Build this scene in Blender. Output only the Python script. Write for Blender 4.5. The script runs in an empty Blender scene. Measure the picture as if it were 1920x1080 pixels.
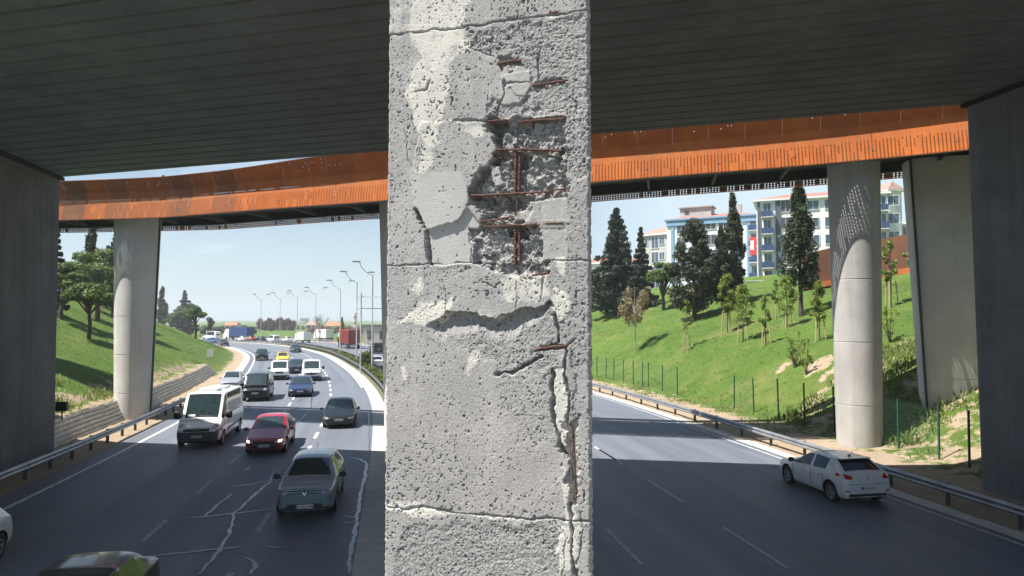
import bpy, bmesh, math, random
import numpy as np
from math import radians, sin, cos, tan, pi, atan2, sqrt, hypot
from mathutils import Vector, Matrix
from mathutils.bvhtree import BVHTree

S = bpy.context.scene
COL = S.collection
rng = random.Random(7)
npr = np.random.default_rng(7)

# ------------------------------------------------------------------ camera
CZ = 6.0
PITCH = math.atan(60 / 1280)
cam_d = bpy.data.cameras.new('camera')
cam = bpy.data.objects.new('camera', cam_d)
COL.objects.link(cam)
cam.location = (0, 0, CZ)
cam.rotation_euler = (pi / 2 + PITCH, 0, 0)
cam_d.sensor_width = 36
cam_d.lens = 24.0
cam_d.clip_start = 0.1
cam_d.clip_end = 9000
S.camera = cam

def ray(px, py):
    a, b = (px - 960) / 1280, (540 - py) / 1280
    return Vector((a, cos(PITCH) - b * sin(PITCH), sin(PITCH) + b * cos(PITCH)))
def P(px, py, Y):
    r = ray(px, py); t = Y / r.y
    return Vector((r.x * t, Y, CZ + r.z * t))
def G(px, py, z=0.0):
    r = ray(px, py); t = (z - CZ) / r.z
    return Vector((r.x * t, r.y * t, z))

# ------------------------------------------------------------------ tagging
def tag(o, label=None, cat=None, group=None, kind=None):
    if label: o['label'] = label
    if cat: o['category'] = cat
    if group: o['group'] = group
    if kind: o['kind'] = kind
    return o
def thing(name, label, cat, loc=(0, 0, 0), rotz=0.0, group=None):
    o = bpy.data.objects.new(name, None); COL.objects.link(o)
    o.location = loc; o.rotation_euler = (0, 0, rotz); o.empty_display_size = .3
    return tag(o, label, cat, group)
def kids(o): return [c for c in bpy.data.objects if c.parent == o]
def copy_tree(o, parent=None, _ch=None):
    if _ch is None:
        _ch = {}
        for c in bpy.data.objects:
            if c.parent: _ch.setdefault(c.parent.name, []).append(c)
    c = o.copy(); COL.objects.link(c)
    if parent: c.parent = parent
    for k in _ch.get(o.name, []): copy_tree(k, c, _ch)
    return c

# ------------------------------------------------------------------ mesh builder
class MB:
    def __init__(s): s.v = []; s.f = []; s.uv = None
    def add(s, vs, fs):
        n = len(s.v); s.v += [tuple(p) for p in vs]; s.f += [tuple(i + n for i in f) for f in fs]; return s
    def box(s, c, d, rz=0.0, M=None):
        x, y, z = d[0] / 2, d[1] / 2, d[2] / 2
        vs = [Vector((a, b, e)) for a in (-x, x) for b in (-y, y) for e in (-z, z)]
        R = M if M is not None else Matrix.Rotation(rz, 3, 'Z')
        vs = [R @ p + Vector(c) for p in vs]
        return s.add(vs, [(0, 1, 3, 2), (4, 6, 7, 5), (0, 4, 5, 1), (2, 3, 7, 6), (0, 2, 6, 4), (1, 5, 7, 3)])
    def tube(s, pts, rad, n=8, cap=True):
        pts = [Vector(p) for p in pts]
        if not hasattr(rad, '__len__'): rad = [rad] * len(pts)
        vs = []; fs = []; prev = None
        for i, p in enumerate(pts):
            t = (pts[min(i + 1, len(pts) - 1)] - pts[max(i - 1, 0)]).normalized()
            if prev is None:
                a = t.orthogonal().normalized()
            else:
                a = (prev - t * prev.dot(t)); a = a.normalized() if a.length > 1e-6 else t.orthogonal().normalized()
            prev = a; b = t.cross(a)
            for k in range(n):
                w = 2 * pi * k / n; vs.append(p + (a * cos(w) + b * sin(w)) * rad[i])
        for i in range(len(pts) - 1):
            for k in range(n):
                fs.append((i * n + k, i * n + (k + 1) % n, (i + 1) * n + (k + 1) % n, (i + 1) * n + k))
        if cap:
            fs.append(tuple(range(n - 1, -1, -1))); m = (len(pts) - 1) * n; fs.append(tuple(range(m, m + n)))
        return s.add(vs, fs)
    def prism(s, poly, lo, hi, axis='z'):
        n = len(poly)
        def mk(a, b, h): return (a, b, h) if axis == 'z' else ((a, h, b) if axis == 'y' else (h, a, b))
        vs = [mk(a, b, lo) for a, b in poly] + [mk(a, b, hi) for a, b in poly]
        fs = [tuple(range(n - 1, -1, -1)), tuple(range(n, 2 * n))] + [(i, (i + 1) % n, n + (i + 1) % n, n + i) for i in range(n)]
        return s.add(vs, fs)
    def ring_loft(s, rings, closed=True, caps=True):
        n = len(rings[0]); vs = [p for r in rings for p in r]; fs = []
        for i in range(len(rings) - 1):
            for k in range(n if closed else n - 1):
                fs.append((i * n + k, i * n + (k + 1) % n, (i + 1) * n + (k + 1) % n, (i + 1) * n + k))
        if caps and closed:
            fs.append(tuple(range(n - 1, -1, -1))); m = (len(rings) - 1) * n; fs.append(tuple(range(m, m + n)))
        return s.add(vs, fs)
    def build(s, name, m, parent=None, smooth=False, sharp=35, fix=True):
        me = bpy.data.meshes.new(name); me.from_pydata(s.v, [], s.f); me.validate()
        if fix:
            bm = bmesh.new(); bm.from_mesh(me); bmesh.ops.recalc_face_normals(bm, faces=bm.faces); bm.to_mesh(me); bm.free()
        if m: me.materials.append(m)
        if smooth:
            me.polygons.foreach_set('use_smooth', [True] * len(me.polygons))
            me.set_sharp_from_angle(angle=radians(sharp))
        o = bpy.data.objects.new(name, me); COL.objects.link(o)
        if parent: o.parent = parent
        return o
def np_mesh(name, V, F, m, parent=None, smooth=False, uv=None):
    """V (n,3); F (k,4) numpy."""
    me = bpy.data.meshes.new(name); k = F.shape[1]
    me.vertices.add(len(V)); me.vertices.foreach_set('co', np.ascontiguousarray(V, dtype=np.float32).ravel())
    me.loops.add(F.size); me.loops.foreach_set('vertex_index', np.ascontiguousarray(F, dtype=np.int32).ravel())
    me.polygons.add(len(F)); me.polygons.foreach_set('loop_start', np.arange(0, F.size, k, dtype=np.int32))
    if uv is not None:
        l = me.uv_layers.new(name='UVMap'); l.data.foreach_set('uv', np.ascontiguousarray(uv[F.ravel()], dtype=np.float32).ravel())
    me.update(calc_edges=True)
    if smooth: me.polygons.foreach_set('use_smooth', np.ones(len(F), dtype=bool))
    if m: me.materials.append(m)
    o = bpy.data.objects.new(name, me); COL.objects.link(o)
    if parent: o.parent = parent
    return o
def fattr(o, name, vals):
    a = o.data.attributes.new(name, 'FLOAT', 'POINT'); a.data.foreach_set('value', np.ascontiguousarray(vals, dtype=np.float32).ravel())

# ------------------------------------------------------------------ materials
class NT:
    def __init__(s, nt): s.nt = nt; s.n = nt.nodes; s.l = nt.links
    def node(s, t, **kw):
        x = s.n.new(t)
        for k, v in kw.items():
            if k.startswith('_'): x.inputs[int(k[1:])].default_value = v
            else: setattr(x, k, v)
        return x
    def link(s, a, b): s.l.new(a, b)
    def set(s, sock, v):
        if isinstance(v, bpy.types.NodeSocket): s.l.new(v, sock)
        else: sock.default_value = v
    def math(s, op, a, b=0.0, c=0.0, clamp=False):
        x = s.n.new('ShaderNodeMath'); x.operation = op; x.use_clamp = clamp
        for i, v in enumerate((a, b, c)): s.set(x.inputs[i], v)
        return x.outputs[0]
    def mix(s, f, a, b):
        x = s.n.new('ShaderNodeMix'); x.data_type = 'RGBA'; x.clamp_factor = True
        s.set(x.inputs[0], f); s.set(x.inputs[6], rgba(a)); s.set(x.inputs[7], rgba(b)); return x.outputs[2]
    def noise(s, vec, scale, detail=5, rough=.55, dist=0.0):
        x = s.n.new('ShaderNodeTexNoise'); x.inputs['Scale'].default_value = scale; x.inputs['Detail'].default_value = detail
        x.inputs['Roughness'].default_value = rough; x.inputs['Distortion'].default_value = dist
        if vec is not None: s.l.new(vec, x.inputs['Vector'])
        return x.outputs['Fac']
    def ramp(s, f, lo, hi):
        x = s.n.new('ShaderNodeMapRange'); x.inputs[1].default_value = lo; x.inputs[2].default_value = hi; x.clamp = True
        s.set(x.inputs[0], f); return x.outputs[0]
    def map(s, vec, sc=(1, 1, 1), loc=(0, 0, 0)):
        x = s.n.new('ShaderNodeMapping'); x.inputs['Scale'].default_value = sc; x.inputs['Location'].default_value = loc
        s.l.new(vec, x.inputs['Vector']); return x.outputs[0]
    def attr(s, name):
        x = s.n.new('ShaderNodeAttribute'); x.attribute_name = name; return x
    def bump(s, h, strength, dist=.02, normal=None):
        x = s.n.new('ShaderNodeBump'); x.inputs['Strength'].default_value = strength; x.inputs['Distance'].default_value = dist
        s.l.new(h, x.inputs['Height'])
        if normal is not None: s.l.new(normal, x.inputs['Normal'])
        return x.outputs[0]
def rgba(c):
    if isinstance(c, bpy.types.NodeSocket): return c
    return (c[0], c[1], c[2], 1.0)
def new_mat(name):
    m = bpy.data.materials.new(name); m.use_nodes = True; t = NT(m.node_tree)
    b = m.node_tree.nodes['Principled BSDF']
    return m, t, b
def mat(name, c, c2=None, rough=.6, metal=0.0, scale=4.0, bump=0.0, bscale=None, coat=0.0, spec=.5, lo=.35, hi=.65, emit=0.0, coord='Object', stretch=(1, 1, 1), r2=None):
    m, t, b = new_mat(name)
    tc = t.node('ShaderNodeTexCoord').outputs[coord]
    v = t.map(tc, stretch)
    b.inputs['Roughness'].default_value = rough; b.inputs['Metallic'].default_value = metal
    b.inputs['Coat Weight'].default_value = coat; b.inputs['Coat Roughness'].default_value = .04
    b.inputs['Specular IOR Level'].default_value = spec
    if c2 is None: c2 = tuple(x * .82 for x in c)
    f = t.ramp(t.noise(v, scale), lo, hi)
    t.link(t.mix(f, c, c2), b.inputs['Base Color'])
    if r2 is not None:
        t.link(t.math('MULTIPLY_ADD', f, r2 - rough, rough), b.inputs['Roughness'])
    if bump: t.link(t.bump(t.noise(v, bscale or scale * 4, 6), bump), b.inputs['Normal'])
    if emit:
        b.inputs['Emission Color'].default_value = rgba(c); b.inputs['Emission Strength'].default_value = emit
    return m
M = {}
# ------------------------------------------------------------------ road reference curve (left edge of the median)
KN = [(9.5, -60), (2.7, -20), (-.7, 0), (-4.1, 20), (-6.4, 33), (-9.5, 48), (-13.7, 64), (-20.6, 86), (-36.5, 128), (-58.5, 167), (-86, 193), (-125, 210), (-180, 217), (-260, 220), (-420, 222)]
def catmull(kn, step):
    kn = [Vector(k) for k in kn]; out = []
    for i in range(len(kn) - 1):
        p0 = kn[i - 1] if i > 0 else kn[i] * 2 - kn[i + 1]
        p1, p2 = kn[i], kn[i + 1]
        p3 = kn[i + 2] if i + 2 < len(kn) else kn[i + 1] * 2 - kn[i]
        t0 = 0; t1 = (p1 - p0).length ** .5; t2 = t1 + (p2 - p1).length ** .5; t3 = t2 + (p3 - p2).length ** .5
        n = max(2, int((p2 - p1).length / step))
        for j in range(n):
            t = t1 + (t2 - t1) * j / n
            A1 = p0 * ((t1 - t) / (t1 - t0)) + p1 * ((t - t0) / (t1 - t0))
            A2 = p1 * ((t2 - t) / (t2 - t1)) + p2 * ((t - t1) / (t2 - t1))
            A3 = p2 * ((t3 - t) / (t3 - t2)) + p3 * ((t - t2) / (t3 - t2))
            B1 = A1 * ((t2 - t) / (t2 - t0)) + A2 * ((t - t0) / (t2 - t0))
            B2 = A2 * ((t3 - t) / (t3 - t1)) + A3 * ((t - t1) / (t3 - t1))
            out.append(B1 * ((t2 - t) / (t2 - t1)) + B2 * ((t - t1) / (t2 - t1)))
    out.append(kn[-1]); return out
_rp = np.array([tuple(p) for p in catmull(KN, .25)])
for _ in range(60):
    _rp[1:-1] = .25 * _rp[:-2] + .5 * _rp[1:-1] + .25 * _rp[2:]
_sl = np.concatenate([[0], np.cumsum(np.linalg.norm(np.diff(_rp, axis=0), axis=1))])
_n = int(_sl[-1] / .5); _su = np.linspace(0, _sl[-1], _n)
RP = np.stack([np.interp(_su, _sl, _rp[:, 0]), np.interp(_su, _sl, _rp[:, 1])], 1)
RT = np.gradient(RP, axis=0); RT /= np.linalg.norm(RT, axis=1)[:, None]
for _ in range(30): RT[1:-1] = .25 * RT[:-2] + .5 * RT[1:-1] + .25 * RT[2:]
RT /= np.linalg.norm(RT, axis=1)[:, None]
RN = np.stack([-RT[:, 1], RT[:, 0]], 1)
RS = np.concatenate([[0], np.cumsum(np.linalg.norm(np.diff(RP, axis=0), axis=1))])
_i0 = int(np.argmin(np.abs(RP[:, 1]))); RS = RS - RS[_i0]      # s = 0 abreast of the camera
def road(s, o):
    """point at arc length s, offset o to the left of the reference curve; and the tangent."""
    x = np.interp(s, RS, RP[:, 0]); y = np.interp(s, RS, RP[:, 1])
    nx = np.interp(s, RS, RN[:, 0]); ny = np.interp(s, RS, RN[:, 1])
    return Vector((x + nx * o, y + ny * o, 0)), Vector((ny, -nx, 0))
def offs(xy):
    xy = np.asarray(xy, dtype=np.float64).reshape(-1, 2); o = np.empty(len(xy)); s = np.empty(len(xy))
    for a in range(0, len(xy), 20000):
        q = xy[a:a + 20000]
        d2 = (q[:, None, 0] - RP[None, ::2, 0]) ** 2 + (q[:, None, 1] - RP[None, ::2, 1]) ** 2
        i = np.argmin(d2, 1) * 2; df = q - RP[i]
        o[a:a + 20000] = (df * RN[i]).sum(1); s[a:a + 20000] = RS[i] + (df * RT[i]).sum(1)
    return o, s
LLINE = 11.5; LASPH = 12.5; MED0 = -.3; MED1 = -3.0; RLINE = -17.2; RASPH = -17.9; RRAIL = -18.3
_LV = ([-20, .9, 1.4, 3.3, 3.92, 4.6, 24, 40, 80, 400], [-.03, -.03, .03, .06, .08, 1.25, 9.2, 10.4, 11, 11])
_RV = ([-.6, -.2, 4.3, 5.2, 10.8, 22, 46, 60, 400], [-.03, .02, .25, .55, 4.1, 7.9, 13.2, 13.6, 13.6])
def vnoise(x, y, seed):
    r = np.random.default_rng(seed).random((256, 256)); xi = np.floor(x).astype(int); yi = np.floor(y).astype(int)
    fx = x - xi; fy = y - yi; fx = fx * fx * (3 - 2 * fx); fy = fy * fy * (3 - 2 * fy)
    g = lambda a, b: r[a % 256, b % 256]
    return (g(xi, yi) * (1 - fx) + g(xi + 1, yi) * fx) * (1 - fy) + (g(xi, yi + 1) * (1 - fx) + g(xi + 1, yi + 1) * fx) * fy
def fbm(x, y, seed, oct=4, gain=.5):
    a = 1; t = 0; n = 0
    for k in range(oct):
        t = t + a * vnoise(x * 2 ** k, y * 2 ** k, seed + k); n += a; a *= gain
    return t / n
def sstep(x, a, b):
    t = np.clip((x - a) / (b - a), 0, 1); return t * t * (3 - 2 * t)
def height(xy):
    xy = np.asarray(xy, dtype=np.float64).reshape(-1, 2)
    o, s = offs(xy)
    zl = np.interp(o - LLINE, *_LV); zr = np.interp(-o + RRAIL, *_RV)
    zl2 = np.interp(o - LLINE, [-20, .9, 1.4, 3.0, 24, 40, 80, 400], [-.03, -.03, .03, .08, 9.2, 10.4, 11, 11]); kb = sstep(s, 80, 90); zl = zl * (1 - kb) + zl2 * kb
    gl = 1 - sstep(s, 215, 290); gr = 1 - .97 * sstep(s, 112, 185)
    bump = (fbm(xy[:, 0] * .22, xy[:, 1] * .22, 11, 3) - .5)
    z = np.where(o > LLINE, zl * gl, np.where(o < RRAIL, zr * gr, -.03))
    z = z + bump * np.clip((z - .5) * .5, 0, .7)
    return z
def H1(x, y): return float(height([(x, y)])[0])
def T(px, py, y0=18, y1=260, step=.25):
    """first point of the terrain along the ray through a photograph pixel"""
    r = ray(px, py); ys = np.arange(y0, y1, step)
    X = r.x / r.y * ys; Z = CZ + r.z / r.y * ys
    h = height(np.stack([X, ys], 1)); k = np.argmax(h > Z)
    if not (h > Z).any(): k = len(ys) - 1
    return Vector((X[k], ys[k], h[k]))
def strip(o0, o1, s0, s1, z, ds=1.0, nx=1, zf=None):
    """verts, faces, uv of a strip along the road between two offsets"""
    ss = np.linspace(s0, s1, max(2, int((s1 - s0) / ds) + 1)); oo = np.linspace(o0, o1, nx + 1)
    V = []; U = []
    for s in ss:
        for o in oo:
            p, _ = road(s, o); V.append((p.x, p.y, z)); U.append((o, s))
    m = nx + 1
    F = [(i * m + k, i * m + k + 1, (i + 1) * m + k + 1, (i + 1) * m + k) for i in range(len(ss) - 1) for k in range(nx)]
    return np.array(V), np.array(F)[:, ::-1] if o1 > o0 else np.array(F), np.array(U)
# ------------------------------------------------------------------ terrain, roads, markings
def m_terrain():
    m, t, b = new_mat('grass_and_soil')
    tc = t.node('ShaderNodeTexCoord').outputs['Object']
    n1 = t.ramp(t.noise(tc, .09, 4), .38, .62); n2 = t.ramp(t.noise(tc, .7, 5, .6), .3, .7)
    n3 = t.ramp(t.noise(t.map(tc, (1, 1, 1)), 9, 6, .7), .3, .7); n4 = t.noise(tc, 34, 4, .7)
    g = t.mix(n1, (.050, .108, .016), (.098, .165, .026)); g = t.mix(t.math('MULTIPLY', n2, .75), g, (.128, .178, .044))
    g = t.mix(t.math('MULTIPLY', t.ramp(t.noise(tc, 2.2, 5, .65), .42, .68), .5), g, (.048, .092, .016)); g = t.mix(t.math('MULTIPLY', n3, .42), g, (.034, .075, .011))
    yel = t.ramp(t.noise(tc, .33, 5, .65), .52, .70); g = t.mix(t.math('MULTIPLY', yel, .6), g, (.185, .18, .065))
    d = t.mix(n2, (.36, .285, .205), (.26, .195, .13)); d = t.mix(t.math('MULTIPLY', n3, .6), d, (.44, .36, .26))
    f = t.attr('soil').outputs['Fac']
    f2 = t.ramp(t.math('ADD', f, t.math('MULTIPLY', t.math('SUBTRACT', t.noise(tc, 1.3, 6, .65), .5), 1.6)), .42, .58)
    t.link(t.mix(f2, g, d), b.inputs['Base Color']); b.inputs['Roughness'].default_value = .9; b.inputs['Specular IOR Level'].default_value = .15
    hh = t.math('ADD', t.math('MULTIPLY', t.noise(tc, 5, 5, .7), 1.0), t.math('MULTIPLY', n4, .5))
    t.link(t.bump(hh, .9, .12), b.inputs['Normal'])
    return m
M['terrain'] = m_terrain()
def gaps(lo, hi, step): return list(np.arange(lo, hi, step))
xs = np.array([-4000, -2200, -1200, -700, -420, -300, -230] + gaps(-180, -100, 2.5) + gaps(-100, 70, .8) + gaps(70, 130, 2.5) + [140, 180, 260, 400, 700, 1200, 2200, 4000], dtype=float)
ys = np.array([-1500, -600, -250, -100, -50, -20] + gaps(-10, 18, 2) + gaps(18, 112, .8) + gaps(112, 260, 2.2) + [270, 300, 350, 420, 520, 700, 1000, 1500, 2300, 3400, 5000], dtype=float)
XX, YY = np.meshgrid(xs, ys); pts = np.stack([XX.ravel(), YY.ravel()], 1)
hz = height(pts); oo, ssv = offs(pts)
nx = len(xs); ny = len(ys); idx = np.arange(nx * ny).reshape(ny, nx)
F = np.stack([idx[:-1, :-1], idx[:-1, 1:], idx[1:, 1:], idx[1:, :-1]], -1).reshape(-1, 4)
ground = np_mesh('ground', np.column_stack([pts, hz]), F, M['terrain'], smooth=True)
tag(ground, 'grassy cutting slopes and soil verges on both sides of the road', 'ground', kind='structure')
v = oo - LLINE; w = -oo + RRAIL
soil = np.where(oo > 0, np.interp(v, [0, 3.9, 4.6, 7], [1, 1, .8, 0]), np.interp(w, [-1, 2.0, 3.4, 5.5], [1, 1, .42, 0]))
soil = np.where((oo > 0) & (ssv > 78), soil * np.interp(v, [0, 2.2, 3.4], [1, 1, .25]), soil)
soil = np.maximum(soil, np.where((oo < MED0) & (oo > MED1), .35, 0))
soil = np.maximum(soil, np.where((oo > 0) & (v < 13) & (ssv < 43), .52, 0) * np.interp(v, [3, 5, 9, 13], [1, 1, .9, .0]))
soil = np.maximum(soil, np.where((oo < 0) & (ssv < 36), .50, 0) * np.interp(w, [3, 5, 13, 18], [1, 1, .9, .0]))
# bare earth where the turf has slipped on the right bank
for (a, b_, r) in [(1535, 686, 1.25), (1560, 698, .9), (1472, 690, .7)]:
    q = T(a, b_); d_ = np.hypot(pts[:, 0] - q.x, pts[:, 1] - q.y); soil = np.maximum(soil, np.clip(1.25 - d_ / r, 0, 1))
fattr(ground, 'soil', soil)

def m_asphalt():
    m, t, b = new_mat('asphalt')
    uv = t.node('ShaderNodeUVMap').outputs[0]
    tc = t.node('ShaderNodeTexCoord').outputs['Object']
    streak = t.ramp(t.noise(t.map(uv, (1.5, .018, 1)), 1.0, 5, .6), .35, .65)
    streak2 = t.ramp(t.noise(t.map(uv, (5.0, .05, 1)), 1.0, 4, .6), .3, .7)
    blot = t.ramp(t.noise(tc, .35, 5, .6), .35, .65); fine = t.ramp(t.noise(tc, 60, 3, .7), .3, .7)
    c = t.mix(streak, (.114, .136, .176), (.145, .168, .209)); c = t.mix(t.math('MULTIPLY', streak2, .35), c, (.10, .105, .118))
    c = t.mix(t.math('MULTIPLY', blot, .3), c, (.175, .178, .185)); c = t.mix(t.math('MULTIPLY', fine, .25), c, (.07, .073, .08))
    oil = t.ramp(t.noise(t.map(uv, (.55, .03, 1), (3, 7, 0)), 1.0, 3), .56, .72); c = t.mix(t.math('MULTIPLY', oil, .45), c, (.06, .063, .07))
    su = t.node('ShaderNodeSeparateXYZ'); t.link(uv, su.inputs[0]); fr_ = t.math('FRACT', t.math('DIVIDE', t.math('SUBTRACT', su.outputs[0], 1.3), 1.65)); wt = t.ramp(t.math('ABSOLUTE', t.math('SUBTRACT', fr_, .5)), .34, .08)
    c = t.mix(t.math('MULTIPLY', t.math('MULTIPLY', wt, t.ramp(t.noise(t.map(uv, (.4, .05, 1), (1, 5, 0)), 1.0, 4), .3, .7)), .42), c, (.075, .086, .108))
    pt_ = t.ramp(t.noise(t.map(uv, (.5, .12, 1), (8, 3, 0)), 1.0, 2, .4), .60, .62); c = t.mix(t.math('MULTIPLY', pt_, .28), c, (.088, .098, .118))
    t.link(c, b.inputs['Base Color']); b.inputs['Specular IOR Level'].default_value = .45
    t.link(t.math('MULTIPLY_ADD', streak, .14, .50), b.inputs['Roughness'])
    t.link(t.bump(t.noise(tc, 90, 3, .7), .28, .01), b.inputs['Normal'])
    return m
M['asphalt'] = m_asphalt()
V, F, U = strip(MED0, LASPH, -55, 480, 0.0, 1.0, 6)
tag(np_mesh('road', V, F, M['asphalt'], uv=U), 'grey asphalt carriageway with oncoming traffic', 'road', kind='structure')
V, F, U = strip(RASPH, MED1, -55, 480, 0.0, 1.0, 6)
tag(np_mesh('road', V, F, M['asphalt'], uv=U), 'grey asphalt carriageway leading away', 'road', kind='structure')
M['median'] = mat('median_soil', (.085, .10, .04), (.12, .105, .07), rough=.95, scale=1.2, bump=.5, bscale=14)
V, F, U = strip(MED1 - .05, MED0 - .3, -55, 480, .05, 1.0, 3)
V[:, 2] = np.where((np.abs(U[:, 0] - MED1) < .1) | (np.abs(U[:, 0] - MED0 + .3) < .02), -.02, .07)
tag(np_mesh('median_strip', V, F, M['median'], uv=U), 'dark grassy soil strip of the median', 'median', kind='structure')
M['concrete_gutter'] = mat('gutter_concrete', (.50, .48, .43), (.40, .385, .35), .85, scale=1.6, bump=.2, bscale=30)
V, F, U = strip(-.62, .30, -55, 330, 0.006, 1.0, 2)
V[:, 2] = np.where(U[:, 0] < -.25, .012, .006)
tag(np_mesh('concrete_gutter', V, F, M['concrete_gutter'], uv=U), 'pale concrete gutter strip along the median', 'gutter', kind='structure')
V, F, U = strip(12.2, 13.1, 52, 200, 0.035, 1.0, 1)
tag(np_mesh('concrete_gutter', V, F, M['concrete_gutter'], uv=U), 'pale concrete gutter strip below the grassy bank', 'gutter', kind='structure')
V, F, U = strip(RASPH - .25, RASPH + .35, -20, 200, 0.008, 1.0, 1)
tag(np_mesh('concrete_gutter', V, F, M['concrete_gutter'], uv=U), 'pale concrete gutter strip below the guard rail', 'gutter', kind='structure')
def m_paint():
    m, t, b = new_mat('worn_road_paint')
    tc = t.node('ShaderNodeTexCoord').outputs['Object']
    f = t.ramp(t.noise(tc, 7, 6, .75), .36, .56)
    t.link(t.mix(f, (.24, .24, .24), (.74, .74, .72)), b.inputs['Base Color']); b.inputs['Roughness'].default_value = .7
    return m
M['paint'] = m_paint()
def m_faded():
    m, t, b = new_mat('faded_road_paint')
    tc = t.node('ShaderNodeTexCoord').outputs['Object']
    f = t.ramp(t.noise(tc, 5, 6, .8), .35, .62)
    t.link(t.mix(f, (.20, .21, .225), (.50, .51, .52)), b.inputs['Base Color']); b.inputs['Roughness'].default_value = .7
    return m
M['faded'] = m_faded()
def marking(name, label, segs, o, wd, m, z=.010):
    vs = []; fs = []
    for (a, b_) in segs:
        V, F, _ = strip(o - wd / 2, o + wd / 2, a, b_, z, 1.0, 1); n = len(vs)
        vs += [tuple(p) for p in V]; fs += [tuple(int(i) + n for i in f) for f in F]
    x = np_mesh(name, np.array(vs), np.array(fs), m); tag(x, label, 'road marking', kind='structure'); return x
def sof(px, py):
    g = G(px, py); o, s = offs([(g.x, g.y)]); return float(s[0]), float(o[0])
marking('edge_line', 'solid white line along the outer edge of the oncoming carriageway', [(-20, 330)], LLINE, .17, M['paint'])
marking('edge_line', 'solid white line beside the median on the oncoming carriageway', [(62, 330)], .48, .15, M['paint'])
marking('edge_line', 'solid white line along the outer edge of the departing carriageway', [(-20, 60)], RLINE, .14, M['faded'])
marking('edge_line', 'solid white line along the far stretch of the departing carriageway', [(60, 330)], RLINE, .14, M['paint'])
marking('edge_line', 'solid white line beside the median on the departing carriageway', [(-20, 330)], -3.5, .14, M['paint'])
o1 = np.mean([sof(*q)[1] for q in ((285, 1000), (369, 928), (416, 882))]); o2 = np.mean([sof(*q)[1] for q in ((440, 1060), (494, 985), (583, 838))])
def dashes(s0, n, ln, gap): return [(s0 + k * (ln + gap), s0 + k * (ln + gap) + ln) for k in range(n)]
sA = sof(320, 975)[0]; sB = sof(512, 962)[0]
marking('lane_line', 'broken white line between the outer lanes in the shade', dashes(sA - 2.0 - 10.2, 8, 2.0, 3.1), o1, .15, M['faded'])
marking('lane_line', 'broken white line between the outer lanes in the sun', dashes(46, 50, 1.9, 2.1), o1 - .1, .15, M['paint'])
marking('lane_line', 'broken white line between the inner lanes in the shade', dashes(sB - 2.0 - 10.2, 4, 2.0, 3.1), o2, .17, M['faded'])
marking('lane_line', 'broken white line between the inner lanes in the sun', dashes(31.8, 64, 1.9, 2.1), o2 + .05, .17, M['paint'])
p1 = np.mean([sof(*q)[1] for q in ((1135, 851), (1218, 903), (1335, 974))]); p2 = np.mean([sof(*q)[1] for q in ((1133, 988), (1205, 1062))])
sC = sof(1189, 885)[0]
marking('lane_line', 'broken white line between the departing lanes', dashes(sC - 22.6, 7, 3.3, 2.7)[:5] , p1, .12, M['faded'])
marking('lane_line', 'broken white line of the departing lanes out in the sun', dashes(sC + 2.3, 40, 3.0, 3.1), p1, .13, M['paint'])
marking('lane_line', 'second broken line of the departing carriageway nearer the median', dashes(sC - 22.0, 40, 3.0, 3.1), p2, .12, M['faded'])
# bitumen crack sealing
M['sealer'] = mat('crack_sealing', (.035, .037, .042), (.05, .052, .058), rough=.16, scale=6, spec=.9, bump=.15, bscale=25, r2=.3)
def crack(px, wd=.09, m=None, z=.012, jit=.035):
    pts_ = [G(*q) for q in px]; fine = []
    for a, b_ in zip(pts_[:-1], pts_[1:]):
        n = max(2, int((b_ - a).length / .22))
        for k in range(n): fine.append(a.lerp(b_, k / n) + Vector((rng.uniform(-jit, jit), rng.uniform(-jit, jit), 0)))
    fine.append(pts_[-1]); vs = []; fs = []
    for i, p in enumerate(fine):
        t = (fine[min(i + 1, len(fine) - 1)] - fine[max(0, i - 1)]).normalized(); n = Vector((-t.y, t.x, 0))
        e = min(1, (min(i, len(fine) - 1 - i) + .6) / 2.0); h = wd * rng.uniform(.18, .40) * e
        vs += [(p.x + n.x * h, p.y + n.y * h, z), (p.x - n.x * h, p.y - n.y * h, z)]
    for i in range(len(fine) - 1): fs.append((2 * i, 2 * i + 1, 2 * i + 3, 2 * i + 2))
    mb.add(vs, fs)
mb = MB()
for q, wd in [(((517, 880), (505, 905), (470, 935), (438, 965), (430, 1000), (415, 1030), (372, 1078)), .17), (((690, 1), (690, 1)), 0)][:1]:
    crack(q, wd)
crack([(353, 972), (400, 968), (440, 963), (518, 954)], .16, z=.014); crack([(428, 913), (470, 909), (514, 901)], .15, z=.014); crack([(383, 970), (412, 944), (438, 925)], .13, z=.016)
crack([(275, 1044), (345, 1037), (455, 1025)], .15, z=.014); crack([(497, 1024), (525, 1028), (556, 1033)], .15); crack([(457, 1046), (475, 1054), (478, 1064), (470, 1079)], .18); crack([(459, 884), (471, 873)], .10)
mb.build('crack_seal', M['sealer'], fix=False); o = bpy.data.objects['crack_seal']; tag(o, 'web of glossy sealed cracks across the shaded middle lane', 'crack sealing', kind='structure')
mb = MB()
crack([(655, 857), (676, 862), (688, 870), (682, 905), (672, 950), (668, 985), (660, 1020), (654, 1078)], .19); crack([(641, 967), (668, 972)], .14, z=.014); crack([(640, 982), (664, 981)], .10, z=.016)
mb.build('crack_seal', M['sealer'], fix=False); tag(bpy.data.objects['crack_seal.001'], 'long glossy sealed crack beside the median gutter', 'crack sealing', kind='structure')
mb = MB()
crack([(585, 744), (583, 765), (572, 780), (557, 792), (540, 800)], .12); crack([(690, 770), (692, 790), (692, 845)], .08); crack([(556, 754), (566, 748)], .08)
mb.build('crack_seal', M['sealer'], fix=False); tag(bpy.data.objects['crack_seal.002'], 'thin sealed cracks running from the footbridge shadow into the sun', 'crack sealing', kind='structure')
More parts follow.
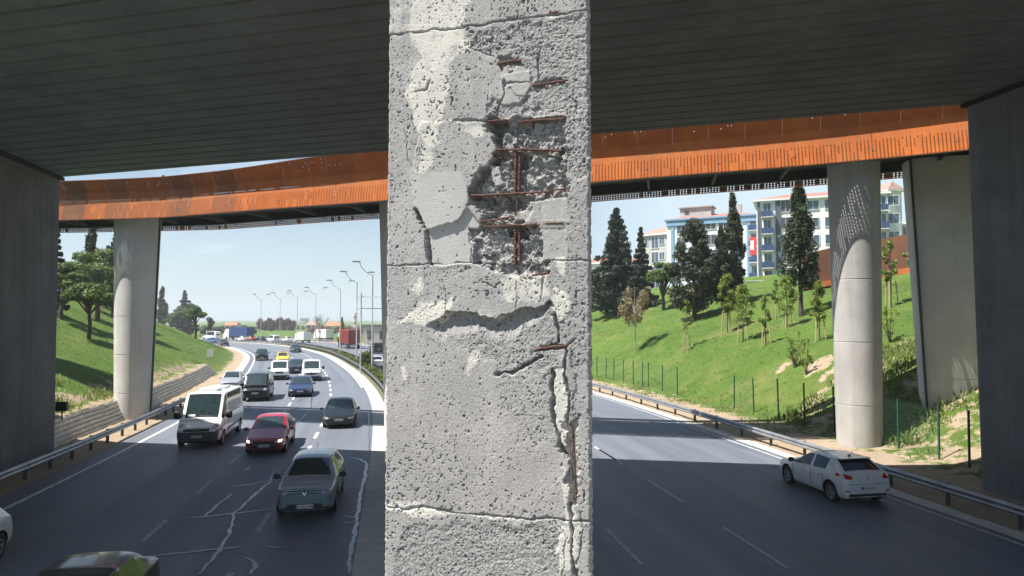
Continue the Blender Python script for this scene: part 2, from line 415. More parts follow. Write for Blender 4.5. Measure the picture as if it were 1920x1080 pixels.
# ------------------------------------------------------------------ structures
def m_concrete(name, c1, c2, streak=.35, joint=None, pits=True, bump=.35):
    m, t, b = new_mat(name)
    tc = t.node('ShaderNodeTexCoord').outputs['Object']
    a = t.ramp(t.noise(tc, .55, 6, .6), .35, .65); c = t.mix(a, c1, c2)
    st = t.ramp(t.noise(t.map(tc, (2.2, 2.2, .09)), 1.0, 5, .65), .42, .7); c = t.mix(t.math('MULTIPLY', st, streak), c, tuple(x * .6 for x in c2))
    st2 = t.ramp(t.noise(t.map(tc, (5, 5, .25), (4, 2, 9)), 1.0, 4, .65), .5, .75); c = t.mix(t.math('MULTIPLY', st2, streak * .5), c, tuple(min(.8, x * 1.25) for x in c1))
    sp = t.ramp(t.noise(tc, 16, 4, .7), .62, .72); c = t.mix(t.math('MULTIPLY', sp, .35), c, tuple(x * .55 for x in c2))
    if joint:
        x = t.node('ShaderNodeSeparateXYZ'); t.link(tc, x.inputs[0])
        fz = t.math('ABSOLUTE', t.math('SUBTRACT', t.math('FRACT', t.math('DIVIDE', x.outputs[2], joint[1])), .5))
        lz = t.math('LESS_THAN', fz, .018 / joint[1])
        fh = t.math('ABSOLUTE', t.math('SUBTRACT', t.math('FRACT', t.math('DIVIDE', x.outputs[1], joint[0])), .5))
        lh = t.math('LESS_THAN', fh, .018 / joint[0]); ln = t.math('MAXIMUM', lz, lh)
        c = t.mix(t.math('MULTIPLY', ln, .22), c, tuple(x * .35 for x in c2))
    t.link(c, b.inputs['Base Color']); b.inputs['Roughness'].default_value = .85; b.inputs['Specular IOR Level'].default_value = .25
    h = t.math('ADD', t.noise(tc, 9, 6, .7), t.math('MULTIPLY', t.noise(tc, 60, 4, .7), .4))
    t.link(t.bump(h, bump, .03), b.inputs['Normal'])
    return m
M['pier'] = m_concrete('pier_concrete', (.47, .455, .43), (.36, .35, .335), .35)
M['pier_pale'] = m_concrete('pale_pier_concrete', (.60, .59, .57), (.50, .49, .475), .25)  # paler copy of the pier concrete; the extra lightness stands in for sunlight
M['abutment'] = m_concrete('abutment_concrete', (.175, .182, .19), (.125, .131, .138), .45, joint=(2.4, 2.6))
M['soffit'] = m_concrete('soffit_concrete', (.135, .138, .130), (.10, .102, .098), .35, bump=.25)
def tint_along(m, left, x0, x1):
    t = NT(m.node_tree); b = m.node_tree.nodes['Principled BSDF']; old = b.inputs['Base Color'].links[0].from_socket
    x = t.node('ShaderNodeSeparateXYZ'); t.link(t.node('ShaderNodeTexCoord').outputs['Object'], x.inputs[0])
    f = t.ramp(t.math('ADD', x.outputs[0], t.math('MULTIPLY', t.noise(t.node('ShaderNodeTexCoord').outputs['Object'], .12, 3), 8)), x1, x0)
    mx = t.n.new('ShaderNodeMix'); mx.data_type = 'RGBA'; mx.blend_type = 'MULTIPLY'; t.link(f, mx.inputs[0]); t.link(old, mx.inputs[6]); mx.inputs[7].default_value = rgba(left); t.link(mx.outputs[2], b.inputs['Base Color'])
tint_along(M['soffit'], (1.32, 1.85, 1.66), 0, 24)      # bounce light off the grass painted in: greener and brighter toward the left
M['dark_joint'] = mat('dark_joint', (.02, .02, .02), rough=.9)

# --- near road bridge
BD = Vector((1, -.18, 0)).normalized(); BN = Vector((BD.y, -BD.x, 0))          # along, toward the camera
A0 = Vector((-20.4, 30.6, 0)); A0z = P(105, 332, 30.6).z
A1z = P(1824, 194, 23.9).z; CL = (A1z - A0z) / 37.1
def bp(u, q, h):        # along the bridge from the left corner, q toward the camera, h above the soffit
    p = A0 + BD * u + BN * q; return (p.x, p.y, A0z + CL * u + h)
bridge = thing('road_bridge', 'wide concrete road bridge overhead with grooved plank soffit', 'bridge', A0)
WD = 18.5
prof = []
q = 0.0
prof.append((0, 0))
pitch = .79; k = 0
q = .38
while q < WD - .5:
    prof += [(q - .055, 0), (q - .05, .16), (q + .05, .16), (q + .055, 0)]
    q += pitch
prof += [(WD, 0), (WD, 1.55), (WD + .25, 1.55), (WD + .25, 1.9), (WD - .1, 1.9), (WD - .1, 1.62), (.1, 1.62), (.1, 1.9), (-.25, 1.9), (-.25, 1.55), (0, 1.3)]
mbx = MB(); us = [-40, -20, -5, 0, 6, 12, 18, 24, 30, 37, 44, 60, 80]
mbx.ring_loft([[Vector(bp(u, a, h)) - A0 for a, h in prof] for u in us])
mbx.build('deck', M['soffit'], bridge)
mbr = MB()
for q_ in (-.08, WD + .08):
    mbr.tube([Vector(bp(u, q_, 2.75)) - A0 for u in us], .04, 6); mbr.tube([Vector(bp(u, q_, 2.35)) - A0 for u in us], .03, 6)
    for u in np.arange(-38, 78, 2.0): mbr.tube([Vector(bp(u, q_, 1.9)) - A0, Vector(bp(u, q_, 2.75)) - A0], .03, 5)
M['galv'] = mat('galvanised_steel', (.42, .43, .44), (.30, .31, .325), rough=.42, metal=.85, scale=6, bump=.05)
mbr.build('railing', M['galv'], bridge)
# --- pier walls (abutments)
def wall_pier(label, cx, cy, sgn, ln, thick, zt, lean):
    """cx,cy: the far corner of the road face; sgn +1 the wall lies to the left of the road"""
    fd = Vector((.17, -1, 0)).normalized(); out = Vector((-sgn, 0, 0))
    w = thing('bridge_pier', label, 'bridge pier', (cx, cy, 0), 0)
    w.rotation_euler = (0, 0, atan2(fd.y, fd.x) - pi / 2)    # local y runs along the wall
    mbw = MB(); n = 9; r = .12
    # local frame: y along the wall away from the far corner, x = depth away from the road
    sx = 1 if sgn < 0 else -1
    sx = -sx if (Matrix.Rotation(w.rotation_euler.z, 3, 'Z') @ Vector((1, 0, 0))).dot(out) * sx < 0 else sx
    rings = []
    for z in np.linspace(-1.5, zt, 12):
        e = lean * (zt - z) / zt
        pl = [(0 + e, r), (0.03 + e, .04), (r + e, 0), (thick, 0), (thick, ln), (r + e, ln), (e, ln - r)]
        rings.append([(sx * a, b_, z) for a, b_ in pl])
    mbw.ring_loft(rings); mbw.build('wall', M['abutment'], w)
    c = MB(); c.box((sx * (thick / 2 - .06), ln / 2 - .02, zt + .02), (thick + .12, ln + .16, .14)); c.build('bearing_joint', M['dark_joint'], w)
    return w
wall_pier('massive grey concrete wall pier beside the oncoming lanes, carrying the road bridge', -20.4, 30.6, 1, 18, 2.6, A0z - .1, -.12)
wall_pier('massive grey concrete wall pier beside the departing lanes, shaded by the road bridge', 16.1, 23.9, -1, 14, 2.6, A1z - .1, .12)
sm = MB(); sm.box((0, 0, 0), (.5, .08, .42)); sm.box((0, .09, -.0), (.44, .1, .36)); sm.tube([(-.6, .05, -.05), (-.2, .05, -.05)], .03, 6); sm.tube([(0, .06, -.2), (0, .06, -.62)], .03, 6)
q = P(115, 762, 31.2); fl = sm.build('floodlight', mat('dark_lamp_housing', (.025, .025, .028), rough=.5)); fl.location = q
tag(fl, 'small dark floodlight box fixed at the foot of the wall pier by the sandbag wall', 'floodlight')

# --- curved footbridge with corten panels
FK = [(-62, 38, 11.8), (-45, 40.9, 11.9), (-34, 42.0, 12.05), (-27, 41.2, 12.03), (-20.1, 39.6, 11.95), (-13.9, 37.7, 12.1), (-7.2, 36.3, 12.3), (3.65, 33.4, 12.72), (14.3, 31.1, 13.12), (19.7, 29.6, 13.37), (28, 26.4, 13.7), (38, 22.5, 14.1)]
fk = np.array(FK); fp = catmull([k[:2] for k in FK], .25); fp = np.array([tuple(p) for p in fp])
for _ in range(150): fp[1:-1] = .25 * fp[:-2] + .5 * fp[1:-1] + .25 * fp[2:]
fs_ = np.concatenate([[0], np.cumsum(np.linalg.norm(np.diff(fp, axis=0), axis=1))]); fz = np.interp(fp[:, 0], fk[:, 0], fk[:, 2])
ft = np.gradient(fp, axis=0); ft /= np.linalg.norm(ft, axis=1)[:, None]
def fb(s, q, h):       # q > 0 toward the camera from the near panel's fold line
    x = np.interp(s, fs_, fp[:, 0]); y = np.interp(s, fs_, fp[:, 1]); z = np.interp(s, fs_, fz)
    tx = np.interp(s, fs_, ft[:, 0]); ty = np.interp(s, fs_, ft[:, 1]); l = hypot(tx, ty)
    return Vector((x + ty / l * q, y - tx / l * q, z + h))
def m_corten():
    m, t, b = new_mat('perforated_corten')
    uv = t.node('ShaderNodeUVMap').outputs[0]; tc = t.node('ShaderNodeTexCoord').outputs['Object']
    oi = t.node('ShaderNodeObjectInfo').outputs['Color']
    s = t.node('ShaderNodeSeparateXYZ'); t.link(uv, s.inputs[0])
    n1 = t.ramp(t.noise(tc, .8, 6, .6), .35, .65); n2 = t.ramp(t.noise(t.map(tc, (3, 3, .5)), 1.0, 5, .65), .35, .7)
    c = t.mix(n1, (.52, .155, .036), (.44, .115, .026)); c = t.mix(t.math('MULTIPLY', n2, .4), c, (.27, .066, .02)); c = t.mix(t.math('MULTIPLY', t.ramp(t.noise(tc, 24, 4, .7), .5, .7), .35), c, (.50, .20, .06))
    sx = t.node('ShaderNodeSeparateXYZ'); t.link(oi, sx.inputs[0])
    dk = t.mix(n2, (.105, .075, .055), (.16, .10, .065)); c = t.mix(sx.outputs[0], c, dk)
    hu = t.math('FRACT', t.math('DIVIDE', s.outputs[0], .155)); hv = t.math('FRACT', t.math('DIVIDE', s.outputs[1], .105))
    du = t.math('MULTIPLY', t.math('SUBTRACT', hu, .5), .155); dv = t.math('MULTIPLY', t.math('SUBTRACT', hv, .5), .105)
    r = t.math('SQRT', t.math('ADD', t.math('MULTIPLY', du, du), t.math('MULTIPLY', dv, dv)))
    cell = t.node('ShaderNodeCombineXYZ'); t.link(t.math('FLOOR', t.math('DIVIDE', s.outputs[0], .155)), cell.inputs[0]); t.link(t.math('FLOOR', t.math('DIVIDE', s.outputs[1], t.math('MULTIPLY_ADD', t.math('GREATER_THAN', s.outputs[1], 1.74), -.315, .42))), cell.inputs[1])
    wn = t.node('ShaderNodeTexWhiteNoise'); wn.noise_dimensions = '2D'; t.link(cell.outputs[0], wn.inputs['Vector'])
    up = t.math('GREATER_THAN', s.outputs[1], 1.24); on = t.math('GREATER_THAN', wn.outputs[0], t.math('MULTIPLY_ADD', up, .82, .14))
    hole = t.math('MULTIPLY', t.math('LESS_THAN', r, t.math('MULTIPLY_ADD', up, -.012, .031)), on)
    ed = t.attr('hole_ok').outputs['Fac']; hole = t.math('MULTIPLY', hole, t.math('GREATER_THAN', t.math('ABSOLUTE', t.math('SUBTRACT', s.outputs[1], 1.70)), .42))
    t.link(c, b.inputs['Base Color']); b.inputs['Roughness'].default_value = .8; b.inputs['Specular IOR Level'].default_value = .2
    t.link(t.bump(t.noise(tc, 14, 5, .7), .12, .02), b.inputs['Normal'])
    tr = t.node('ShaderNodeBsdfTransparent'); mx = t.node('ShaderNodeMixShader'); t.link(hole, mx.inputs[0]); t.link(b.outputs[0], mx.inputs[1]); t.link(tr.outputs[0], mx.inputs[2])
    t.link(mx.outputs[0], m.node_tree.nodes['Material Output'].inputs['Surface'])
    return m
M['corten'] = m_corten(); M['corten_trim'] = mat('corten_flange', (.23, .075, .03), (.15, .05, .022), rough=.85, scale=3)
M['dark_steel'] = mat('dark_deck_steel', (.07, .075, .075), (.045, .048, .05), rough=.65, scale=2)
foot = thing('footbridge', 'curved footbridge clad in folded orange corten panels with rows of holes', 'footbridge', (-20, 42, 0))
FO = Vector((-20, 42, 0)); FW = 4.6
def fs_at_x(x): return float(np.interp(x, fp[:, 0], fs_))
def uph(s):     # the upper leaf is lower toward the left end
    return .62 + .38 * float(sstep(np.interp(s, fs_, fp[:, 0]), -17, -7))
def panel(s0, s1, side, dark):
    """one folded panel: bottom edge, fold, top edge; side +1 near, -1 far"""
    n = 2; V = []; U = []; ok = []
    rows = [(.36, .0), (.335, .10), (.02, 1.56), (0, 1.64), (.02, 1.70), (.42, 2.62), (.44, 2.70)]
    acc = [0.03, .13, 1.63, 1.71, 1.77, 2.73, 2.81]
    gap = .0012
    for i in range(n + 1):
        s = s0 + gap + (s1 - s0 - 2 * gap) * i / n
        for (qq, hh), a in zip(rows, acc):
            u_ = uph(s); p = fb(s, qq if side > 0 else -FW - qq, hh if hh < 1.6 else 1.6 + (hh - 1.6) * u_) - FO; V.append(tuple(p)); U.append((s, a))
    m = len(rows); F = [(i * m + k, (i + 1) * m + k, (i + 1) * m + k + 1, i * m + k + 1) for i in range(n) for k in range(m - 1)]
    o = np_mesh('corten_panel', np.array(V), np.array(F), M['corten'], foot, uv=np.array(U))
    fattr(o, 'hole_ok', np.array([1.0] * len(V)))
    o.color = (dark, dark, dark, 1)
    if dark > .5: o['label'] = 'panel in a darker brown than the orange ones'
    return o
s_l, s_m, s_r = fs_at_x(-36), fs_at_x(-10), fs_at_x(31)
edges = list(np.arange(s_l, s_m, 1.5)) + list(np.arange(s_m, s_r, 1.66))
for i in range(len(edges) - 1):
    xm = np.interp((edges[i] + edges[i + 1]) / 2, fs_, fp[:, 0])
    dk = 0.0
    if -27.5 < xm < -13.5: dk = [.35, .6, .25, .5, .1, .65, .75, .2, .55, .3][i % 10]
    elif xm < -27.5: dk = [.1, .25][i % 2]
    else: dk = [0, .06, 0, .12, .03][i % 5]
    panel(edges[i], edges[i + 1], 1, dk)
    panel(edges[i], edges[i + 1], -1, [.9, 1.0, .8][i % 3])  # far side: shade painted into the colour as a dark brown tint
def fsweep(name, prof, m, s0=s_l, s1=s_r, st=1.0):
    b_ = MB(); b_.ring_loft([[fb(s, a, h) - FO for a, h in prof] for s in np.arange(s0, s1, st)]); return b_.build(name, m, foot)
fsweep('deck_slab', [(-.12, .62), (-FW + .12, .62), (-FW + .12, .95), (-.12, .95)], M['dark_steel'])
for qq in (-.55, -FW + .55): fsweep('girder', [(qq - .16, .12), (qq + .16, .12), (qq + .16, .18), (qq + .03, .18), (qq + .03, .615), (qq - .03, .615), (qq - .03, .18), (qq - .16, .18)], M['dark_steel'])
for qq in (.37, -FW - .37): fsweep('bottom_flange', [(qq - .03, -.05), (qq + .03, -.05), (qq + .03, -.006), (qq - .03, -.006)], M['corten_trim'])
for qq in (.45, -FW - .45):
    b_ = MB(); b_.ring_loft([[fb(s, qq + a, 1.6 + 1.105 * uph(s) + h) - FO for a, h in ((-.03, 0), (.03, 0), (.03, .045), (-.03, .045))] for s in np.arange(s_l, s_r, 1.0)]); b_.build('top_rail', M['corten_trim'], foot)
for s in np.arange(s_l + .5, s_r, 3.32):
    cb = MB(); a, b_ = fb(s, .28, .3) - FO, fb(s, -FW - .28, .3) - FO; d_ = (b_ - a)
    cb.box((a + b_) / 2, (d_.length, .12, .22), atan2(d_.y, d_.x))
    for q0, q1, h0, h1 in ((.30, .05, .2, 1.5), (-FW - .30, -FW - .05, .2, 1.5)): cb.tube([fb(s, q0 - .06 * (1 if q0 > 0 else -1), h0) - FO, fb(s, q1 - .06 * (1 if q0 > 0 else -1), h1) - FO], .04, 5)
    cb.build('cross_beam', M['dark_steel'], foot)


# --- piers of the footbridge
def pier(label, cx, cy, z0, z1, a0, a1, b0, b1, rot=0.0, power=2.0, joints=2.3, groove=None, m='pier'):
    w = thing('footbridge_pier', label, 'bridge pier', (cx, cy, z0), rot)
    mbp = MB(); n = 56; rings = []
    hgt = z1 - z0; zz = [-1.0]
    jl = list(np.arange(joints * .7, hgt, joints)); zs_ = sorted(set([-1.0, 0.0, hgt] + [round(j + d, 4) for j in jl for d in (-.12, -.035, -.03, -.012, .012, .03, .035, .12)]))
    for z in zs_:
        f = max(0, z / hgt); a = a0 + (a1 - a0) * f; b_ = b0 + (b1 - b0) * f
        if any(abs(z - j) < .02 for j in jl): a -= .014; b_ -= .014
        r = []
        for k in range(n):
            th = 2 * pi * k / n; c, s = cos(th), sin(th)
            x = math.copysign(abs(c) ** (2 / power), c) * a; y = math.copysign(abs(s) ** (2 / power), s) * b_
            r.append((x, y, z))
        rings.append(r)
    mbp.ring_loft(rings); mbp.build('shaft', M[m], w, smooth=True, sharp=40)
    if groove is not None:
        th = groove; g = MB()
        pts_ = []
        for f in (0, .33, .66, 1):
            a = a0 + (a1 - a0) * f; b_ = b0 + (b1 - b0) * f; c, s = cos(th), sin(th)
            pts_.append((math.copysign(abs(c) ** (2 / power), c) * (a + .03), math.copysign(abs(s) ** (2 / power), s) * (b_ + .03), hgt * f))
        g.tube(pts_, .06, 8); g.build('drain_pipe', M['dark_steel'], w)
    return w
q = G(262, 788); zt = 11.95
pier('pale tapered pier between the sandbag wall and the outer guard rail, half in footbridge shade', -23.15, 42.0, 0, 12.6, 1.05, 1.42, .95, 1.2, radians(-30), 2.25, groove=radians(28), m='pier_pale')
pier('slim pale footbridge pier standing in the median behind the damaged pillar', -6.2, 38.7, 0, 12.9, 1.0, 1.42, .85, 1.2, radians(-32), 2.2, m='pier_pale')
pier('round pale footbridge pier on the verge behind the white hatchback', 16.25, 32.2, 0.05, 13.6, .98, 1.14, .98, 1.14, 0, 2.0, joints=2.9)
pier('broad pale pier on the shaded grass bank beside the right wall pier', 21.75, 32.7, 1.6, 13.75, 2.0, 2.5, .8, 1.0, radians(-14), 4.5, groove=radians(203), m='pier_pale')

# --- sandbag / gabion wall
def m_bags():
    m, t, b = new_mat('sandbag_courses')
    uv = t.node('ShaderNodeUVMap').outputs[0]; tc = t.node('ShaderNodeTexCoord').outputs['Object']
    br = t.node('ShaderNodeTexBrick'); t.link(t.map(uv, (1, 1, 1)), br.inputs['Vector'])
    br.inputs['Scale'].default_value = 1; br.inputs['Brick Width'].default_value = .42; br.inputs['Row Height'].default_value = .2; br.inputs['Mortar Size'].default_value = .02; br.inputs['Mortar Smooth'].default_value = .6
    br.inputs['Color1'].default_value = (.74, .71, .65, 1); br.inputs['Color2'].default_value = (.58, .54, .47, 1); br.inputs['Mortar'].default_value = (.26, .22, .17, 1)
    n = t.ramp(t.noise(tc, 3, 5, .65), .35, .65); c = t.mix(t.math('MULTIPLY', n, .35), br.outputs['Color'], (.46, .40, .31))
    t.link(c, b.inputs['Base Color']); b.inputs['Roughness'].default_value = .95
    return m
M['bags'] = m_bags()
gab = thing('sandbag_wall', 'low wall of stacked pale sandbag courses holding the foot of the grassy bank', 'retaining wall', road(36, LLINE + 3.5)[0])
go = gab.location.copy(); V = []; U = []; ss = np.arange(32.5, 86, .3)
prof = []
for r in range(6):
    z = .02 + r * .2; q_ = 3.35 + r * .11
    prof += [(q_, z), (q_ - .035, z + .05), (q_ - .045, z + .1), (q_ - .03, z + .16), (q_ + .04, z + .198)]
prof += [(4.05, 1.215)]
for s in ss:
    sag = .16 * (vnoise(np.array([s * .35]), np.array([.5]), 3)[0] - .5); hs = min(1, (86 - s) / 10 + .4)
    for k, (a, z) in enumerate(prof):
        j = .05 * (vnoise(np.array([s * 2.4 + k * 7.3]), np.array([k * .37]), 5)[0] - .5)
        p, _ = road(s, LLINE + a + j + sag); V.append((p.x - go.x, p.y - go.y, z * hs + sag * z * .5 + j * .4)); U.append((s, z))
m_ = len(prof); F = [(i * m_ + k, (i + 1) * m_ + k, (i + 1) * m_ + k + 1, i * m_ + k + 1) for i in range(len(ss) - 1) for k in range(m_ - 1)]
np_mesh('bag_courses', np.array(V), np.array(F), M['bags'], gab, smooth=True, uv=np.array(U))
V = []
for s in ss:
    hs = min(1, (86 - s) / 10 + .4); sag = .16 * (vnoise(np.array([s * .35]), np.array([.5]), 3)[0] - .5)
    for q_, z in ((3.93, 1.23), (4.15, 1.27 + .08 * rng.random()), (4.5, 1.29 + .08 * rng.random()), (5.3, 1.40), (5.8, 1.3)):
        p, _ = road(s, LLINE + q_ + sag + .05 * rng.uniform(-1, 1)); V.append((p.x - go.x, p.y - go.y, z * hs + sag * z * .5))
F = [(i * 5 + k, (i + 1) * 5 + k, (i + 1) * 5 + k + 1, i * 5 + k + 1) for i in range(len(ss) - 1) for k in range(4)]
fill = np_mesh('soil_fill', np.array(V), np.array(F), M['terrain'], gab, smooth=True); fattr(fill, 'soil', np.tile([.9, .62, .45, .3, .1], len(ss)))

# --- guard rails
M['rail'] = mat('rail_steel', (.36, .37, .385), (.25, .26, .28), rough=.45, metal=.7, scale=1.5, bump=.05)
M['rail_dark'] = mat('weathered_rail_steel', (.13, .135, .14), (.08, .085, .09), rough=.6, metal=.4, scale=1.5)
M['post'] = mat('rail_post_steel', (.10, .10, .10), (.06, .06, .06), rough=.7, metal=.3)
def guard_rail(label, o, s0, s1, face, step=2.0, m='rail', mp='post', zf=None, maxposts=90):
    """face +1: the beam faces left of the curve"""
    p0, _ = road(s0, o); g = thing('guard_rail', label, 'guard rail', p0)
    W = [(0, .40), (.05, .43), (.075, .48), (.05, .53), (.0, .555), (.05, .585), (.075, .63), (.05, .68), (0, .71)]
    prof = [(a, z) for a, z in W] + [(a - .006, z) for a, z in reversed(W)]
    b_ = MB(); rings = []
    for s in np.arange(s0, s1, 1.0):
        p, t = road(s, o); n = Vector((-t.y, t.x, 0)) * face; dz = -max(0, 1 - (s1 - s) / 3) * .35 if zf else 0
        rings.append([(p.x + n.x * a - p0.x, p.y + n.y * a - p0.y, z + dz) for a, z in prof])
    b_.ring_loft(rings); b_.build('rail_beam', M[m], g, smooth=True, sharp=50)
    pr = None
    for k, s in enumerate(np.arange(s0 + .4, s1 - .5, step)):
        if k > maxposts: break
        p, t = road(s, o); n = Vector((-t.y, t.x, 0)) * face; c = p - n * .12 - p0
        if pr is None:
            mbp = MB(); mbp.box((0, 0, .2), (.07, .12, 1.0)); mbp.box((0, .10, .55), (.09, .14, .24)); pr = mbp.build('post', M[mp], g)
            ob = pr
        else:
            ob = pr.copy(); COL.objects.link(ob)
        ob.location = c; ob.rotation_euler = (0, 0, atan2(n.y, n.x) - pi / 2)
    return g
guard_rail('steel guard rail along the outer verge of the oncoming lanes, ending before the silver saloon', LLINE + 1.35, 8, 53.5, -1, 2.0, zf=True)
guard_rail('steel guard rail on the oncoming side of the planted median', -.90, 4, 180, 1, 2.0, m='rail_dark')
guard_rail('steel guard rail on the departing side of the planted median', -2.75, 30, 180, -1, 2.0, m='rail_dark')
guard_rail('steel guard rail along the verge of the departing lanes below the fence', RRAIL, 6, 110, 1, 2.6)
guard_rail('steel guard rail on the far side of the departing lanes in the distance', RRAIL - .1, 112, 230, 1, 3.0)

# --- green wire fence on the right verge
M['fence_green'] = mat('green_fence_steel', (.02, .085, .05), (.015, .06, .035), rough=.5, scale=3)
M['fence_dark'] = mat('dark_fence_steel', (.015, .03, .022), (.01, .02, .015), rough=.6)
def m_wire():
    m, t, b = new_mat('fence_wire_mesh')
    uv = t.node('ShaderNodeUVMap').outputs[0]; s = t.node('ShaderNodeSeparateXYZ'); t.link(uv, s.inputs[0])
    a = t.math('LESS_THAN', t.math('FRACT', t.math('DIVIDE', s.outputs[0], .06)), .09); c = t.math('LESS_THAN', t.math('FRACT', t.math('DIVIDE', s.outputs[1], .2)), .03)
    f = t.math('MAXIMUM', a, c); b.inputs['Base Color'].default_value = (.05, .12, .085, 1)
    tr = t.node('ShaderNodeBsdfTransparent'); mx = t.node('ShaderNodeMixShader'); t.link(f, mx.inputs[0]); t.link(tr.outputs[0], mx.inputs[1]); t.link(b.outputs[0], mx.inputs[2])
    t.link(mx.outputs[0], m.node_tree.nodes['Material Output'].inputs['Surface']); return m
M['wire'] = m_wire()
FOFF = RRAIL - 4.35
def fence(label, slist, m, hgt=2.3, panels=True, lean=None):
    p0, _ = road(slist[0], FOFF); f = thing('wire_fence', label, 'fence', (p0.x, p0.y, 0)); pr = None; tops = []
    for k, s in enumerate(slist):
        p, t = road(s, FOFF + rng.uniform(-.06, .06)); z = H1(p.x, p.y) - .1
        if pr is None:
            mbp = MB(); mbp.box((0, 0, hgt / 2 + .05), (.075, .055, hgt + .1)); mbp.box((0, 0, hgt + .11), (.09, .07, .03)); pr = mbp.build('post', m, f); ob = pr
        else: ob = pr.copy(); COL.objects.link(ob)
        ob.location = (p.x - p0.x, p.y - p0.y, z); ob.rotation_euler = (rng.uniform(-.015, .015), rng.uniform(-.02, .02), atan2(t.y, t.x))
        tops.append((p.x - p0.x, p.y - p0.y, z + .1))
    if panels:
        for a, b_ in zip(tops[:-1], tops[1:]):
            L = hypot(b_[0] - a[0], b_[1] - a[1])
            V = np.array([(a[0], a[1], a[2] + .12), (b_[0], b_[1], b_[2] + .12), (b_[0], b_[1], b_[2] + hgt - .05), (a[0], a[1], a[2] + hgt - .05)])
            np_mesh('wire_panel', V, np.array([(0, 1, 2, 3)]), M['wire'], f, uv=np.array([(0, 0), (L, 0), (L, hgt), (0, hgt)]))
    return f
def s_of_px(px):     # arc length where the fence line passes a photograph column
    ss_ = np.arange(5, 120, .25); c = []
    for s in ss_:
        p, _ = road(s, FOFF); c.append(960 + 1280 * p.x / p.y)
    c = np.array(c); i = np.argmin(np.abs(c - px)); return float(ss_[i])
fence('dark bare fence posts standing between the grass bank and the guard rail', [s_of_px(x) for x in (1556, 1504, 1454)], M['fence_dark'], panels=False)
fence('green wire fence with two pale green posts next to the round pier', [s_of_px(x) for x in (1749, 1678, 1630)], M['fence_green'], hgt=2.2)
fence('dark single fence post by the edge of the shaded wall pier', [s_of_px(1813)], M['fence_dark'], hgt=2.2, panels=False)
fence('green wire fence farther up the verge by the damaged pillar', [s_of_px(x) for x in (1270, 1240, 1214, 1204, 1187, 1167, 1150, 1135, 1120)], M['fence_green'], hgt=2.1)
fence('pair of green fence posts in the middle of the broken fence line', [s_of_px(x) for x in (1410, 1372)], M['fence_green'], hgt=2.1)

# --- street lamps in the median
M['lamp_head'] = mat('lamp_head_grey', (.20, .21, .22), (.16, .17, .18), rough=.4, metal=.3)
M['lamp_pole'] = mat('grey_lamp_pole', (.52, .53, .54), (.45, .46, .47), rough=.55, metal=.0)
lamp0 = thing('street_lamp', 'x', 'street lamp', (0, 0, 0), 0, 'double arm street lamps along the median')
mbp = MB(); mbp.tube([(0, 0, -.2), (0, 0, 1), (0, 0, 11.2)], [.10, .09, .055], 8); mbp.box((0, 0, .05), (.4, .4, .1)); mbp.build('pole', M['lamp_pole'], lamp0)
for sg in (-1, 1):
    a = MB(); a.tube([(0, 0, 11.15)] + [(sg * 1.5 * sin(k / 6 * pi / 2), 0, 11.2 + 1.45 * (1 - cos(k / 6 * pi / 2) ** 1.0) ** .8) for k in range(1, 7)], .045, 6); a.build('arm', M['lamp_pole'], lamp0)
    h_ = MB(); h_.ring_loft([[(sg * (1.4 + x), y, 12.62 + z + .03 * x) for y, z in ((-w_, 0), (-w_ * .7, h__), (w_ * .7, h__), (w_, 0), (w_ * .7, -.06), (-w_ * .7, -.06))] for x, w_, h__ in ((0, .06, .04), (.15, .16, .1), (.7, .19, .12), (1.0, .1, .06))]); h_.build('lamp_head', M['lamp_head'], lamp0)
def px_of(p):
    d = Vector(p) - Vector((0, 0, CZ)); yy = d.y * cos(PITCH) + d.z * sin(PITCH); zz = -d.y * sin(PITCH) + d.z * cos(PITCH)
    return 960 + 1280 * d.x / yy, 540 - 1280 * zz / yy
lp = [698, 668.5, 637, 591, 557, 524, 489]
ssx = np.arange(50, 330, .5); cx_ = np.array([px_of((*road(s, -2.0)[0][:2], 3))[0] for s in ssx])
ordn = ['tallest, nearest to the slim median pier', 'second from the slim median pier', 'third from the slim median pier', 'fourth, beside the leafless tree', 'fifth from the slim median pier', 'sixth from the slim median pier', 'small and far, above the navy saloon', 'smaller still, beside the blue container', 'the farthest one, left of the blue container']
for k, x in enumerate(lp):
    o = lamp0 if k == 0 else copy_tree(lamp0)
    i = np.argmin(np.abs(cx_ - x) + 1e-4 * ssx); p, t = road(ssx[i], -2.0)
    o.location = (p.x, p.y, .05); o.rotation_euler = (0, 0, atan2(t.y, t.x) - pi / 2)
    o['label'] = 'grey double arm street lamp in the median, ' + ordn[k]
# --- gantry
g = P(676, 676, 76); gz = Vector((g.x, g.y, 0)); gt = thing('sign_gantry', 'thin grey steel gantry frame over the departing lanes behind the street lamps', 'gantry', gz)
b_ = MB(); b_.tube([(0, 0, 0), (0, 0, 9.0)], .08, 8); b_.build('post', M['lamp_pole'], gt); b_ = MB(); b_.tube([(15, 4, 0), (15, 4, 9.0)], .08, 8); b_.build('post', M['lamp_pole'], gt)
for zz in (7.3, 8.6):
    b_ = MB(); b_.tube([(-.4, -.1, zz), (15.3, 4, zz)], .05, 6); b_.build('beam', M['lamp_pole'], gt)
b_ = MB()
for k in range(6): b_.tube([(1.2 + k * 2.4, k * .62 + .3, 7.3), (1.2 + k * 2.4, k * .62 + .3, 8.6)], .03, 5)
b_.build('brace', M['lamp_pole'], gt)
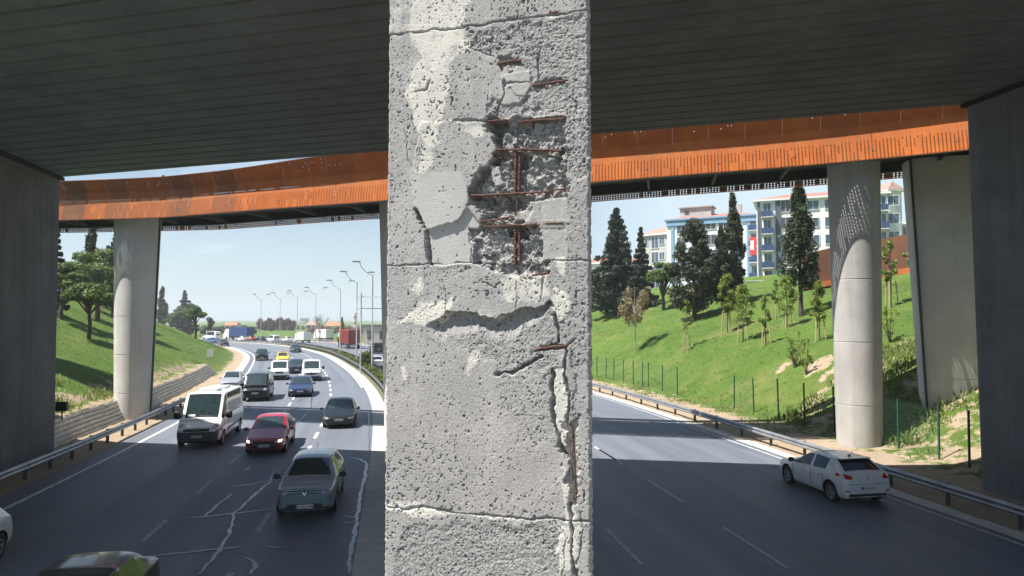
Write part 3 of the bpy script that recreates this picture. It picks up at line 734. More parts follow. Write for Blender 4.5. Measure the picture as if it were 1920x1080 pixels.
# --- sign seen from behind
sg_ = G(394, 700, .3); sn = thing('road_sign', 'pale grey square road sign on a thin post above the sandbag wall', 'road sign', (0, 0, 0))
sp = T(394, 692, 40, 120); sp = Vector((sp.x, sp.y, sp.z)); sn.location = sp; hh = sp.y / 1280
b_ = MB(); b_.tube([(0, 0, -.2), (0, 0, 38 * hh)], .04, 6); b_.build('post', M['galv'], sn)
b_ = MB(); b_.box((0, -.06, 30 * hh), (11 * hh, .03, 14.5 * hh)); b_.box((0, -.03, 30 * hh), (11 * hh, .03, .06)); b_.build('sign_plate', mat('sign_plate_grey', (.55, .57, .58), rough=.5, metal=.2), sn)
# ------------------------------------------------------------------ vehicles
def paint(name, c, rough=.28, metal=.0, coat=.8, dirt=.22):
    m, t, b = new_mat(name)
    tc = t.node('ShaderNodeTexCoord').outputs['Object']
    d = t.ramp(t.noise(tc, 3.5, 5, .6), .45, .75); s = t.node('ShaderNodeSeparateXYZ'); t.link(tc, s.inputs[0])
    low = t.ramp(t.math('ADD', s.outputs[2], t.math('MULTIPLY', t.noise(tc, 6, 4), .25)), .75, .3)
    f = t.math('ADD', t.math('MULTIPLY', d, dirt * .4), t.math('MULTIPLY', low, dirt))
    t.link(t.mix(f, c, (.20, .185, .165)), b.inputs['Base Color']); b.inputs['Metallic'].default_value = metal
    t.link(t.math('MULTIPLY_ADD', f, .5, rough), b.inputs['Roughness']); b.inputs['Coat Weight'].default_value = coat; b.inputs['Coat Roughness'].default_value = .06
    return m
M['glass'] = mat('tinted_window_glass', (.012, .016, .018), (.018, .022, .024), rough=.05, spec=.5, coat=.0)
M['screen'] = mat('windscreen_glass', (.02, .034, .036), (.03, .05, .056), rough=.05, spec=.8, coat=.5)
M['trim'] = mat('black_plastic_trim', (.022, .022, .023), (.03, .03, .031), rough=.55)
M['tyre'] = mat('tyre_rubber', (.018, .018, .018), (.03, .029, .027), rough=.85, scale=9)
M['rim'] = mat('alloy_rim', (.42, .43, .44), (.30, .31, .32), rough=.35, metal=.8)
M['chrome'] = mat('bright_metal_badge', (.7, .71, .72), (.6, .61, .62), rough=.15, metal=1.0)
M['lens'] = mat('headlight_lens', (.45, .48, .50), (.30, .33, .35), rough=.06, coat=1.0, spec=.8, scale=14)
M['lamp_on'] = mat('lit_headlight', (1.0, .86, .62), (1.0, .86, .62), rough=.2, emit=2.2)
M['tail'] = mat('red_tail_light', (.42, .018, .018), (.30, .01, .012), rough=.12, coat=.8)
M['plate'] = mat('licence_plate_white', (.62, .63, .64), (.55, .56, .57), rough=.5)
M['plate_txt'] = mat('licence_plate_lettering', (.02, .02, .025), rough=.6)
M['plate_blue'] = mat('licence_plate_blue', (.02, .05, .30), rough=.5)
M['grey_bumper'] = mat('grey_bumper_plastic', (.075, .077, .08), (.095, .097, .10), rough=.6)

def body_loft(L, Wd, H, hf, hc, belt, yc, yrf, yb, yrr, yd, deck, tail, zb=.20, wr=.74, lvl=2, van=False, beltr=None, nose=.80, rearw=.86, cladding=False, rearglass_side=False, rw=.32, wy=None, split_rear=True):
    """one closed shell with material slots: 0 paint 1 side glass 2 windscreen 3 dark 4 rear glass"""
    hw = Wd / 2; yF = L / 2; beltr = beltr or belt + .06; R_ = hw * wr
    def ring(w, zt_, mode, zb_=zb, bl=None, wrr=None):
        if mode == 'hood':
            return [(0, zb_), (w * .86, zb_), (w * .965, zb_ + .10), (w, .52 if not van else .6), (w * .985, zt_ - .17), (w * .945, zt_ - .045), (w * .87, zt_ - .005), (w * .78, zt_ + .008), (w * .4, zt_ + .03), (0, zt_ + .038)]
        r = wrr or R_
        return [(0, zb_), (w * .88, zb_), (w * .975, zb_ + .10), (w, .55 if not van else .7), (w * .99, bl - .14), (w * .955, bl), (r, zt_ - .055), (r - .085, zt_ - .008), (r * .5, zt_ + .016), (0, zt_ + .02)]
    bl = lambda y: belt + (beltr - belt) * (yc - y) / (yc - yd)
    st = [(yF, ring(hw * nose * .94, hf * .86, 'hood', zb + .10)), (yF - .07, ring(hw * nose, hf * .94, 'hood', zb + .02)), (yF - .30, ring(hw * (nose + .14), hf, 'hood')), (yF - .75, ring(hw * .985, hf + (hc - hf) * .45, 'hood')),
          (yc + .16, ring(hw, hc - .015, 'hood')), (yc, ring(hw, hc + .01, 'hood')),
          (yrf, ring(hw, H - .045, 'cab', bl=bl(yrf))), (yrf - .30, ring(hw, H - .01, 'cab', bl=bl(yrf - .3))), (yb + .05, ring(hw, H, 'cab', bl=bl(yb))), (yb - .05, ring(hw, H, 'cab', bl=bl(yb)))]
    tags = {}
    nb = len(st) - 1
    if yb - yrr > 1.1: st.append(((yb + yrr) / 2 - .1, ring(hw, H - .005, 'cab', bl=bl((yb + yrr) / 2))))
    st.append((yrr + .22, ring(hw, H - .025, 'cab', bl=bl(yrr)))); ig1 = len(st) - 1
    st.append((yrr, ring(hw, H - .05, 'cab', bl=bl(yrr)))); irr = len(st) - 1
    if van or tail == 'hatch':
        st.append((yd, ring(hw * .985, deck, 'cab' if van else 'hood', bl=(bl(yd) if van else None), wrr=R_ * .99 if van else None)))
        if tail == 'hatch': st.append((-yF + .06, ring(hw * .95, deck - .10, 'hood', zb + .04)))
        st.append((-yF, ring(hw * rearw, deck - (.22 if tail == 'hatch' else .05), 'hood' if tail == 'hatch' else 'cab', zb + .10, bl=None if tail == 'hatch' else beltr, wrr=None if tail == 'hatch' else R_ * .95)))
    else:
        st.append((yd, ring(hw * .985, deck, 'hood'))); st.append((-yF + .12, ring(hw * .95, deck + .01, 'hood', zb + .03))); st.append((-yF, ring(hw * rearw, deck - .12, 'hood', zb + .10)))
    n = len(st[0][1])
    me_v = []; crease = {}
    for y, r in st:
        for x, z in r: me_v.append((x, y, z))
        for x, z in r[1:-1]: me_v.append((-x, y, z))
    per = n + n - 2
    def vi(i, k, sgn): return i * per + (k if (sgn > 0 or k in (0, n - 1)) else n + k - 1)
    F = []; Mi = []; cr = []
    for i in range(len(st) - 1):
        for k in range(n - 1):
            mi = 0
            cab = 5 <= i
            if i == 5 and k in (7, 8): mi = 2
            elif k == 5 and 5 <= i < ig1 and i != nb - 1 and not (van == 'panel' and i >= nb): mi = 1
            elif k == 5 and rearglass_side and i == ig1: mi = 1
            elif i == irr and k in (7, 8) and not van: mi = 4
            if cladding and k in (0, 1): mi = 3
            if k == 0: mi = 3
            for sg in (1, -1):
                f = (vi(i, k, sg), vi(i + 1, k, sg), vi(i + 1, k + 1, sg), vi(i, k + 1, sg)); F.append(f if sg > 0 else f[::-1]); Mi.append(mi)
                if k in (5, 6) : cr.append((f[0], f[1], .55 if cab else .35))
                if k == 1: cr.append((f[0], f[1], .5))
    for end in (0, len(st) - 1):
        for k in range(n - 1):
            f = (vi(end, k, 1), vi(end, k + 1, 1), vi(end, k + 1, -1), vi(end, k, -1)); f = tuple(dict.fromkeys(f)); F.append(f if end == 0 else f[::-1]); Mi.append(3 if (cladding and k < 2) else 0)
    for i in ([5, 6, irr, irr + 1] + [nb - 1, nb, ig1]):
        for k in range(5, n - 1):
            for sg in (1, -1): cr.append((vi(i, k, sg), vi(i, k + 1, sg), .75 if k > 5 or i in (nb - 1, nb, ig1) else .4))
    me = bpy.data.meshes.new('tmp'); me.from_pydata(me_v, [], F); me.polygons.foreach_set('material_index', Mi)
    bm = bmesh.new(); bm.from_mesh(me); bm.verts.ensure_lookup_table(); bmesh.ops.recalc_face_normals(bm, faces=bm.faces)
    cl = bm.edges.layers.float.new('crease_edge')
    for a, b_, c in cr:
        e = bm.edges.get((bm.verts[a], bm.verts[b_]))
        if e: e[cl] = max(e[cl], c)
    bm.to_mesh(me); bm.free()
    for k in range(5): me.materials.append(bpy.data.materials[0])
    o = bpy.data.objects.new('tmp', me); COL.objects.link(o)
    md = o.modifiers.new('s', 'SUBSURF'); md.levels = lvl; md.render_levels = lvl; md.boundary_smooth = 'PRESERVE_CORNERS'
    cut = None
    if wy:
        cb_ = bmesh.new()
        for y in wy:
            for sg in (-1, 1):
                m_ = Matrix.Translation((sg * hw, y, rw + .02)) @ Matrix.Rotation(pi / 2, 4, 'Y')
                bmesh.ops.create_cone(cb_, cap_ends=True, segments=28, radius1=rw + .065, radius2=rw + .065, depth=.56, matrix=m_)
        cm = bpy.data.meshes.new('cut'); cb_.to_mesh(cm); cb_.free()
        for k in range(4): cm.materials.append(bpy.data.materials[k])
        cm.polygons.foreach_set('material_index', [3] * len(cm.polygons))
        cut = bpy.data.objects.new('cut', cm); COL.objects.link(cut)
        bo = o.modifiers.new('b', 'BOOLEAN'); bo.operation = 'DIFFERENCE'; bo.object = cut; bo.solver = 'EXACT'
        try: bo.material_mode = 'INDEX'
        except Exception: pass
    dg = bpy.context.evaluated_depsgraph_get(); ev = o.evaluated_get(dg); res = bpy.data.meshes.new_from_object(ev, depsgraph=dg)
    bpy.data.objects.remove(o); bpy.data.meshes.remove(me)
    if cut: bpy.data.objects.remove(cut)
    return res
def split_parts(res, parent, mats, names):
    nv = len(res.vertices); co = np.empty(nv * 3); res.vertices.foreach_get('co', co); co = co.reshape(-1, 3)
    polys = [(tuple(p.vertices), p.material_index) for p in res.polygons]
    tree = BVHTree.FromPolygons([tuple(c) for c in co], [p[0] for p in polys])
    for mi in range(5):
        fs = [p[0] for p in polys if p[1] == mi]
        if not fs: continue
        # every separate pane on its own side is its own part
        groups = [fs] if mi in (0, 2, 3, 4) else [[f for f in fs if co[f[0]][0] > 0], [f for f in fs if co[f[0]][0] <= 0]]
        for g in groups:
            if not g: continue
            used = sorted({i for f in g for i in f}); mp = {a: k for k, a in enumerate(used)}
            me = bpy.data.meshes.new(names[mi]); me.from_pydata([tuple(co[i]) for i in used], [], [tuple(mp[i] for i in f) for f in g]); me.materials.append(mats[mi])
            me.polygons.foreach_set('use_smooth', [True] * len(me.polygons)); me.set_sharp_from_angle(angle=radians(38))
            o = bpy.data.objects.new(names[mi], me); COL.objects.link(o); o.parent = parent
    return tree
def patch(name, tree, poly, m, parent, face, off=.008, grid=.05, thick=.012):
    """a thin shell laid on the body: poly in (x, z) seen from the front or rear, in (y, z) seen from a side"""
    bm = bmesh.new(); vs = [bm.verts.new((a, 0, b_)) for a, b_ in poly]; bm.faces.new(vs)
    xs_ = [p[0] for p in poly]; zs_ = [p[1] for p in poly]
    for lo, hi, no in ((min(xs_), max(xs_), (1, 0, 0)), (min(zs_), max(zs_), (0, 0, 1))):
        k = max(1, int((hi - lo) / grid))
        for i in range(1, k):
            c = lo + (hi - lo) * i / k
            bmesh.ops.bisect_plane(bm, geom=bm.verts[:] + bm.edges[:] + bm.faces[:], plane_co=(no[0] * c, 0, no[2] * c), plane_no=no)
    d = {'front': Vector((0, -1, 0)), 'rear': Vector((0, 1, 0)), 'left': Vector((1, 0, 0)), 'right': Vector((-1, 0, 0)), 'top': Vector((0, 0, -1))}[face]
    last = None; miss = []
    for v in bm.verts:
        a, b_ = v.co.x, v.co.z
        org = (Vector((a, 0, b_)) if face in ('front', 'rear') else (Vector((0, a, b_)) if face in ('left', 'right') else Vector((a, b_, 0)))) - d * 9
        hit, no, _, _ = tree.ray_cast(org, d)
        if hit is None: miss.append((v, org)); continue
        v.co = hit - d * off; last = hit
    for v, org in miss:
        best = min((w for w in bm.verts if w not in [q[0] for q in miss]), key=lambda w: (w.co - org - d * 9).length, default=None)
        base = org + d * 9
        if face in ('front', 'rear'): v.co = Vector((base.x, best.co.y if best else 0, base.z))
        elif face == 'top': v.co = Vector((base.x, base.y, best.co.z if best else 0))
        else: v.co = Vector((best.co.x if best else 0, base.y, base.z))
    r = bmesh.ops.extrude_face_region(bm, geom=bm.faces[:])
    for v in r['geom']:
        if isinstance(v, bmesh.types.BMVert): v.co += d * thick
    bmesh.ops.recalc_face_normals(bm, faces=bm.faces)
    me = bpy.data.meshes.new(name); bm.to_mesh(me); bm.free(); me.materials.append(m)
    me.polygons.foreach_set('use_smooth', [True] * len(me.polygons)); me.set_sharp_from_angle(angle=radians(40))
    o = bpy.data.objects.new(name, me); COL.objects.link(o); o.parent = parent; return o
_wc = {}
def wheel(parent, x, y, r, w, spokes=5):
    key = (r, w, spokes)
    if key not in _wc:
        n = 28; prof = [(r * .62, -w * .42), (r * .93, -w * .5), (r, -w * .38), (r, w * .38), (r * .93, w * .5), (r * .62, w * .42), (r * .60, w * .2), (r * .60, -w * .2)]
        mbt = MB(); mbt.ring_loft([[(o_, a * cos(2 * pi * k / n), a * sin(2 * pi * k / n)) for a, o_ in prof] for k in range(n)] + [[(o_, a, 0) for a, o_ in prof]], caps=False)
        tm = mbt.build('wheel', M['tyre'], None, smooth=True, sharp=30)
        mr = MB(); mr.ring_loft([[(o_, a * cos(2 * pi * k / n), a * sin(2 * pi * k / n)) for a, o_ in ((r * .64, w * .38), (r * .64, w * .44), (r * .56, w * .42), (r * .56, w * .30))] for k in range(n)] + [[(o_, a, 0) for a, o_ in ((r * .64, w * .38), (r * .64, w * .44), (r * .56, w * .42), (r * .56, w * .30))]], caps=False)
        for k in range(spokes):
            a = 2 * pi * k / spokes; c = Vector((w * .34, cos(a) * r * .32, sin(a) * r * .32)); mr.box(c, (.03, r * .62, r * .16), M=Matrix.Rotation(a, 3, 'X'))
        mr.tube([(w * .2, 0, 0), (w * .40, 0, 0)], r * .14, 10); mr.add([(w * .12, r * .6 * cos(2 * pi * k / n), r * .6 * sin(2 * pi * k / n)) for k in range(n)], [tuple(range(n))])
        rm = mr.build('rim', M['rim'], None)
        _wc[key] = (tm.data, rm.data); bpy.data.objects.remove(tm); bpy.data.objects.remove(rm)
    o = bpy.data.objects.new('wheel', _wc[key][0]); COL.objects.link(o); o.parent = parent; o.location = (x, y, r)
    if x < 0: o.rotation_euler = (0, 0, pi)
    k = bpy.data.objects.new('rim', _wc[key][1]); COL.objects.link(k); k.parent = o
    return o
def text_mesh(name, s, size, m, parent, loc, rot, ext=.002):
    cu = bpy.data.curves.new('t', 'FONT'); cu.body = s; cu.size = size; cu.align_x = 'CENTER'; cu.align_y = 'CENTER'; cu.extrude = ext
    o = bpy.data.objects.new('t', cu); COL.objects.link(o); dg = bpy.context.evaluated_depsgraph_get()
    me = bpy.data.meshes.new_from_object(o.evaluated_get(dg), depsgraph=dg); bpy.data.objects.remove(o); me.name = name; me.materials.clear(); me.materials.append(m)
    q = bpy.data.objects.new(name, me); COL.objects.link(q); q.parent = parent; q.location = loc; q.rotation_euler = rot; return q
def plate(tree, parent, z, face, text, wd=.52, hgt=.115):
    sg = 1 if face == 'front' else -1; d = Vector((0, -sg, 0)); hit, *_ = tree.ray_cast(Vector((0, 9 * sg, z)), d)
    y = hit.y if hit else 0
    pl = MB(); pl.box((0, 0, 0), (wd, .02, hgt)); p = pl.build('licence_plate', M['plate'], parent); p.location = (0, y + sg * .035, z)
    bb = MB(); bb.box((wd / 2 * -.91 * -sg, sg * .0115, 0), (wd * .085, .004, hgt * .96)); bb.build('country_band', M['plate_blue'], p)
    if text: text_mesh('plate_lettering', text, .105, M['plate_txt'], p, (-.02 * sg, sg * .012, -.002), (pi / 2, 0, pi if sg > 0 else 0))
    return p
def mirror(parent, x, y, z, m, s=1.0):
    for sg in (-1, 1):
        a = MB(); rings = []
        for f, k in ((0, .55), (.35, .95), (.75, 1.0), (1, .7)):
            rings.append([(sg * (x + .03 + f * .20 * s), y + k * .06 * cos(2 * pi * i / 10) * s, z + k * .085 * s * sin(2 * pi * i / 10) * (1.0 if s < 1.3 else 1.6)) for i in range(10)])
        a.ring_loft(rings); a.box((sg * (x - .01), y, z - .05), (.12, .05, .04)); a.build('wing_mirror', m, parent, smooth=True, sharp=60)
def mirrored(poly): return [(-a, b_) for a, b_ in reversed(poly)]
def vehicle(name, label, cat, loc, fwd, spec, pm, front, rear=None, sides=None, lvl=2, plates=(None, None), mirr=None, handles=True, group=None, roofparts=None):
    """loc: ground point under the body centre"""
    v = thing(name, label, cat, loc, atan2(-fwd[0], fwd[1]), group)
    wy = (spec['wf'], spec['wrear']); rw = spec.get('rw', .32)
    sp = {k: w for k, w in spec.items() if k not in ('wf', 'wrear', 'track')}
    res = body_loft(lvl=lvl, wy=wy, **sp)
    tree = split_parts(res, v, [pm, M['glass'], M['screen'], M['trim'], M['glass']], ['body', 'side_window', 'windscreen', 'underbody_trim', 'rear_window'])
    bpy.data.meshes.remove(res)
    hw = spec['Wd'] / 2
    for y in wy:
        for sg in (-1, 1): wheel(v, sg * (hw - .13), y, rw, .21)
    for nm, poly, mm, both in front:
        of_ = .022 if nm in ('lit_lamp', 'badge_core', 'chrome_blade', 'lamp_core') else (.015 if nm in ('badge', 'daytime_light') else .009)
        patch(nm, tree, poly, mm, v, 'front', off=of_)
        if both: patch(nm, tree, mirrored(poly), mm, v, 'front', off=of_)
    for nm, poly, mm, both in (rear or []):
        patch(nm, tree, poly, mm, v, 'rear')
        if both: patch(nm, tree, mirrored(poly), mm, v, 'rear')
    for nm, poly, mm in (sides or []):
        patch(nm, tree, poly, mm, v, 'left'.replace('left', 'right')); patch(nm, tree, poly, mm, v, 'left')
    if plates[0] is not None: plate(tree, v, plates[0][0], 'front', plates[0][1])
    if plates[1] is not None: plate(tree, v, plates[1][0], 'rear', plates[1][1])
    if mirr: mirror(v, hw * .97, mirr[0], mirr[1], mirr[2], mirr[3] if len(mirr) > 3 else 1.0)
    return v, tree
def hatch(L, Wd, H, **k):
    d = dict(L=L, Wd=Wd, H=H, hf=H * .55, hc=H * .66, belt=H * .635, yc=L * .20, yrf=L * .02, yb=-L * .07, yrr=-L * .36, yd=-L * .455, deck=H * .68, tail='hatch', wf=L / 2 - .83, wrear=-L / 2 + .72, beltr=H * .69); d.update(k); return d
def sedan(L, Wd, H, **k):
    d = dict(L=L, Wd=Wd, H=H, hf=H * .50, hc=H * .645, belt=H * .63, yc=L * .19, yrf=L * .035, yb=-L * .055, yrr=-L * .24, yd=-L * .375, deck=H * .70, tail='sedan', wf=L / 2 - .88, wrear=-L / 2 + .98, beltr=H * .66); d.update(k); return d
def van(L, Wd, H, **k):
    d = dict(L=L, Wd=Wd, H=H, hf=H * .48, hc=H * .575, belt=H * .56, yc=L * .33, yrf=L * .18, yb=L * .06, yrr=-L * .44, yd=-L * .485, deck=H - .06, tail='van', van=True, wf=L / 2 - .92, wrear=-L / 2 + .95, wr=.86, beltr=H * .56, zb=.24, nose=.84, rearw=.95, rw=.34); d.update(k); return d
def on_road(px, py, L, toward=True, z=0, mode='front'):
    g = G(px, py, z); o, s = offs([(g.x, g.y)]); _, t = road(float(s[0]), 0); f = -t if toward else t
    c = g - f * (L / 2 - .85) if (mode == 'front') else g + f * (L / 2 - .75)
    return Vector((c.x, c.y, z)), f
def std_front(Wd, hf, wide=True, lampm=None, grille=None, lamp_h=.13, lamp_in=.50, low=True, zlo=.32, lo=None):
    hw = Wd / 2; lm = lampm or M['lens']; z = hf
    fr = [('headlight', [(hw * lamp_in, z - .16), (hw * .70, z - .19), (hw * .90, z - .13), (hw * .93, z - .045), (hw * .72, z - .065), (hw * (lamp_in + .02), z - .12)], lm, True)]
    fr.append(('grille', grille or [(-hw * .46, z - .20), (hw * .46, z - .20), (hw * .49, z - .12), (-hw * .49, z - .12)], M['trim'], False))
    if low: fr.append(('lower_intake', lo or [(-hw * .58, zlo), (hw * .58, zlo), (hw * .66, zlo + .13), (-hw * .66, zlo + .13)], M['trim'], False))
    return fr
def door_lines(spec, sill=.34):
    L = spec['L']; out = []
    for y in (spec['yc'] - .02, spec['yb'], spec['yrr'] + .35):
        out.append(('door_seam', [(y - .007, sill), (y + .007, sill), (y + .007, spec['belt'] - .06), (y - .007, spec['belt'] - .06)], M['trim']))
    for y in (spec['yb'] + .16, spec['yrr'] + .52):
        out.append(('door_handle', [(y - .09, spec['belt'] - .15), (y + .09, spec['belt'] - .15), (y + .09, spec['belt'] - .115), (y - .09, spec['belt'] - .115)], M['chrome']))
    return out
C_ = lambda n, c, **k: paint(n, c, **k)
P_ = dict(greyblue=C_('grey_blue_paint', (.17, .235, .265), metal=.2, dirt=.10), red=C_('red_paint', (.36, .010, .035), dirt=.08), white=C_('white_paint', (.72, .73, .72)), black=C_('black_paint', (.006, .007, .010), dirt=.03, coat=.35), silver=C_('silver_paint', (.46, .48, .50), metal=.45, rough=.3),
          navy=C_('navy_paint', (.018, .032, .10), metal=.2, dirt=.06), yellow=C_('taxi_yellow_paint', (.72, .50, .02)), charcoal=C_('charcoal_paint', (.022, .026, .034), metal=.2, dirt=.05), pearl=C_('pearl_white_paint', (.60, .615, .62)), orange=C_('orange_red_paint', (.55, .09, .04)), blue=C_('blue_paint', (.04, .09, .24), metal=.2))
# 1 grey-blue crossover
sp = hatch(4.24, 1.82, 1.52, cladding=True, zb=.22, hf=.95, hc=1.06, belt=1.03, rw=.35, nose=.80, beltr=1.12, wr=.70, yc=.98, yrf=.20)
c, f = on_road(577, 962, 4.24); hw = .9
fr = [('headlight', [(.52, .80), (.70, .80), (.82, .88), (.80, .93), (.62, .89), (.50, .87)], M['lens'], True), ('grille', [(-.52, .80), (.52, .80), (.54, .875), (-.54, .875)], M['trim'], False), ('daytime_light', [(.70, .50), (.735, .47), (.79, .70), (.75, .72)], M['chrome'], True),
      ('lower_intake', [(-.56, .36), (.56, .36), (.50, .50), (-.50, .50)], M['trim'], False), ('chrome_blade', [(-.54, .885), (.54, .885), (.53, .905), (-.53, .905)], M['chrome'], False), ('lamp_core', [(.56, .835), (.78, .885), (.78, .905), (.56, .86)], M['chrome'], True), ('bumper_lip', [(-.60, .285), (.60, .285), (.62, .325), (-.62, .325)], M['rim'], False)]
car1, tr1 = vehicle('crossover', 'grey blue crossover with a diamond badge, driving toward the camera in the bridge shade', 'car', c, f, sp, P_['greyblue'], fr, sides=door_lines(sp), plates=((.43, '34 NLB 488'), None), mirr=(.78, 1.06, M['trim']))
h_ = max((tr1.ray_cast(Vector((0, 9, z)), Vector((0, -1, 0)))[0].y for z in (.74, .84, .95))); b_ = MB()
ou, inn = [(0, .125), (.085, 0), (0, -.125), (-.085, 0)], [(0, .06), (.04, 0), (0, -.06), (-.04, 0)]
b_.ring_loft([[(x, y, z) for x, z in l] for y, l in ((0, ou), (.02, ou), (.03, [(x * .8, z * .8) for x, z in ou]), (.02, inn), (0, inn))], caps=False); q_ = b_.build('badge', M['chrome'], car1); q_.location = (0, h_ + .004, .845)
b_ = MB(); b_.tube([(0, -1.3, 1.56), (0, -1.42, 1.72)], .008, 5); b_.build('aerial', M['trim'], car1)
# 2 red saloon with its lights on
sp = sedan(4.53, 1.79, 1.49); c, f = on_road(500, 848, 4.53)
fr = std_front(1.79, .745, lampm=M['lens']); fr.append(('lit_lamp', [(.60, .585), (.73, .59), (.76, .68), (.62, .68)], M['lamp_on'], True))
fr[1] = ('grille', [(-.42, .50), (.42, .50), (.46, .635), (-.46, .635)], M['trim'], False)
vehicle('saloon_car', 'dark red saloon with both headlights on, beside the white minibus', 'car', c, f, sp, P_['red'], fr, sides=door_lines(sp), plates=((.44, '34 BRS 52'), None), mirr=(.80, .98, P_['red']))
# 3 white minibus
sp = van(5.95, 2.04, 2.44, hf=.98, hc=1.28, belt=1.30, beltr=1.30, yc=2.05, yrf=1.32, yb=.95, rw=.345, wf=1.98, wrear=-1.95, nose=.80, cladding=True)
c, f = on_road(376, 836, 5.95)
fr = [('headlight', [(.62, .90), (.80, .88), (.90, 1.00), (.86, 1.16), (.74, 1.12), (.64, 1.0)], M['lens'], True), ('grille', [(-.56, .80), (.56, .80), (.60, .96), (-.60, .96)], M['trim'], False), ('front_bumper', [(-.88, .36), (.88, .36), (.93, .70), (.80, .78), (-.80, .78), (-.93, .70)], M['grey_bumper'], False), ('bumper_corner', [(.60, .30), (.99, .30), (1.0, .86), (.90, .88), (.80, .78)], M['grey_bumper'], True), ('lower_intake', [(-.46, .40), (.46, .40), (.50, .50), (-.50, .50)], M['trim'], False),
      ('wiper', [(-.62, 1.36), (.10, 1.42), (.10, 1.45), (-.62, 1.39)], M['trim'], False), ('windscreen_card', [(.30, 1.38), (.62, 1.37), (.62, 1.47), (.30, 1.48)], M['plate'], False)]
sd_ = [('door_seam', [(y - .009, .5), (y + .009, .5), (y + .009, 1.25), (y - .009, 1.25)], M['trim']) for y in (1.86, .96, -.25)] + [('side_moulding', [(-2.5, .62), (1.3, .62), (1.3, .72), (-2.5, .72)], M['grey_bumper'])]
bus, trb = vehicle('minibus', 'white high roof minibus with grey front bumper, nearest the outer guard rail', 'minibus', c, f, sp, P_['white'], fr, sides=sd_, plates=((.57, '34 HT 7015'), None), mirr=(1.72, 1.42, M['trim'], 1.5))
a = MB(); a.ring_loft([[(x * k, y0 + y * k, z) for x, y in [(-.42, -.40), (.42, -.40), (.48, -.2), (.48, .3), (.40, .42), (-.40, .42), (-.48, .3), (-.48, -.2)]] for y0, z, k in ((.30, 2.42, 1), (.30, 2.56, .96), (.30, 2.60, .8))]); a.build('roof_air_unit', P_['white'], bus, smooth=True, sharp=40)
a = MB(); a.ring_loft([[(x * k, y0 + y * k, z) for x, y in [(-.52, -.55), (.52, -.55), (.52, .5), (.40, .6), (-.40, .6), (-.52, .5)]] for y0, z, k in ((-1.2, 2.42, 1), (-1.2, 2.52, .96), (-1.2, 2.55, .8))]); a.build('roof_air_unit', P_['white'], bus, smooth=True, sharp=40)
# 4 black saloon, inner lane
sp = sedan(4.5, 1.83, 1.43); c, f = on_road(636, 800, 4.5)
fr = std_front(1.83, .715); fr[1] = ('grille', [(-.44, .36), (.44, .36), (.52, .56), (.46, .67), (-.46, .67), (-.52, .56)], M['trim'], False); fr[2] = ('side_intake', [(.60, .33), (.80, .34), (.82, .52), (.64, .50)], M['trim'], True)
vehicle('saloon_car', 'glossy black saloon with wide grille in the inner lane under the footbridge shadow', 'car', c, f, sp, P_['black'], fr, sides=door_lines(sp), plates=((.50, '34 EZ 2109'), None), mirr=(.78, .95, P_['black']))
# 5 black van
sp = van(4.9, 1.90, 1.95, hf=.96, hc=1.12, belt=1.10, beltr=1.10, yc=1.72, yrf=1.02, yb=.55, rw=.335, wf=1.52, wrear=-1.50); c, f = on_road(480, 751, 4.9)
fr = [('headlight', [(.58, .82), (.84, .82), (.87, .98), (.60, .96)], M['lens'], True), ('grille', [(-.56, .82), (.56, .82), (.57, .95), (-.57, .95)], M['trim'], False), ('lower_intake', [(-.62, .40), (.62, .40), (.66, .56), (-.66, .56)], M['trim'], False)]
vehicle('passenger_van', 'black boxy passenger van ahead of the silver saloon', 'van', c, f, sp, P_['black'], fr, plates=((.62, '34 CVN 90'), None), mirr=(1.35, 1.22, M['trim'], 1.2))
# 6 silver saloon
sp = sedan(4.6, 1.77, 1.45); c, f = on_road(432, 730, 4.6)
vehicle('saloon_car', 'silver saloon in the outer lane near the end of the guard rail', 'car', c, f, sp, P_['silver'], std_front(1.77, .725), sides=door_lines(sp), plates=((.44, ''), None), mirr=(.78, .95, P_['silver']))
# 7 white compact van
sp = van(4.4, 1.83, 1.84, hf=.98, hc=1.10, belt=1.08, beltr=1.10, yc=1.36, yrf=.74, yb=.25, rw=.32); c, f = on_road(524, 712, 4.4)
fr = [('headlight', [(.56, .84), (.82, .86), (.86, 1.02), (.66, .96)], M['lens'], True), ('grille', [(-.34, .70), (.34, .70), (.42, .80), (.36, .90), (-.36, .90), (-.42, .80)], M['trim'], False), ('lower_bumper', [(-.82, .28), (.82, .28), (.84, .50), (-.84, .50)], M['trim'], False)]
vehicle('compact_van', 'white compact van with dark lower bumper and oval grille behind the black van', 'van', c, f, sp, P_['white'], fr, mirr=(1.0, 1.16, M['trim'], 1.2))
# 8 white mid-size van
sp = van(5.0, 1.95, 1.95, hf=.96, hc=1.16, belt=1.15, beltr=1.15, yc=1.70, yrf=.98, yb=.5, rw=.335); c, f = on_road(584, 714, 5.0)
fr = [('headlight', [(.50, .80), (.84, .92), (.86, 1.06), (.60, .90)], M['lens'], True), ('grille', [(-.52, .74), (0, .64), (.52, .74), (.58, .86), (-.58, .86)], M['trim'], False), ('lower_bumper', [(-.86, .30), (.86, .30), (.88, .52), (-.88, .52)], M['trim'], False), ('badge', [(-.06, .82), (.06, .82), (.06, .92), (-.06, .92)], M['chrome'], False)]
vehicle('panel_van', 'white mid size van with wide V shaped grille behind the navy saloon', 'van', c, f, sp, P_['pearl'], fr, mirr=(1.3, 1.28, M['trim'], 1.3))
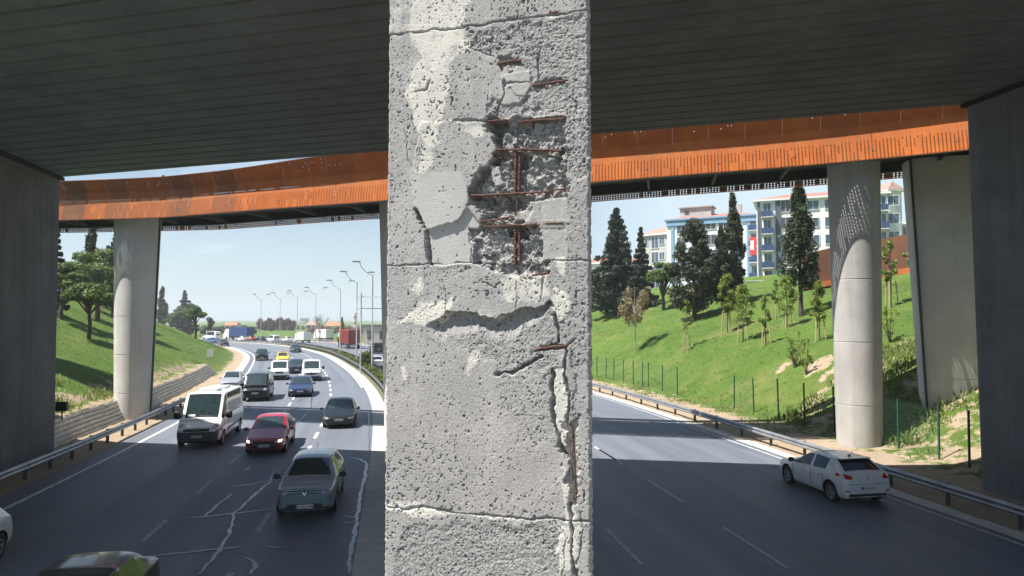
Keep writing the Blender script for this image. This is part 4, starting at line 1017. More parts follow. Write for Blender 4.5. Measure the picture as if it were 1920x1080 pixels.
# 9 navy saloon
sp = sedan(4.7, 1.85, 1.44, hf=.68, hc=.88); c, f = on_road(563, 743, 4.7)
fr = std_front(1.85, .68, low=True); fr[1] = ('grille', [(-.30, .40), (.30, .40), (.30, .42), (-.30, .42)], M['trim'], False)
vehicle('saloon_car', 'navy blue saloon with a smooth grille free nose in the middle lane', 'car', c, f, sp, P_['navy'], fr, sides=door_lines(sp), plates=((.47, ''), None), mirr=(.8, .95, P_['navy']))
# 10..17 farther oncoming traffic
def far(px, py, kind, name, label, cat, col, toward=True, mm=None, group=None, lv=1, mode='front', z=0):
    sp = {'sedan': sedan(4.5, 1.8, 1.45), 'hatch': hatch(4.2, 1.8, 1.52), 'suv': hatch(4.5, 1.86, 1.66, rw=.36, zb=.26, hf=1.0, hc=1.12, belt=1.08, beltr=1.14), 'van': van(4.9, 1.92, 1.96, hf=.98, hc=1.15, belt=1.12, beltr=1.12, yc=1.7, yrf=1.0, yb=.5), 'bus': van(6.2, 2.05, 2.6, hf=1.0, hc=1.3, belt=1.3, beltr=1.3, yc=2.2, yrf=1.5, yb=1.0)}[kind]
    c, f = on_road(px, py, sp['L'], toward, z, mode); H_ = sp['hf']
    fr = std_front(sp['Wd'], H_) if kind in ('sedan', 'hatch', 'suv') else [('headlight', [(.56, .82), (.84, .84), (.86, 1.0), (.60, .96)], M['lens'], True), ('grille', [(-.5, .74), (.5, .74), (.52, .88), (-.52, .88)], M['trim'], False)]
    hw = sp['Wd'] / 2; rr = [('tail_light', [(hw * .72, sp['belt'] - .28), (hw * .93, sp['belt'] - .28), (hw * .93, sp['belt'] - .08), (hw * .72, sp['belt'] - .10)], M['tail'], True)]
    if kind in ('van', 'bus'): rr.append(('rear_door_window', [(-hw * .72, sp['belt'] + .05), (hw * .72, sp['belt'] + .05), (hw * .68, sp['belt'] + .5), (-hw * .68, sp['belt'] + .5)], M['glass'], False))
    v, tr = vehicle(name, label, cat, c, f, sp, P_[col], fr, rear=rr, lvl=lv, plates=((.45, ''), (.8, '')), mirr=(sp['yc'] - .1, sp['belt'] + .05, M['trim']), group=group)
    return v
far(556, 700, 'hatch', 'hatchback_car', 'dark hatchback half hidden behind the white V grille van', 'car', 'charcoal')
tx = far(530, 681, 'sedan', 'taxi', 'yellow taxi following the white compact van', 'taxi', 'yellow')
b_ = MB(); b_.ring_loft([[(x * k, y * .5 * k - .1, z) for x, y in [(-.28, -.16), (.28, -.16), (.28, .16), (-.28, .16)]] for z, k in ((1.44, 1), (1.60, .9), (1.62, .7))]); b_.build('roof_sign', P_['yellow'], tx)
far(491, 676, 'suv', 'crossover', 'black crossover in the outer lane beside the taxi', 'car', 'black')
far(556, 661, 'sedan', 'saloon_car', 'dark saloon nearest the median guard rail on the bend', 'car', 'charcoal')
far(421, 650, 'suv', 'crossover', 'dark crossover leading on the far bend above the square road sign', 'car', 'charcoal')
far(402, 644, 'sedan', 'saloon_car', 'small blue saloon far around the bend, in front of a white bus', 'car', 'blue')
# white car cut off by the frame, its rear left corner showing
sp = hatch(4.3, 1.8, 1.5); g = G(-8, 1050); _, t_ = road(float(offs([(g.x, g.y)])[1][0]), 0); f = -t_; lf = Vector((f.y, -f.x, 0)) * -1
cc = g - lf * .80 - f * sp['wrear']; cc.z = 0
vehicle('hatchback_car', 'white car mostly out of view, its rear wheel beside the outer edge line', 'car', cc, f, sp, P_['white'], std_front(1.8, .82), rear=[('tail_light', [(.66, .78), (.83, .78), (.83, 1.02), (.68, 1.0)], M['tail'], True)], sides=door_lines(sp))
# dark car whose roof shows
sp = sedan(4.45, 1.82, 1.44, yrr=-1.25, yd=-1.85); g = Vector((-7.95, 12.55, 0)); _, t_ = road(14, 0); f = -t_
vehicle('saloon_car', 'dark car of which only the shiny roof shows, behind the cracked lane', 'car', g, f, sp, C_('dark_olive_black_paint', (.03, .032, .03), rough=.25, metal=.1, coat=.6, dirt=.05), std_front(1.82, .72), rear=[('tail_light', [(.55, .78), (.84, .80), (.84, .92), (.56, .90)], M['tail'], True)], sides=door_lines(sp))
# white hatchback seen from behind
sp = hatch(4.06, 1.80, 1.44, hf=.80, hc=.94, belt=.93, beltr=1.03, yrr=-1.30, yd=-1.78, deck=1.06, rw=.325, rearw=.88); c, f = on_road(1600, 938, 4.06, False, 0, 'rear')
rr = [('tail_light', [(.50, .92), (.60, .86), (.86, .88), (.88, 1.02), (.74, 1.02), (.60, .98)], M['tail'], True), ('tail_light_strip', [(.40, .925), (.52, .915), (.56, .935), (.42, .945)], M['plate'], True), ('rear_bumper', [(-.70, .26), (.70, .26), (.66, .40), (-.66, .40)], M['trim'], False), ('boot_seam', [(-.66, .70), (.66, .70), (.66, .712), (-.66, .712)], M['trim'], False), ('badge', [(-.045, .90), (0, .83), (.045, .90), (0, .97)], M['rim'], False), ('boot_letters', [(-.36, .83), (-.29, .83), (-.29, .89), (-.36, .89)], M['rim'], False), ('reflector', [(.62, .46), (.80, .48), (.80, .52), (.62, .50)], M['tail'], True)]
car2, trc = vehicle('hatchback_car', 'white hatchback seen from behind, driving away along the right hand verge guard rail', 'car', c, f, sp, P_['pearl'], std_front(1.80, .80), rear=rr, sides=door_lines(sp), plates=(None, (.58, '34 CLR 581')), mirr=(.70, 1.0, M['trim']))
car2['label'] = 'white hatchback seen from behind, driving away beside the round pier'
b_ = MB(); b_.tube([(0, -1.15, 1.45), (0, -1.30, 1.60)], .008, 5); b_.box((0, -1.12, 1.46), (.05, .1, .04)); b_.build('aerial', M['trim'], car2)
b_ = MB(); b_.ring_loft([[(x, y, z) for x, z in ((-.56, 1.40), (.56, 1.40), (.54, 1.43), (-.54, 1.43))] for y in (-1.25, -1.46)]); b_.build('roof_spoiler', P_['pearl'], car2)
b_ = MB(); b_.tube([(.52, -2.0, .27), (.52, -2.09, .26)], .035, 8); b_.build('exhaust_pipe', M['rim'], car2)
# traffic on the far carriageway, all driving away
grp = None
far(707, 690, 'sedan', 'saloon_car', 'white saloon driving away beyond the median, just left of the slim pier', 'car', 'white', False, mode='rear')
far(709, 663, 'van', 'passenger_van', 'dark van driving away ahead of the white saloon beyond the median', 'van', 'black', False, mode='rear')
far(541, 642, 'hatch', 'hatchback_car', 'white hatchback driving away above the median, right of the small white van', 'car', 'white', False, mode='rear')
far(517, 642, 'van', 'compact_van', 'small white van driving away, second from the red hatchback', 'van', 'white', False, mode='rear')
far(472, 640, 'hatch', 'hatchback_car', 'orange red hatchback driving away below the blue container', 'car', 'orange', False, mode='rear')
far(459, 640, 'sedan', 'saloon_car', 'white saloon driving away just behind the orange red hatchback', 'car', 'white', False, mode='rear')
far(494, 640, 'sedan', 'saloon_car', 'dark blue saloon driving away between orange red hatchback and small white van', 'car', 'navy', False, mode='rear')
far(406, 637, 'bus', 'minibus', 'white minibus on the far carriageway above the small blue saloon', 'minibus', 'white', False, mode='rear')
def box_truck(px, py, name, label, col, boxc, L, Wd, H, ribs, dz=1.1, cat='truck'):
    c, f = on_road(px, py, L, False, 0, 'rear'); v = thing(name, label, cat, c, atan2(-f[0], f[1]))
    a = MB(); a.box((0, -L * .12, dz + (H - dz) / 2), (Wd, L * .74, H - dz))
    if ribs:
        for k in range(int(L * .74 / .5)):
            for sg in (-1, 1): a.box((sg * (Wd / 2 + .02), -L * .49 + .2 + k * .5, dz + (H - dz) / 2), (.05, .2, H - dz - .3))
        for k in range(5): a.box((-Wd / 2 + .28 + k * (Wd - .56) / 4, -L * .49 - .02, dz + (H - dz) / 2), (.08, .05, H - dz - .2))
    a.build('cargo_box', boxc, v)
    a = MB(); a.ring_loft([[(x, y, z) for x, z in ((-Wd * .46, .5), (Wd * .46, .5), (Wd * .46, hh_), (Wd * .40, hh_ + .12), (-Wd * .40, hh_ + .12), (-Wd * .46, hh_))] for y, hh_ in ((L * .27, H * .82), (L * .42, H * .80), (L * .47, H * .5), (L * .5, H * .42))]); a.build('cab', col, v)
    a = MB(); a.box((0, -L * .05, dz - .18), (Wd * .5, L * .86, .22)); a.box((0, -L * .49, .62), (Wd * .95, .1, .16)); a.build('chassis', M['trim'], v)
    for sg in (-1, 1):
        t_ = MB(); t_.box((sg * Wd * .38, -L * .495, .80), (.28, .08, .13)); t_.build('tail_light', M['tail'], v)
        for y in (L * .36, -L * .30, -L * .42) if L > 7 else (L * .33, -L * .33): wheel(v, sg * (Wd / 2 - .14), y, .48 if L > 7 else .36, .28)
    return v
box_truck(574, 643, 'box_truck', 'white box van driving away left of the bare tree', P_['white'], P_['white'], 6.0, 2.1, 2.9, False, .8)
box_truck(616, 640, 'box_truck', 'larger white box truck driving away right of the bare tree', P_['white'], P_['white'], 7.5, 2.4, 3.4, False, 1.0)
box_truck(663, 654, 'container_truck', 'truck with a dark red ribbed container driving away beyond the median lamps', P_['white'], mat('red_container', (.30, .045, .04), (.22, .03, .03), rough=.6, scale=1.2), 11.5, 2.5, 3.95, True)
box_truck(467, 638, 'container_truck', 'truck with a blue container in front of the distant houses', P_['white'], mat('blue_container', (.03, .07, .20), (.025, .055, .15), rough=.6, scale=1.2), 12, 2.5, 3.9, True)
# ------------------------------------------------------------------ vegetation
def m_leaf(name, c1, c2, c3, trans=.25, vs=.6):
    m, t, b = new_mat(name)
    tc = t.node('ShaderNodeTexCoord').outputs['Object']; tone = t.attr('tone').outputs['Fac']
    n = t.ramp(t.noise(tc, vs, 4, .6), .35, .65); c = t.mix(n, c1, c2); c = t.mix(t.math('MULTIPLY', tone, .8), c, c3)
    t.link(c, b.inputs['Base Color']); b.inputs['Roughness'].default_value = .6; b.inputs['Specular IOR Level'].default_value = .25
    tl = t.node('ShaderNodeBsdfTranslucent'); t.link(c, tl.inputs['Color']); mx = t.node('ShaderNodeMixShader'); mx.inputs[0].default_value = trans
    t.link(b.outputs[0], mx.inputs[1]); t.link(tl.outputs[0], mx.inputs[2]); t.link(mx.outputs[0], m.node_tree.nodes['Material Output'].inputs['Surface'])
    return m
M['pine'] = m_leaf('stone_pine_needles', (.075, .125, .032), (.105, .165, .042), (.15, .20, .062))
M['spruce'] = m_leaf('spruce_needles', (.018, .032, .020), (.030, .047, .026), (.050, .068, .038), .12)
M['cypress'] = m_leaf('cypress_foliage', (.026, .042, .018), (.042, .060, .024), (.075, .085, .040), .12, 1.2)
M['conifer'] = m_leaf('old_conifer_foliage', (.028, .042, .022), (.048, .058, .030), (.085, .078, .045), .12)
M['sapling'] = m_leaf('young_leaves', (.14, .20, .035), (.19, .25, .05), (.26, .30, .09), .4)
M['birch'] = m_leaf('budding_twigs', (.24, .19, .10), (.19, .17, .08), (.30, .25, .13), .2)
M['poplar'] = m_leaf('yellow_green_leaves', (.22, .25, .03), (.28, .29, .05), (.32, .33, .08), .4)
M['shrub'] = m_leaf('shrub_leaves', (.075, .12, .03), (.12, .16, .04), (.19, .21, .07), .3)
M['weed'] = m_leaf('weed_leaves', (.12, .20, .045), (.18, .25, .065), (.27, .29, .11), .35)
M['blade'] = m_leaf('grass_blades', (.075, .15, .02), (.11, .19, .03), (.18, .23, .05), .3, .25)
M['redtwig'] = m_leaf('red_brown_twigs', (.20, .11, .085), (.15, .085, .07), (.24, .15, .11), .1)
M['bark'] = mat('tree_bark', (.10, .075, .055), (.06, .045, .035), rough=.95, scale=8, bump=.5, stretch=(1, 1, .3))
M['pale_bark'] = mat('pale_bark', (.42, .39, .33), (.25, .22, .18), rough=.9, scale=9)
M['wood'] = mat('raw_timber', (.44, .33, .20), (.34, .25, .15), rough=.85, scale=5, stretch=(3, 3, .5))
def leaves(clumps, size, seed, up=.0, asp=1.6, droop=0.0):
    """clumps: (centre, radii, count). returns verts, faces, tone"""
    g = np.random.default_rng(seed); C = []; N = []; TN = []
    for (c, r, n) in clumps:
        d = g.normal(size=(n, 3)); d /= np.linalg.norm(d, axis=1)[:, None]; rr = g.random(n) ** .42
        C.append(np.array(c) + d * rr[:, None] * np.array(r)); nn = d * .9 + g.normal(size=(n, 3)) * .75; nn[:, 2] += up; N.append(nn); TN.append(np.clip(g.random(n) * .7 + (g.random() - .5) * .7, 0, 1))
    C = np.concatenate(C); N = np.concatenate(N); TN = np.concatenate(TN); N /= np.linalg.norm(N, axis=1)[:, None] + 1e-9
    a = np.cross(N, g.normal(size=N.shape)); a /= np.linalg.norm(a, axis=1)[:, None] + 1e-9; b_ = np.cross(N, a); k = size * g.uniform(.55, 1.35, len(C))
    a = a * (k * asp / 2)[:, None]; b_ = b_ * (k / 2)[:, None]
    V = np.stack([C - a, C + b_ * .8 + a * .1, C + a, C - b_ * .8 + a * .1], 1).reshape(-1, 3); F = np.arange(len(V)).reshape(-1, 4); return V, F, np.repeat(TN, 4)
def foliage(clumps, size, seed, m, parent, name='crown', **k):
    V, F, tn = leaves(clumps, size, seed, **k); o = np_mesh(name, V, F, m, parent); fattr(o, 'tone', tn); return o
def trunk(parent, pts, r0, r1, limbs=(), m=None, name='trunk'):
    b_ = MB(); n = len(pts); b_.tube(pts, [r0 + (r1 - r0) * i / (n - 1) for i in range(n)], 8)
    for a, c, r in limbs:
        a, c = Vector(a), Vector(c); md = (a + c) / 2 + Vector((rng.uniform(-.1, .1), rng.uniform(-.1, .1), rng.uniform(0, .25))) * (c - a).length * .4; b_.tube([a, md, c], [r, r * .7, r * .3], 6)
    return b_.build(name, m or M['bark'], parent, smooth=True)
def tree_pos(px, py, top, y0=18, y1=250):
    q = T(px, py, y0, y1); return q, (py - top) / 1280 * q.y
def stone_pine(label, px, py, top, wpx, group=None, seed=1, crown_lo=.42, m='pine', lean=0.0, dens=1.0):
    q, h = tree_pos(px, py, top); w = wpx / 1280 * q.y / 2; t_ = thing('stone_pine', label, 'tree', q, rng.uniform(0, 6), group); g = random.Random(seed)
    sz = max(.16, min(.42, q.y / 1280 * 4.2)); cl = []; limbs = []
    lz = h * crown_lo; th = h - lz
    for k in range(22):
        a = g.uniform(0, 2 * pi); r = sqrt(g.random()) * w * .78; f = 1 - (r / w) ** 2
        z = lz + th * (.22 + .62 * f * g.uniform(.55, 1.0)); rr = w * g.uniform(.24, .38)
        c = (r * cos(a) + lean * z, r * sin(a), z); cl.append((c, (rr, rr, rr * .52), int(260 * dens))); limbs.append(((lean * lz, 0, lz * .9), c, h * .018))
    trunk(t_, [(0, 0, -.4), (lean * lz * .3 + .02 * h, 0, lz * .5), (lean * lz, 0, lz), (lean * h * .7, 0, lz + th * .4)], h * .036, h * .02, limbs[:12])
    foliage(cl, sz, seed, M[m], t_, up=.4); return t_
def spruce(label, px, py, top, wpx, group=None, seed=1, m='spruce', lo=.10, irregular=.25, tiers=17, dens=1.0, name='spruce'):
    q, h = tree_pos(px, py, top); w = wpx / 1280 * q.y / 2; t_ = thing(name, label, 'tree', q, rng.uniform(0, 6), group); g = random.Random(seed)
    sz = max(.15, min(.40, q.y / 1280 * 3.8)); cl = []; limbs = []
    for k in range(tiers):
        f = k / (tiers - 1); z = h * (lo + (1 - lo) * (1 - (1 - f) ** 1.05)) * .985; R = w * (1 - f) ** .85 + .03 * w; nb = max(3, int(9 * (1 - f) + 3))
        for b_ in range(nb):
            a = 2 * pi * (b_ + g.random()) / nb; L = R * g.uniform(1 - irregular * 1.6, 1 + irregular * .5)
            for s_ in (.35, .68, 1.0):
                rr = max(.10 * w, L * .26 * (1.15 - s_ * .5)); cl.append(((L * s_ * cos(a), L * s_ * sin(a), z - L * s_ * .22 + .08 * L * s_ ** 2), (rr, rr, rr * .42 + .02 * h), int(38 * dens * (1 + 1.2 * (1 - f)))))
            if k % 2 == 0 and b_ % 2 == 0: limbs.append(((0, 0, z), (L * .9 * cos(a), L * .9 * sin(a), z - L * .16), .012 * h * (1 - f) + .01))
    cl.append(((0, 0, h * .985), (.05 * w, .05 * w, h * .03), 20))
    trunk(t_, [(0, 0, -.4), (0, 0, h * .5), (0, 0, h * .98)], h * .018, .02, limbs); foliage(cl, sz, seed, M[m], t_, up=-.1); return t_
def cypress(label, px, py, top, wpx, group=None, seed=1, lo=.12, dens=1.0, m='cypress', full=.75):
    q, h = tree_pos(px, py, top); w = wpx / 1280 * q.y / 2; t_ = thing('cypress', label, 'tree', q, rng.uniform(0, 6), group); g = random.Random(seed)
    sz = max(.13, min(.34, q.y / 1280 * 3.4)); cl = []
    for k in range(90):
        f = g.random(); z = h * (lo + (1 - lo) * f); prof = min(1, .55 + f * 3.2) * (1 - max(0, (f - .42) / .58) ** 1.5 * .96); R = w * prof * full; a = g.uniform(0, 2 * pi); r = R * g.uniform(.35, 1.0)
        rr = w * g.uniform(.20, .36) * (.45 + .55 * prof); cl.append(((r * cos(a), r * sin(a), z), (rr, rr, rr * g.uniform(1.5, 2.6)), int(115 * dens)))
    cl.append(((0, 0, h * .96), (.1 * w, .1 * w, h * .04), 40))
    trunk(t_, [(0, 0, -.4), (0, 0, h * .4), (0, 0, h * .93)], h * .02, .02); foliage(cl, sz, seed, M[m], t_, asp=2.2); return t_
def broad_conifer(label, px, py, top, wpx, seed=1, lo=.14, m='conifer', n=70, name='broad_conifer', dens=1.0, trunk_m=None):
    q, h = tree_pos(px, py, top); w = wpx / 1280 * q.y / 2; t_ = thing(name, label, 'tree', q, rng.uniform(0, 6)); g = random.Random(seed)
    sz = max(.15, min(.38, q.y / 1280 * 3.8)); cl = []; limbs = []
    for k in range(n):
        f = g.random() ** .85; z = h * (lo + (1 - lo) * f * .94); R = w * min(1, .72 + f) * (1 - max(0, (f - .35) / .65) ** 1.25 * .86); a = g.uniform(0, 2 * pi); r = R * sqrt(g.uniform(.1, 1.0)) * .86
        rr = w * g.uniform(.16, .30); c = (r * cos(a), r * sin(a), z); cl.append((c, (rr, rr, rr * .85), int(135 * dens)))
        if k % 4 == 0: limbs.append(((0, 0, z * .9), c, .012 * h))
    trunk(t_, [(0, 0, -.4), (.05, 0, h * .4), (0, .05, h * .9)], h * .022, .03, limbs, m=trunk_m); foliage(cl, sz, seed, M[m], t_); return t_
# --- right bank
spruce('tall dark spruce beside the damaged pillar, behind the pale thin birch', 1157, 588, 392, 118, seed=3, irregular=.35)
spruce('slender spruce close behind the tall dark spruce', 1203, 580, 428, 52, seed=4, irregular=.4, tiers=14, dens=.8)
broad_conifer('small dark conifer half hidden by the damaged pillar', 1116, 584, 505, 52, seed=5, m='spruce', n=30)
stone_pine('low rounded bright green pine between the spruces and the broad conifer', 1243, 582, 480, 62, seed=6, crown_lo=.25)
broad_conifer('broad ragged dark conifer in front of the light blue apartment block', 1302, 598, 406, 108, seed=7, n=110, lo=.10)
cypress('short dense cypress in front of a taller one', 1354, 583, 430, 44, seed=8)
cypress('tall pointed cypress behind the short dense one', 1377, 572, 366, 46, seed=9)
cypress('big shaggy cypress near the round pier, its top touching the footbridge', 1502, 593, 345, 76, seed=10, lo=.20, full=.82)
q, h = tree_pos(1191, 663, 532); bt = thing('birch', 'thin pale trunked birch with tan budding twigs below the spruces', 'tree', q)
g_ = random.Random(4); lb = []; cl = []
for k in range(16):
    a = g_.uniform(0, 6.3); z0 = h * g_.uniform(.32, .7); e = (h * .17 * cos(a) * g_.uniform(.5, 1.1), h * .17 * sin(a), z0 + h * g_.uniform(.12, .34)); lb.append(((0, 0, z0), e, .022)); cl.append((e, (h * .07, h * .07, h * .11), 60)); cl.append(((e[0] * .6, e[1] * .6, (z0 + e[2]) / 2), (h * .05, h * .05, h * .08), 30))
trunk(bt, [(0, 0, -.3), (.03, 0, h * .4), (0, .02, h * .95)], .065, .015, lb, m=M['pale_bark']); foliage(cl, .13, 12, M['birch'], bt, asp=3)
stone_pine('leaning umbrella pine nearest the sandbag wall, with a browned patch', 166, 636, 527, 108, seed=21, crown_lo=.46, dens=1.2)
stone_pine('largest bright green pine rising behind the leaning umbrella pine', 182, 600, 452, 136, seed=22, crown_lo=.22, dens=1.5)
stone_pine('bushy pine hidden between the large pine and the tapered pier', 212, 592, 498, 88, seed=23, crown_lo=.25)
stone_pine('pine at the edge of the wall pier behind the leaning umbrella pine', 116, 600, 470, 90, seed=24, crown_lo=.22)
cypress('dark cypress rising behind the large pine up to the footbridge', 168, 572, 396, 26, seed=25)
spruce('dark spruce beside the tapered pier above the pines', 216, 580, 432, 60, seed=26)
spruce('small pointed spruce between the dark cypress and the tapered pier', 200, 578, 462, 34, seed=27, tiers=12)
spruce('spruce against the wall pier at the edge of the pines', 104, 590, 440, 40, seed=31, tiers=12)
cypress('dark cypress just to the open side of the tapered pier', 303, 606, 515, 26, seed=28)
spruce('blue green spruce standing above the row of umbrella pines', 345, 606, 522, 44, seed=29, tiers=13, irregular=.45)
for k, (x, y, tp, wd) in enumerate([(322, 608, 566, 40), (334, 613, 560, 42), (346, 620, 556, 44), (356, 628, 564, 42), (366, 635, 572, 40)]):
    stone_pine(['first umbrella pine of the row, next to the tapered pier', 'second umbrella pine of the row beside the road bend', 'middle umbrella pine of the row, under the blue green spruce', 'fourth umbrella pine of the row beside the road bend', 'last umbrella pine of the row, nearest the road bend'][k], x, y, tp, wd, 'umbrella pines in a row by the road bend', seed=40 + k, crown_lo=.45, dens=.7)
# --- saplings with stakes
def sapling_proto(seed, h, w, stakes=True, m='sapling', n=30, lo=.38, per=40, sz=.125):
    t_ = thing('sapling', 'x', 'sapling', (0, 0, 0), 0, 'young staked trees on the grass bank'); g = random.Random(seed); lb = []; cl = []
    for k in range(n):
        f = g.random(); z = h * (lo + (1 - lo) * f); R = w * (1 - abs(f - .35) * 1.1) * g.uniform(.3, 1); a = g.uniform(0, 6.3); c = (R * cos(a), R * sin(a), z); rr = w * g.uniform(.2, .36); cl.append((c, (rr, rr, rr * 1.1), per))
        if k % 2 == 0: lb.append(((0, 0, z - .25 * h * .5), c, .015))
    trunk(t_, [(0, 0, -.3), (.02, .01, h * .4), (0, 0, h * .97)], .045, .012, lb, m=M['bark']); foliage(cl, sz, seed, M[m], t_, asp=1.7)
    if stakes:
        for k in range(3):
            a = k * 2.1 + .4; b_ = MB(); b_.tube([(.42 * cos(a), .42 * sin(a), -.2), (.28 * cos(a), .28 * sin(a), 1.55)], .04, 6); b_.build('stake', M['wood'], t_)
        b_ = MB(); b_.tube([(.3 * cos(k * 2.1 + .4), .3 * sin(k * 2.1 + .4), 1.35) for k in (0, 1, 2, 0)], .022, 5); b_.build('tie_band', M['wood'], t_)
    return t_
protos = [sapling_proto(51, 4.0, .95), sapling_proto(52, 4.0, .75), sapling_proto(53, 4.0, .6, n=20)]
spots = [(1393, 641, 540, 0, 'tallest leafy sapling with stakes, below the short dense cypress'), (1364, 624, 518, 1, 'narrow sapling with stakes just uphill of the tallest leafy one'), (1436, 650, 558, 2, 'small sapling with stakes downhill of the light blue apartment block'), (1455, 597, 525, 2, 'sparse sapling with stakes left of the shaggy cypress'),
         (1476, 615, 523, 0, 'round headed sapling with stakes in front of the shaggy cypress'), (1537, 640, 532, 1, 'sapling with stakes right beside the round pier'), (1671, 577, 452, 2, 'sapling with stakes between the round pier and the broad pier'), (1722, 548, 424, 1, 'sapling peeping out behind the broad pier')]
for k, (x, y, tp, pi_, lb) in enumerate(spots):
    first = not any(s[3] == pi_ for s in spots[:k]); o = protos[pi_] if first else copy_tree(protos[pi_])
    q, h = tree_pos(x, y, tp); o.location = q; o.scale = (h / 4.0,) * 3; o.rotation_euler = (0, 0, rng.uniform(0, 6)); o['label'] = lb
q, h = tree_pos(1288, 660, 562); o = sapling_proto(54, h, .55, n=16, per=18); o.location = q; o['label'] = 'thin wispy sapling with a short stake, alone below the broad conifer'; del o['group']
def shrub(label, px, py, top, wpx, seed, m='sapling', per=20, n=16, name='shrub', asp=1.6):
    q, h = tree_pos(px, py, top); w = wpx / 1280 * q.y / 2; t_ = thing(name, label, 'shrub', q); g = random.Random(seed); cl = []; b_ = MB()
    for k in range(n):
        a = g.uniform(0, 6.3); r = w * sqrt(g.random()) * .8; z = h * g.uniform(.25, .95); c = (r * cos(a), r * sin(a), z); cl.append((c, (w * .25, w * .25, h * .12), per)); b_.tube([(0, 0, -.1), (c[0] * .5, c[1] * .5, z * .55), c], [.02, .014, .006], 5)
    b_.build('stems', M['bark'], t_).name = 'stem'; foliage(cl, max(.10, q.y / 1280 * 3), seed, M[m], t_, 'foliage', asp=asp); return t_
shrub('sparse young shrub by the bare earth patches on the bank', 1490, 690, 620, 40, 61)
shrub('wispy shrub in bare earth just uphill of the bare fence posts', 1512, 705, 640, 26, 62, n=10)
shrub('leafy shrub at the foot of the bank between the two pale piers', 1668, 643, 580, 36, 63)
shrub('reddish twiggy shrub by the corten ramp wall next to the shaggy cypress', 1543, 536, 494, 26, 64, m='redtwig', asp=2.5)
# --- weeds, grass and median planting: nobody could count them
def scatter(name, label, pts_, size, m, seed, hh=(.3, .8), blades=6, spread=.25, cat='plants'):
    g = np.random.default_rng(seed); V = []; TN = []
    P0 = np.repeat(np.array(pts_), blades, 0); n = len(P0); b0 = P0 + np.column_stack([g.normal(0, spread, n), g.normal(0, spread, n), np.full(n, -.03)]); h_ = g.uniform(*hh, n); a = g.uniform(0, 2 * pi, n)
    ln = g.normal(0, .35, (n, 2)) * h_[:, None]; wv = np.column_stack([np.cos(a), np.sin(a), np.zeros(n)]) * (size * g.uniform(.6, 1.3, n))[:, None] / 2
    tip = b0 + np.column_stack([ln, h_]); mid = b0 + np.column_stack([ln * .4, h_ * .6]); V = np.stack([b0 - wv * .6, b0 + wv * .6, mid + wv, tip, mid - wv], 1)
    V4 = np.stack([V[:, 0], V[:, 1], V[:, 2], V[:, 4]], 1).reshape(-1, 3); Vt = np.stack([V[:, 4], V[:, 2], V[:, 3], V[:, 3] + 1e-4], 1).reshape(-1, 3)
    VV = np.concatenate([V4, Vt]); tn = np.repeat(np.clip(g.random(n), 0, 1), 4); o = np_mesh(name, VV, np.arange(len(VV)).reshape(-1, 4), m); fattr(o, 'tone', np.concatenate([tn, tn])); return tag(o, label, cat, kind='stuff')
def rnd_pts(n, s0, s1, o0, o1, seed, clump=0.0, thr=.5):
    g = np.random.default_rng(seed); out = []
    while len(out) < n:
        s = g.uniform(s0, s1); o = g.uniform(o0, o1)
        p, _ = road(s, o)
        if clump and fbm(np.array([p.x * clump]), np.array([p.y * clump]), 300 + seed, 3)[0] < thr: continue
        out.append((p.x, p.y))
    h_ = height(np.array(out)); return np.column_stack([np.array(out), h_])
scatter('weeds', 'yellow green weeds on the sandy bank behind the sandbag wall', rnd_pts(1300, 31, 48, LLINE + 4.4, LLINE + 11, 1, .5, .44), .06, M['weed'], 1, (.18, .55))
scatter('weeds', 'bushy pale weeds on the sunlit soil between the broad pier and the wall pier', rnd_pts(1300, 24, 36, RRAIL - 13, RRAIL - 4.2, 2, .6, .45), .07, M['weed'], 2, (.12, .42))
scatter('weeds', 'low weeds along the fence line and guard rail', rnd_pts(350, 32, 75, RRAIL - 6, RRAIL - 2.0, 3, .5, .52), .05, M['weed'], 3, (.1, .28))
scatter('grass', 'mown grass tufts on the bank above the fence', rnd_pts(9000, 30, 92, RRAIL - 32, RRAIL - 5.5, 4), .06, M['blade'], 4, (.03, .12), 3, .2, 'grass')
scatter('grass', 'mown grass tufts on the bank beyond the sandbag wall', rnd_pts(7000, 42, 140, LLINE + 5, LLINE + 26, 5), .06, M['blade'], 5, (.03, .12), 3, .2, 'grass')
scatter('median_grass', 'rough grass growing in the median', rnd_pts(2600, 14, 170, -2.7, -1.3, 6), .08, M['shrub'], 6, (.12, .4), 5, .15, 'grass')
g_ = random.Random(9); cl = []
for k in range(150):
    s = g_.uniform(46, 150); p, _ = road(s, g_.uniform(-2.5, -1.5)); r = g_.uniform(.25, .5); hh_ = g_.uniform(.35, .75); cl.append(((p.x, p.y, .1 + hh_ * .5), (r, r, hh_ * .6), 90))
tag(foliage(cl, .12, 77, M['shrub'], None, 'median_shrubs'), 'low green shrubs running along the median between its guard rails', 'shrubs', kind='stuff')
p, _ = road(86, -2.0); bs = thing('shrub', 'taller round green bush in the median in front of the red container truck', 'shrub', (p.x, p.y, 0)); foliage([((g_.uniform(-.5, .5), g_.uniform(-.5, .5), g_.uniform(.4, 1.9)), (.5, .5, .5), 110) for k in range(16)], .16, 78, M['shrub'], bs, 'foliage'); trunk(bs, [(0, 0, -.1), (0, 0, .6), (0, 0, 1.4)], .05, .02, name='stem')
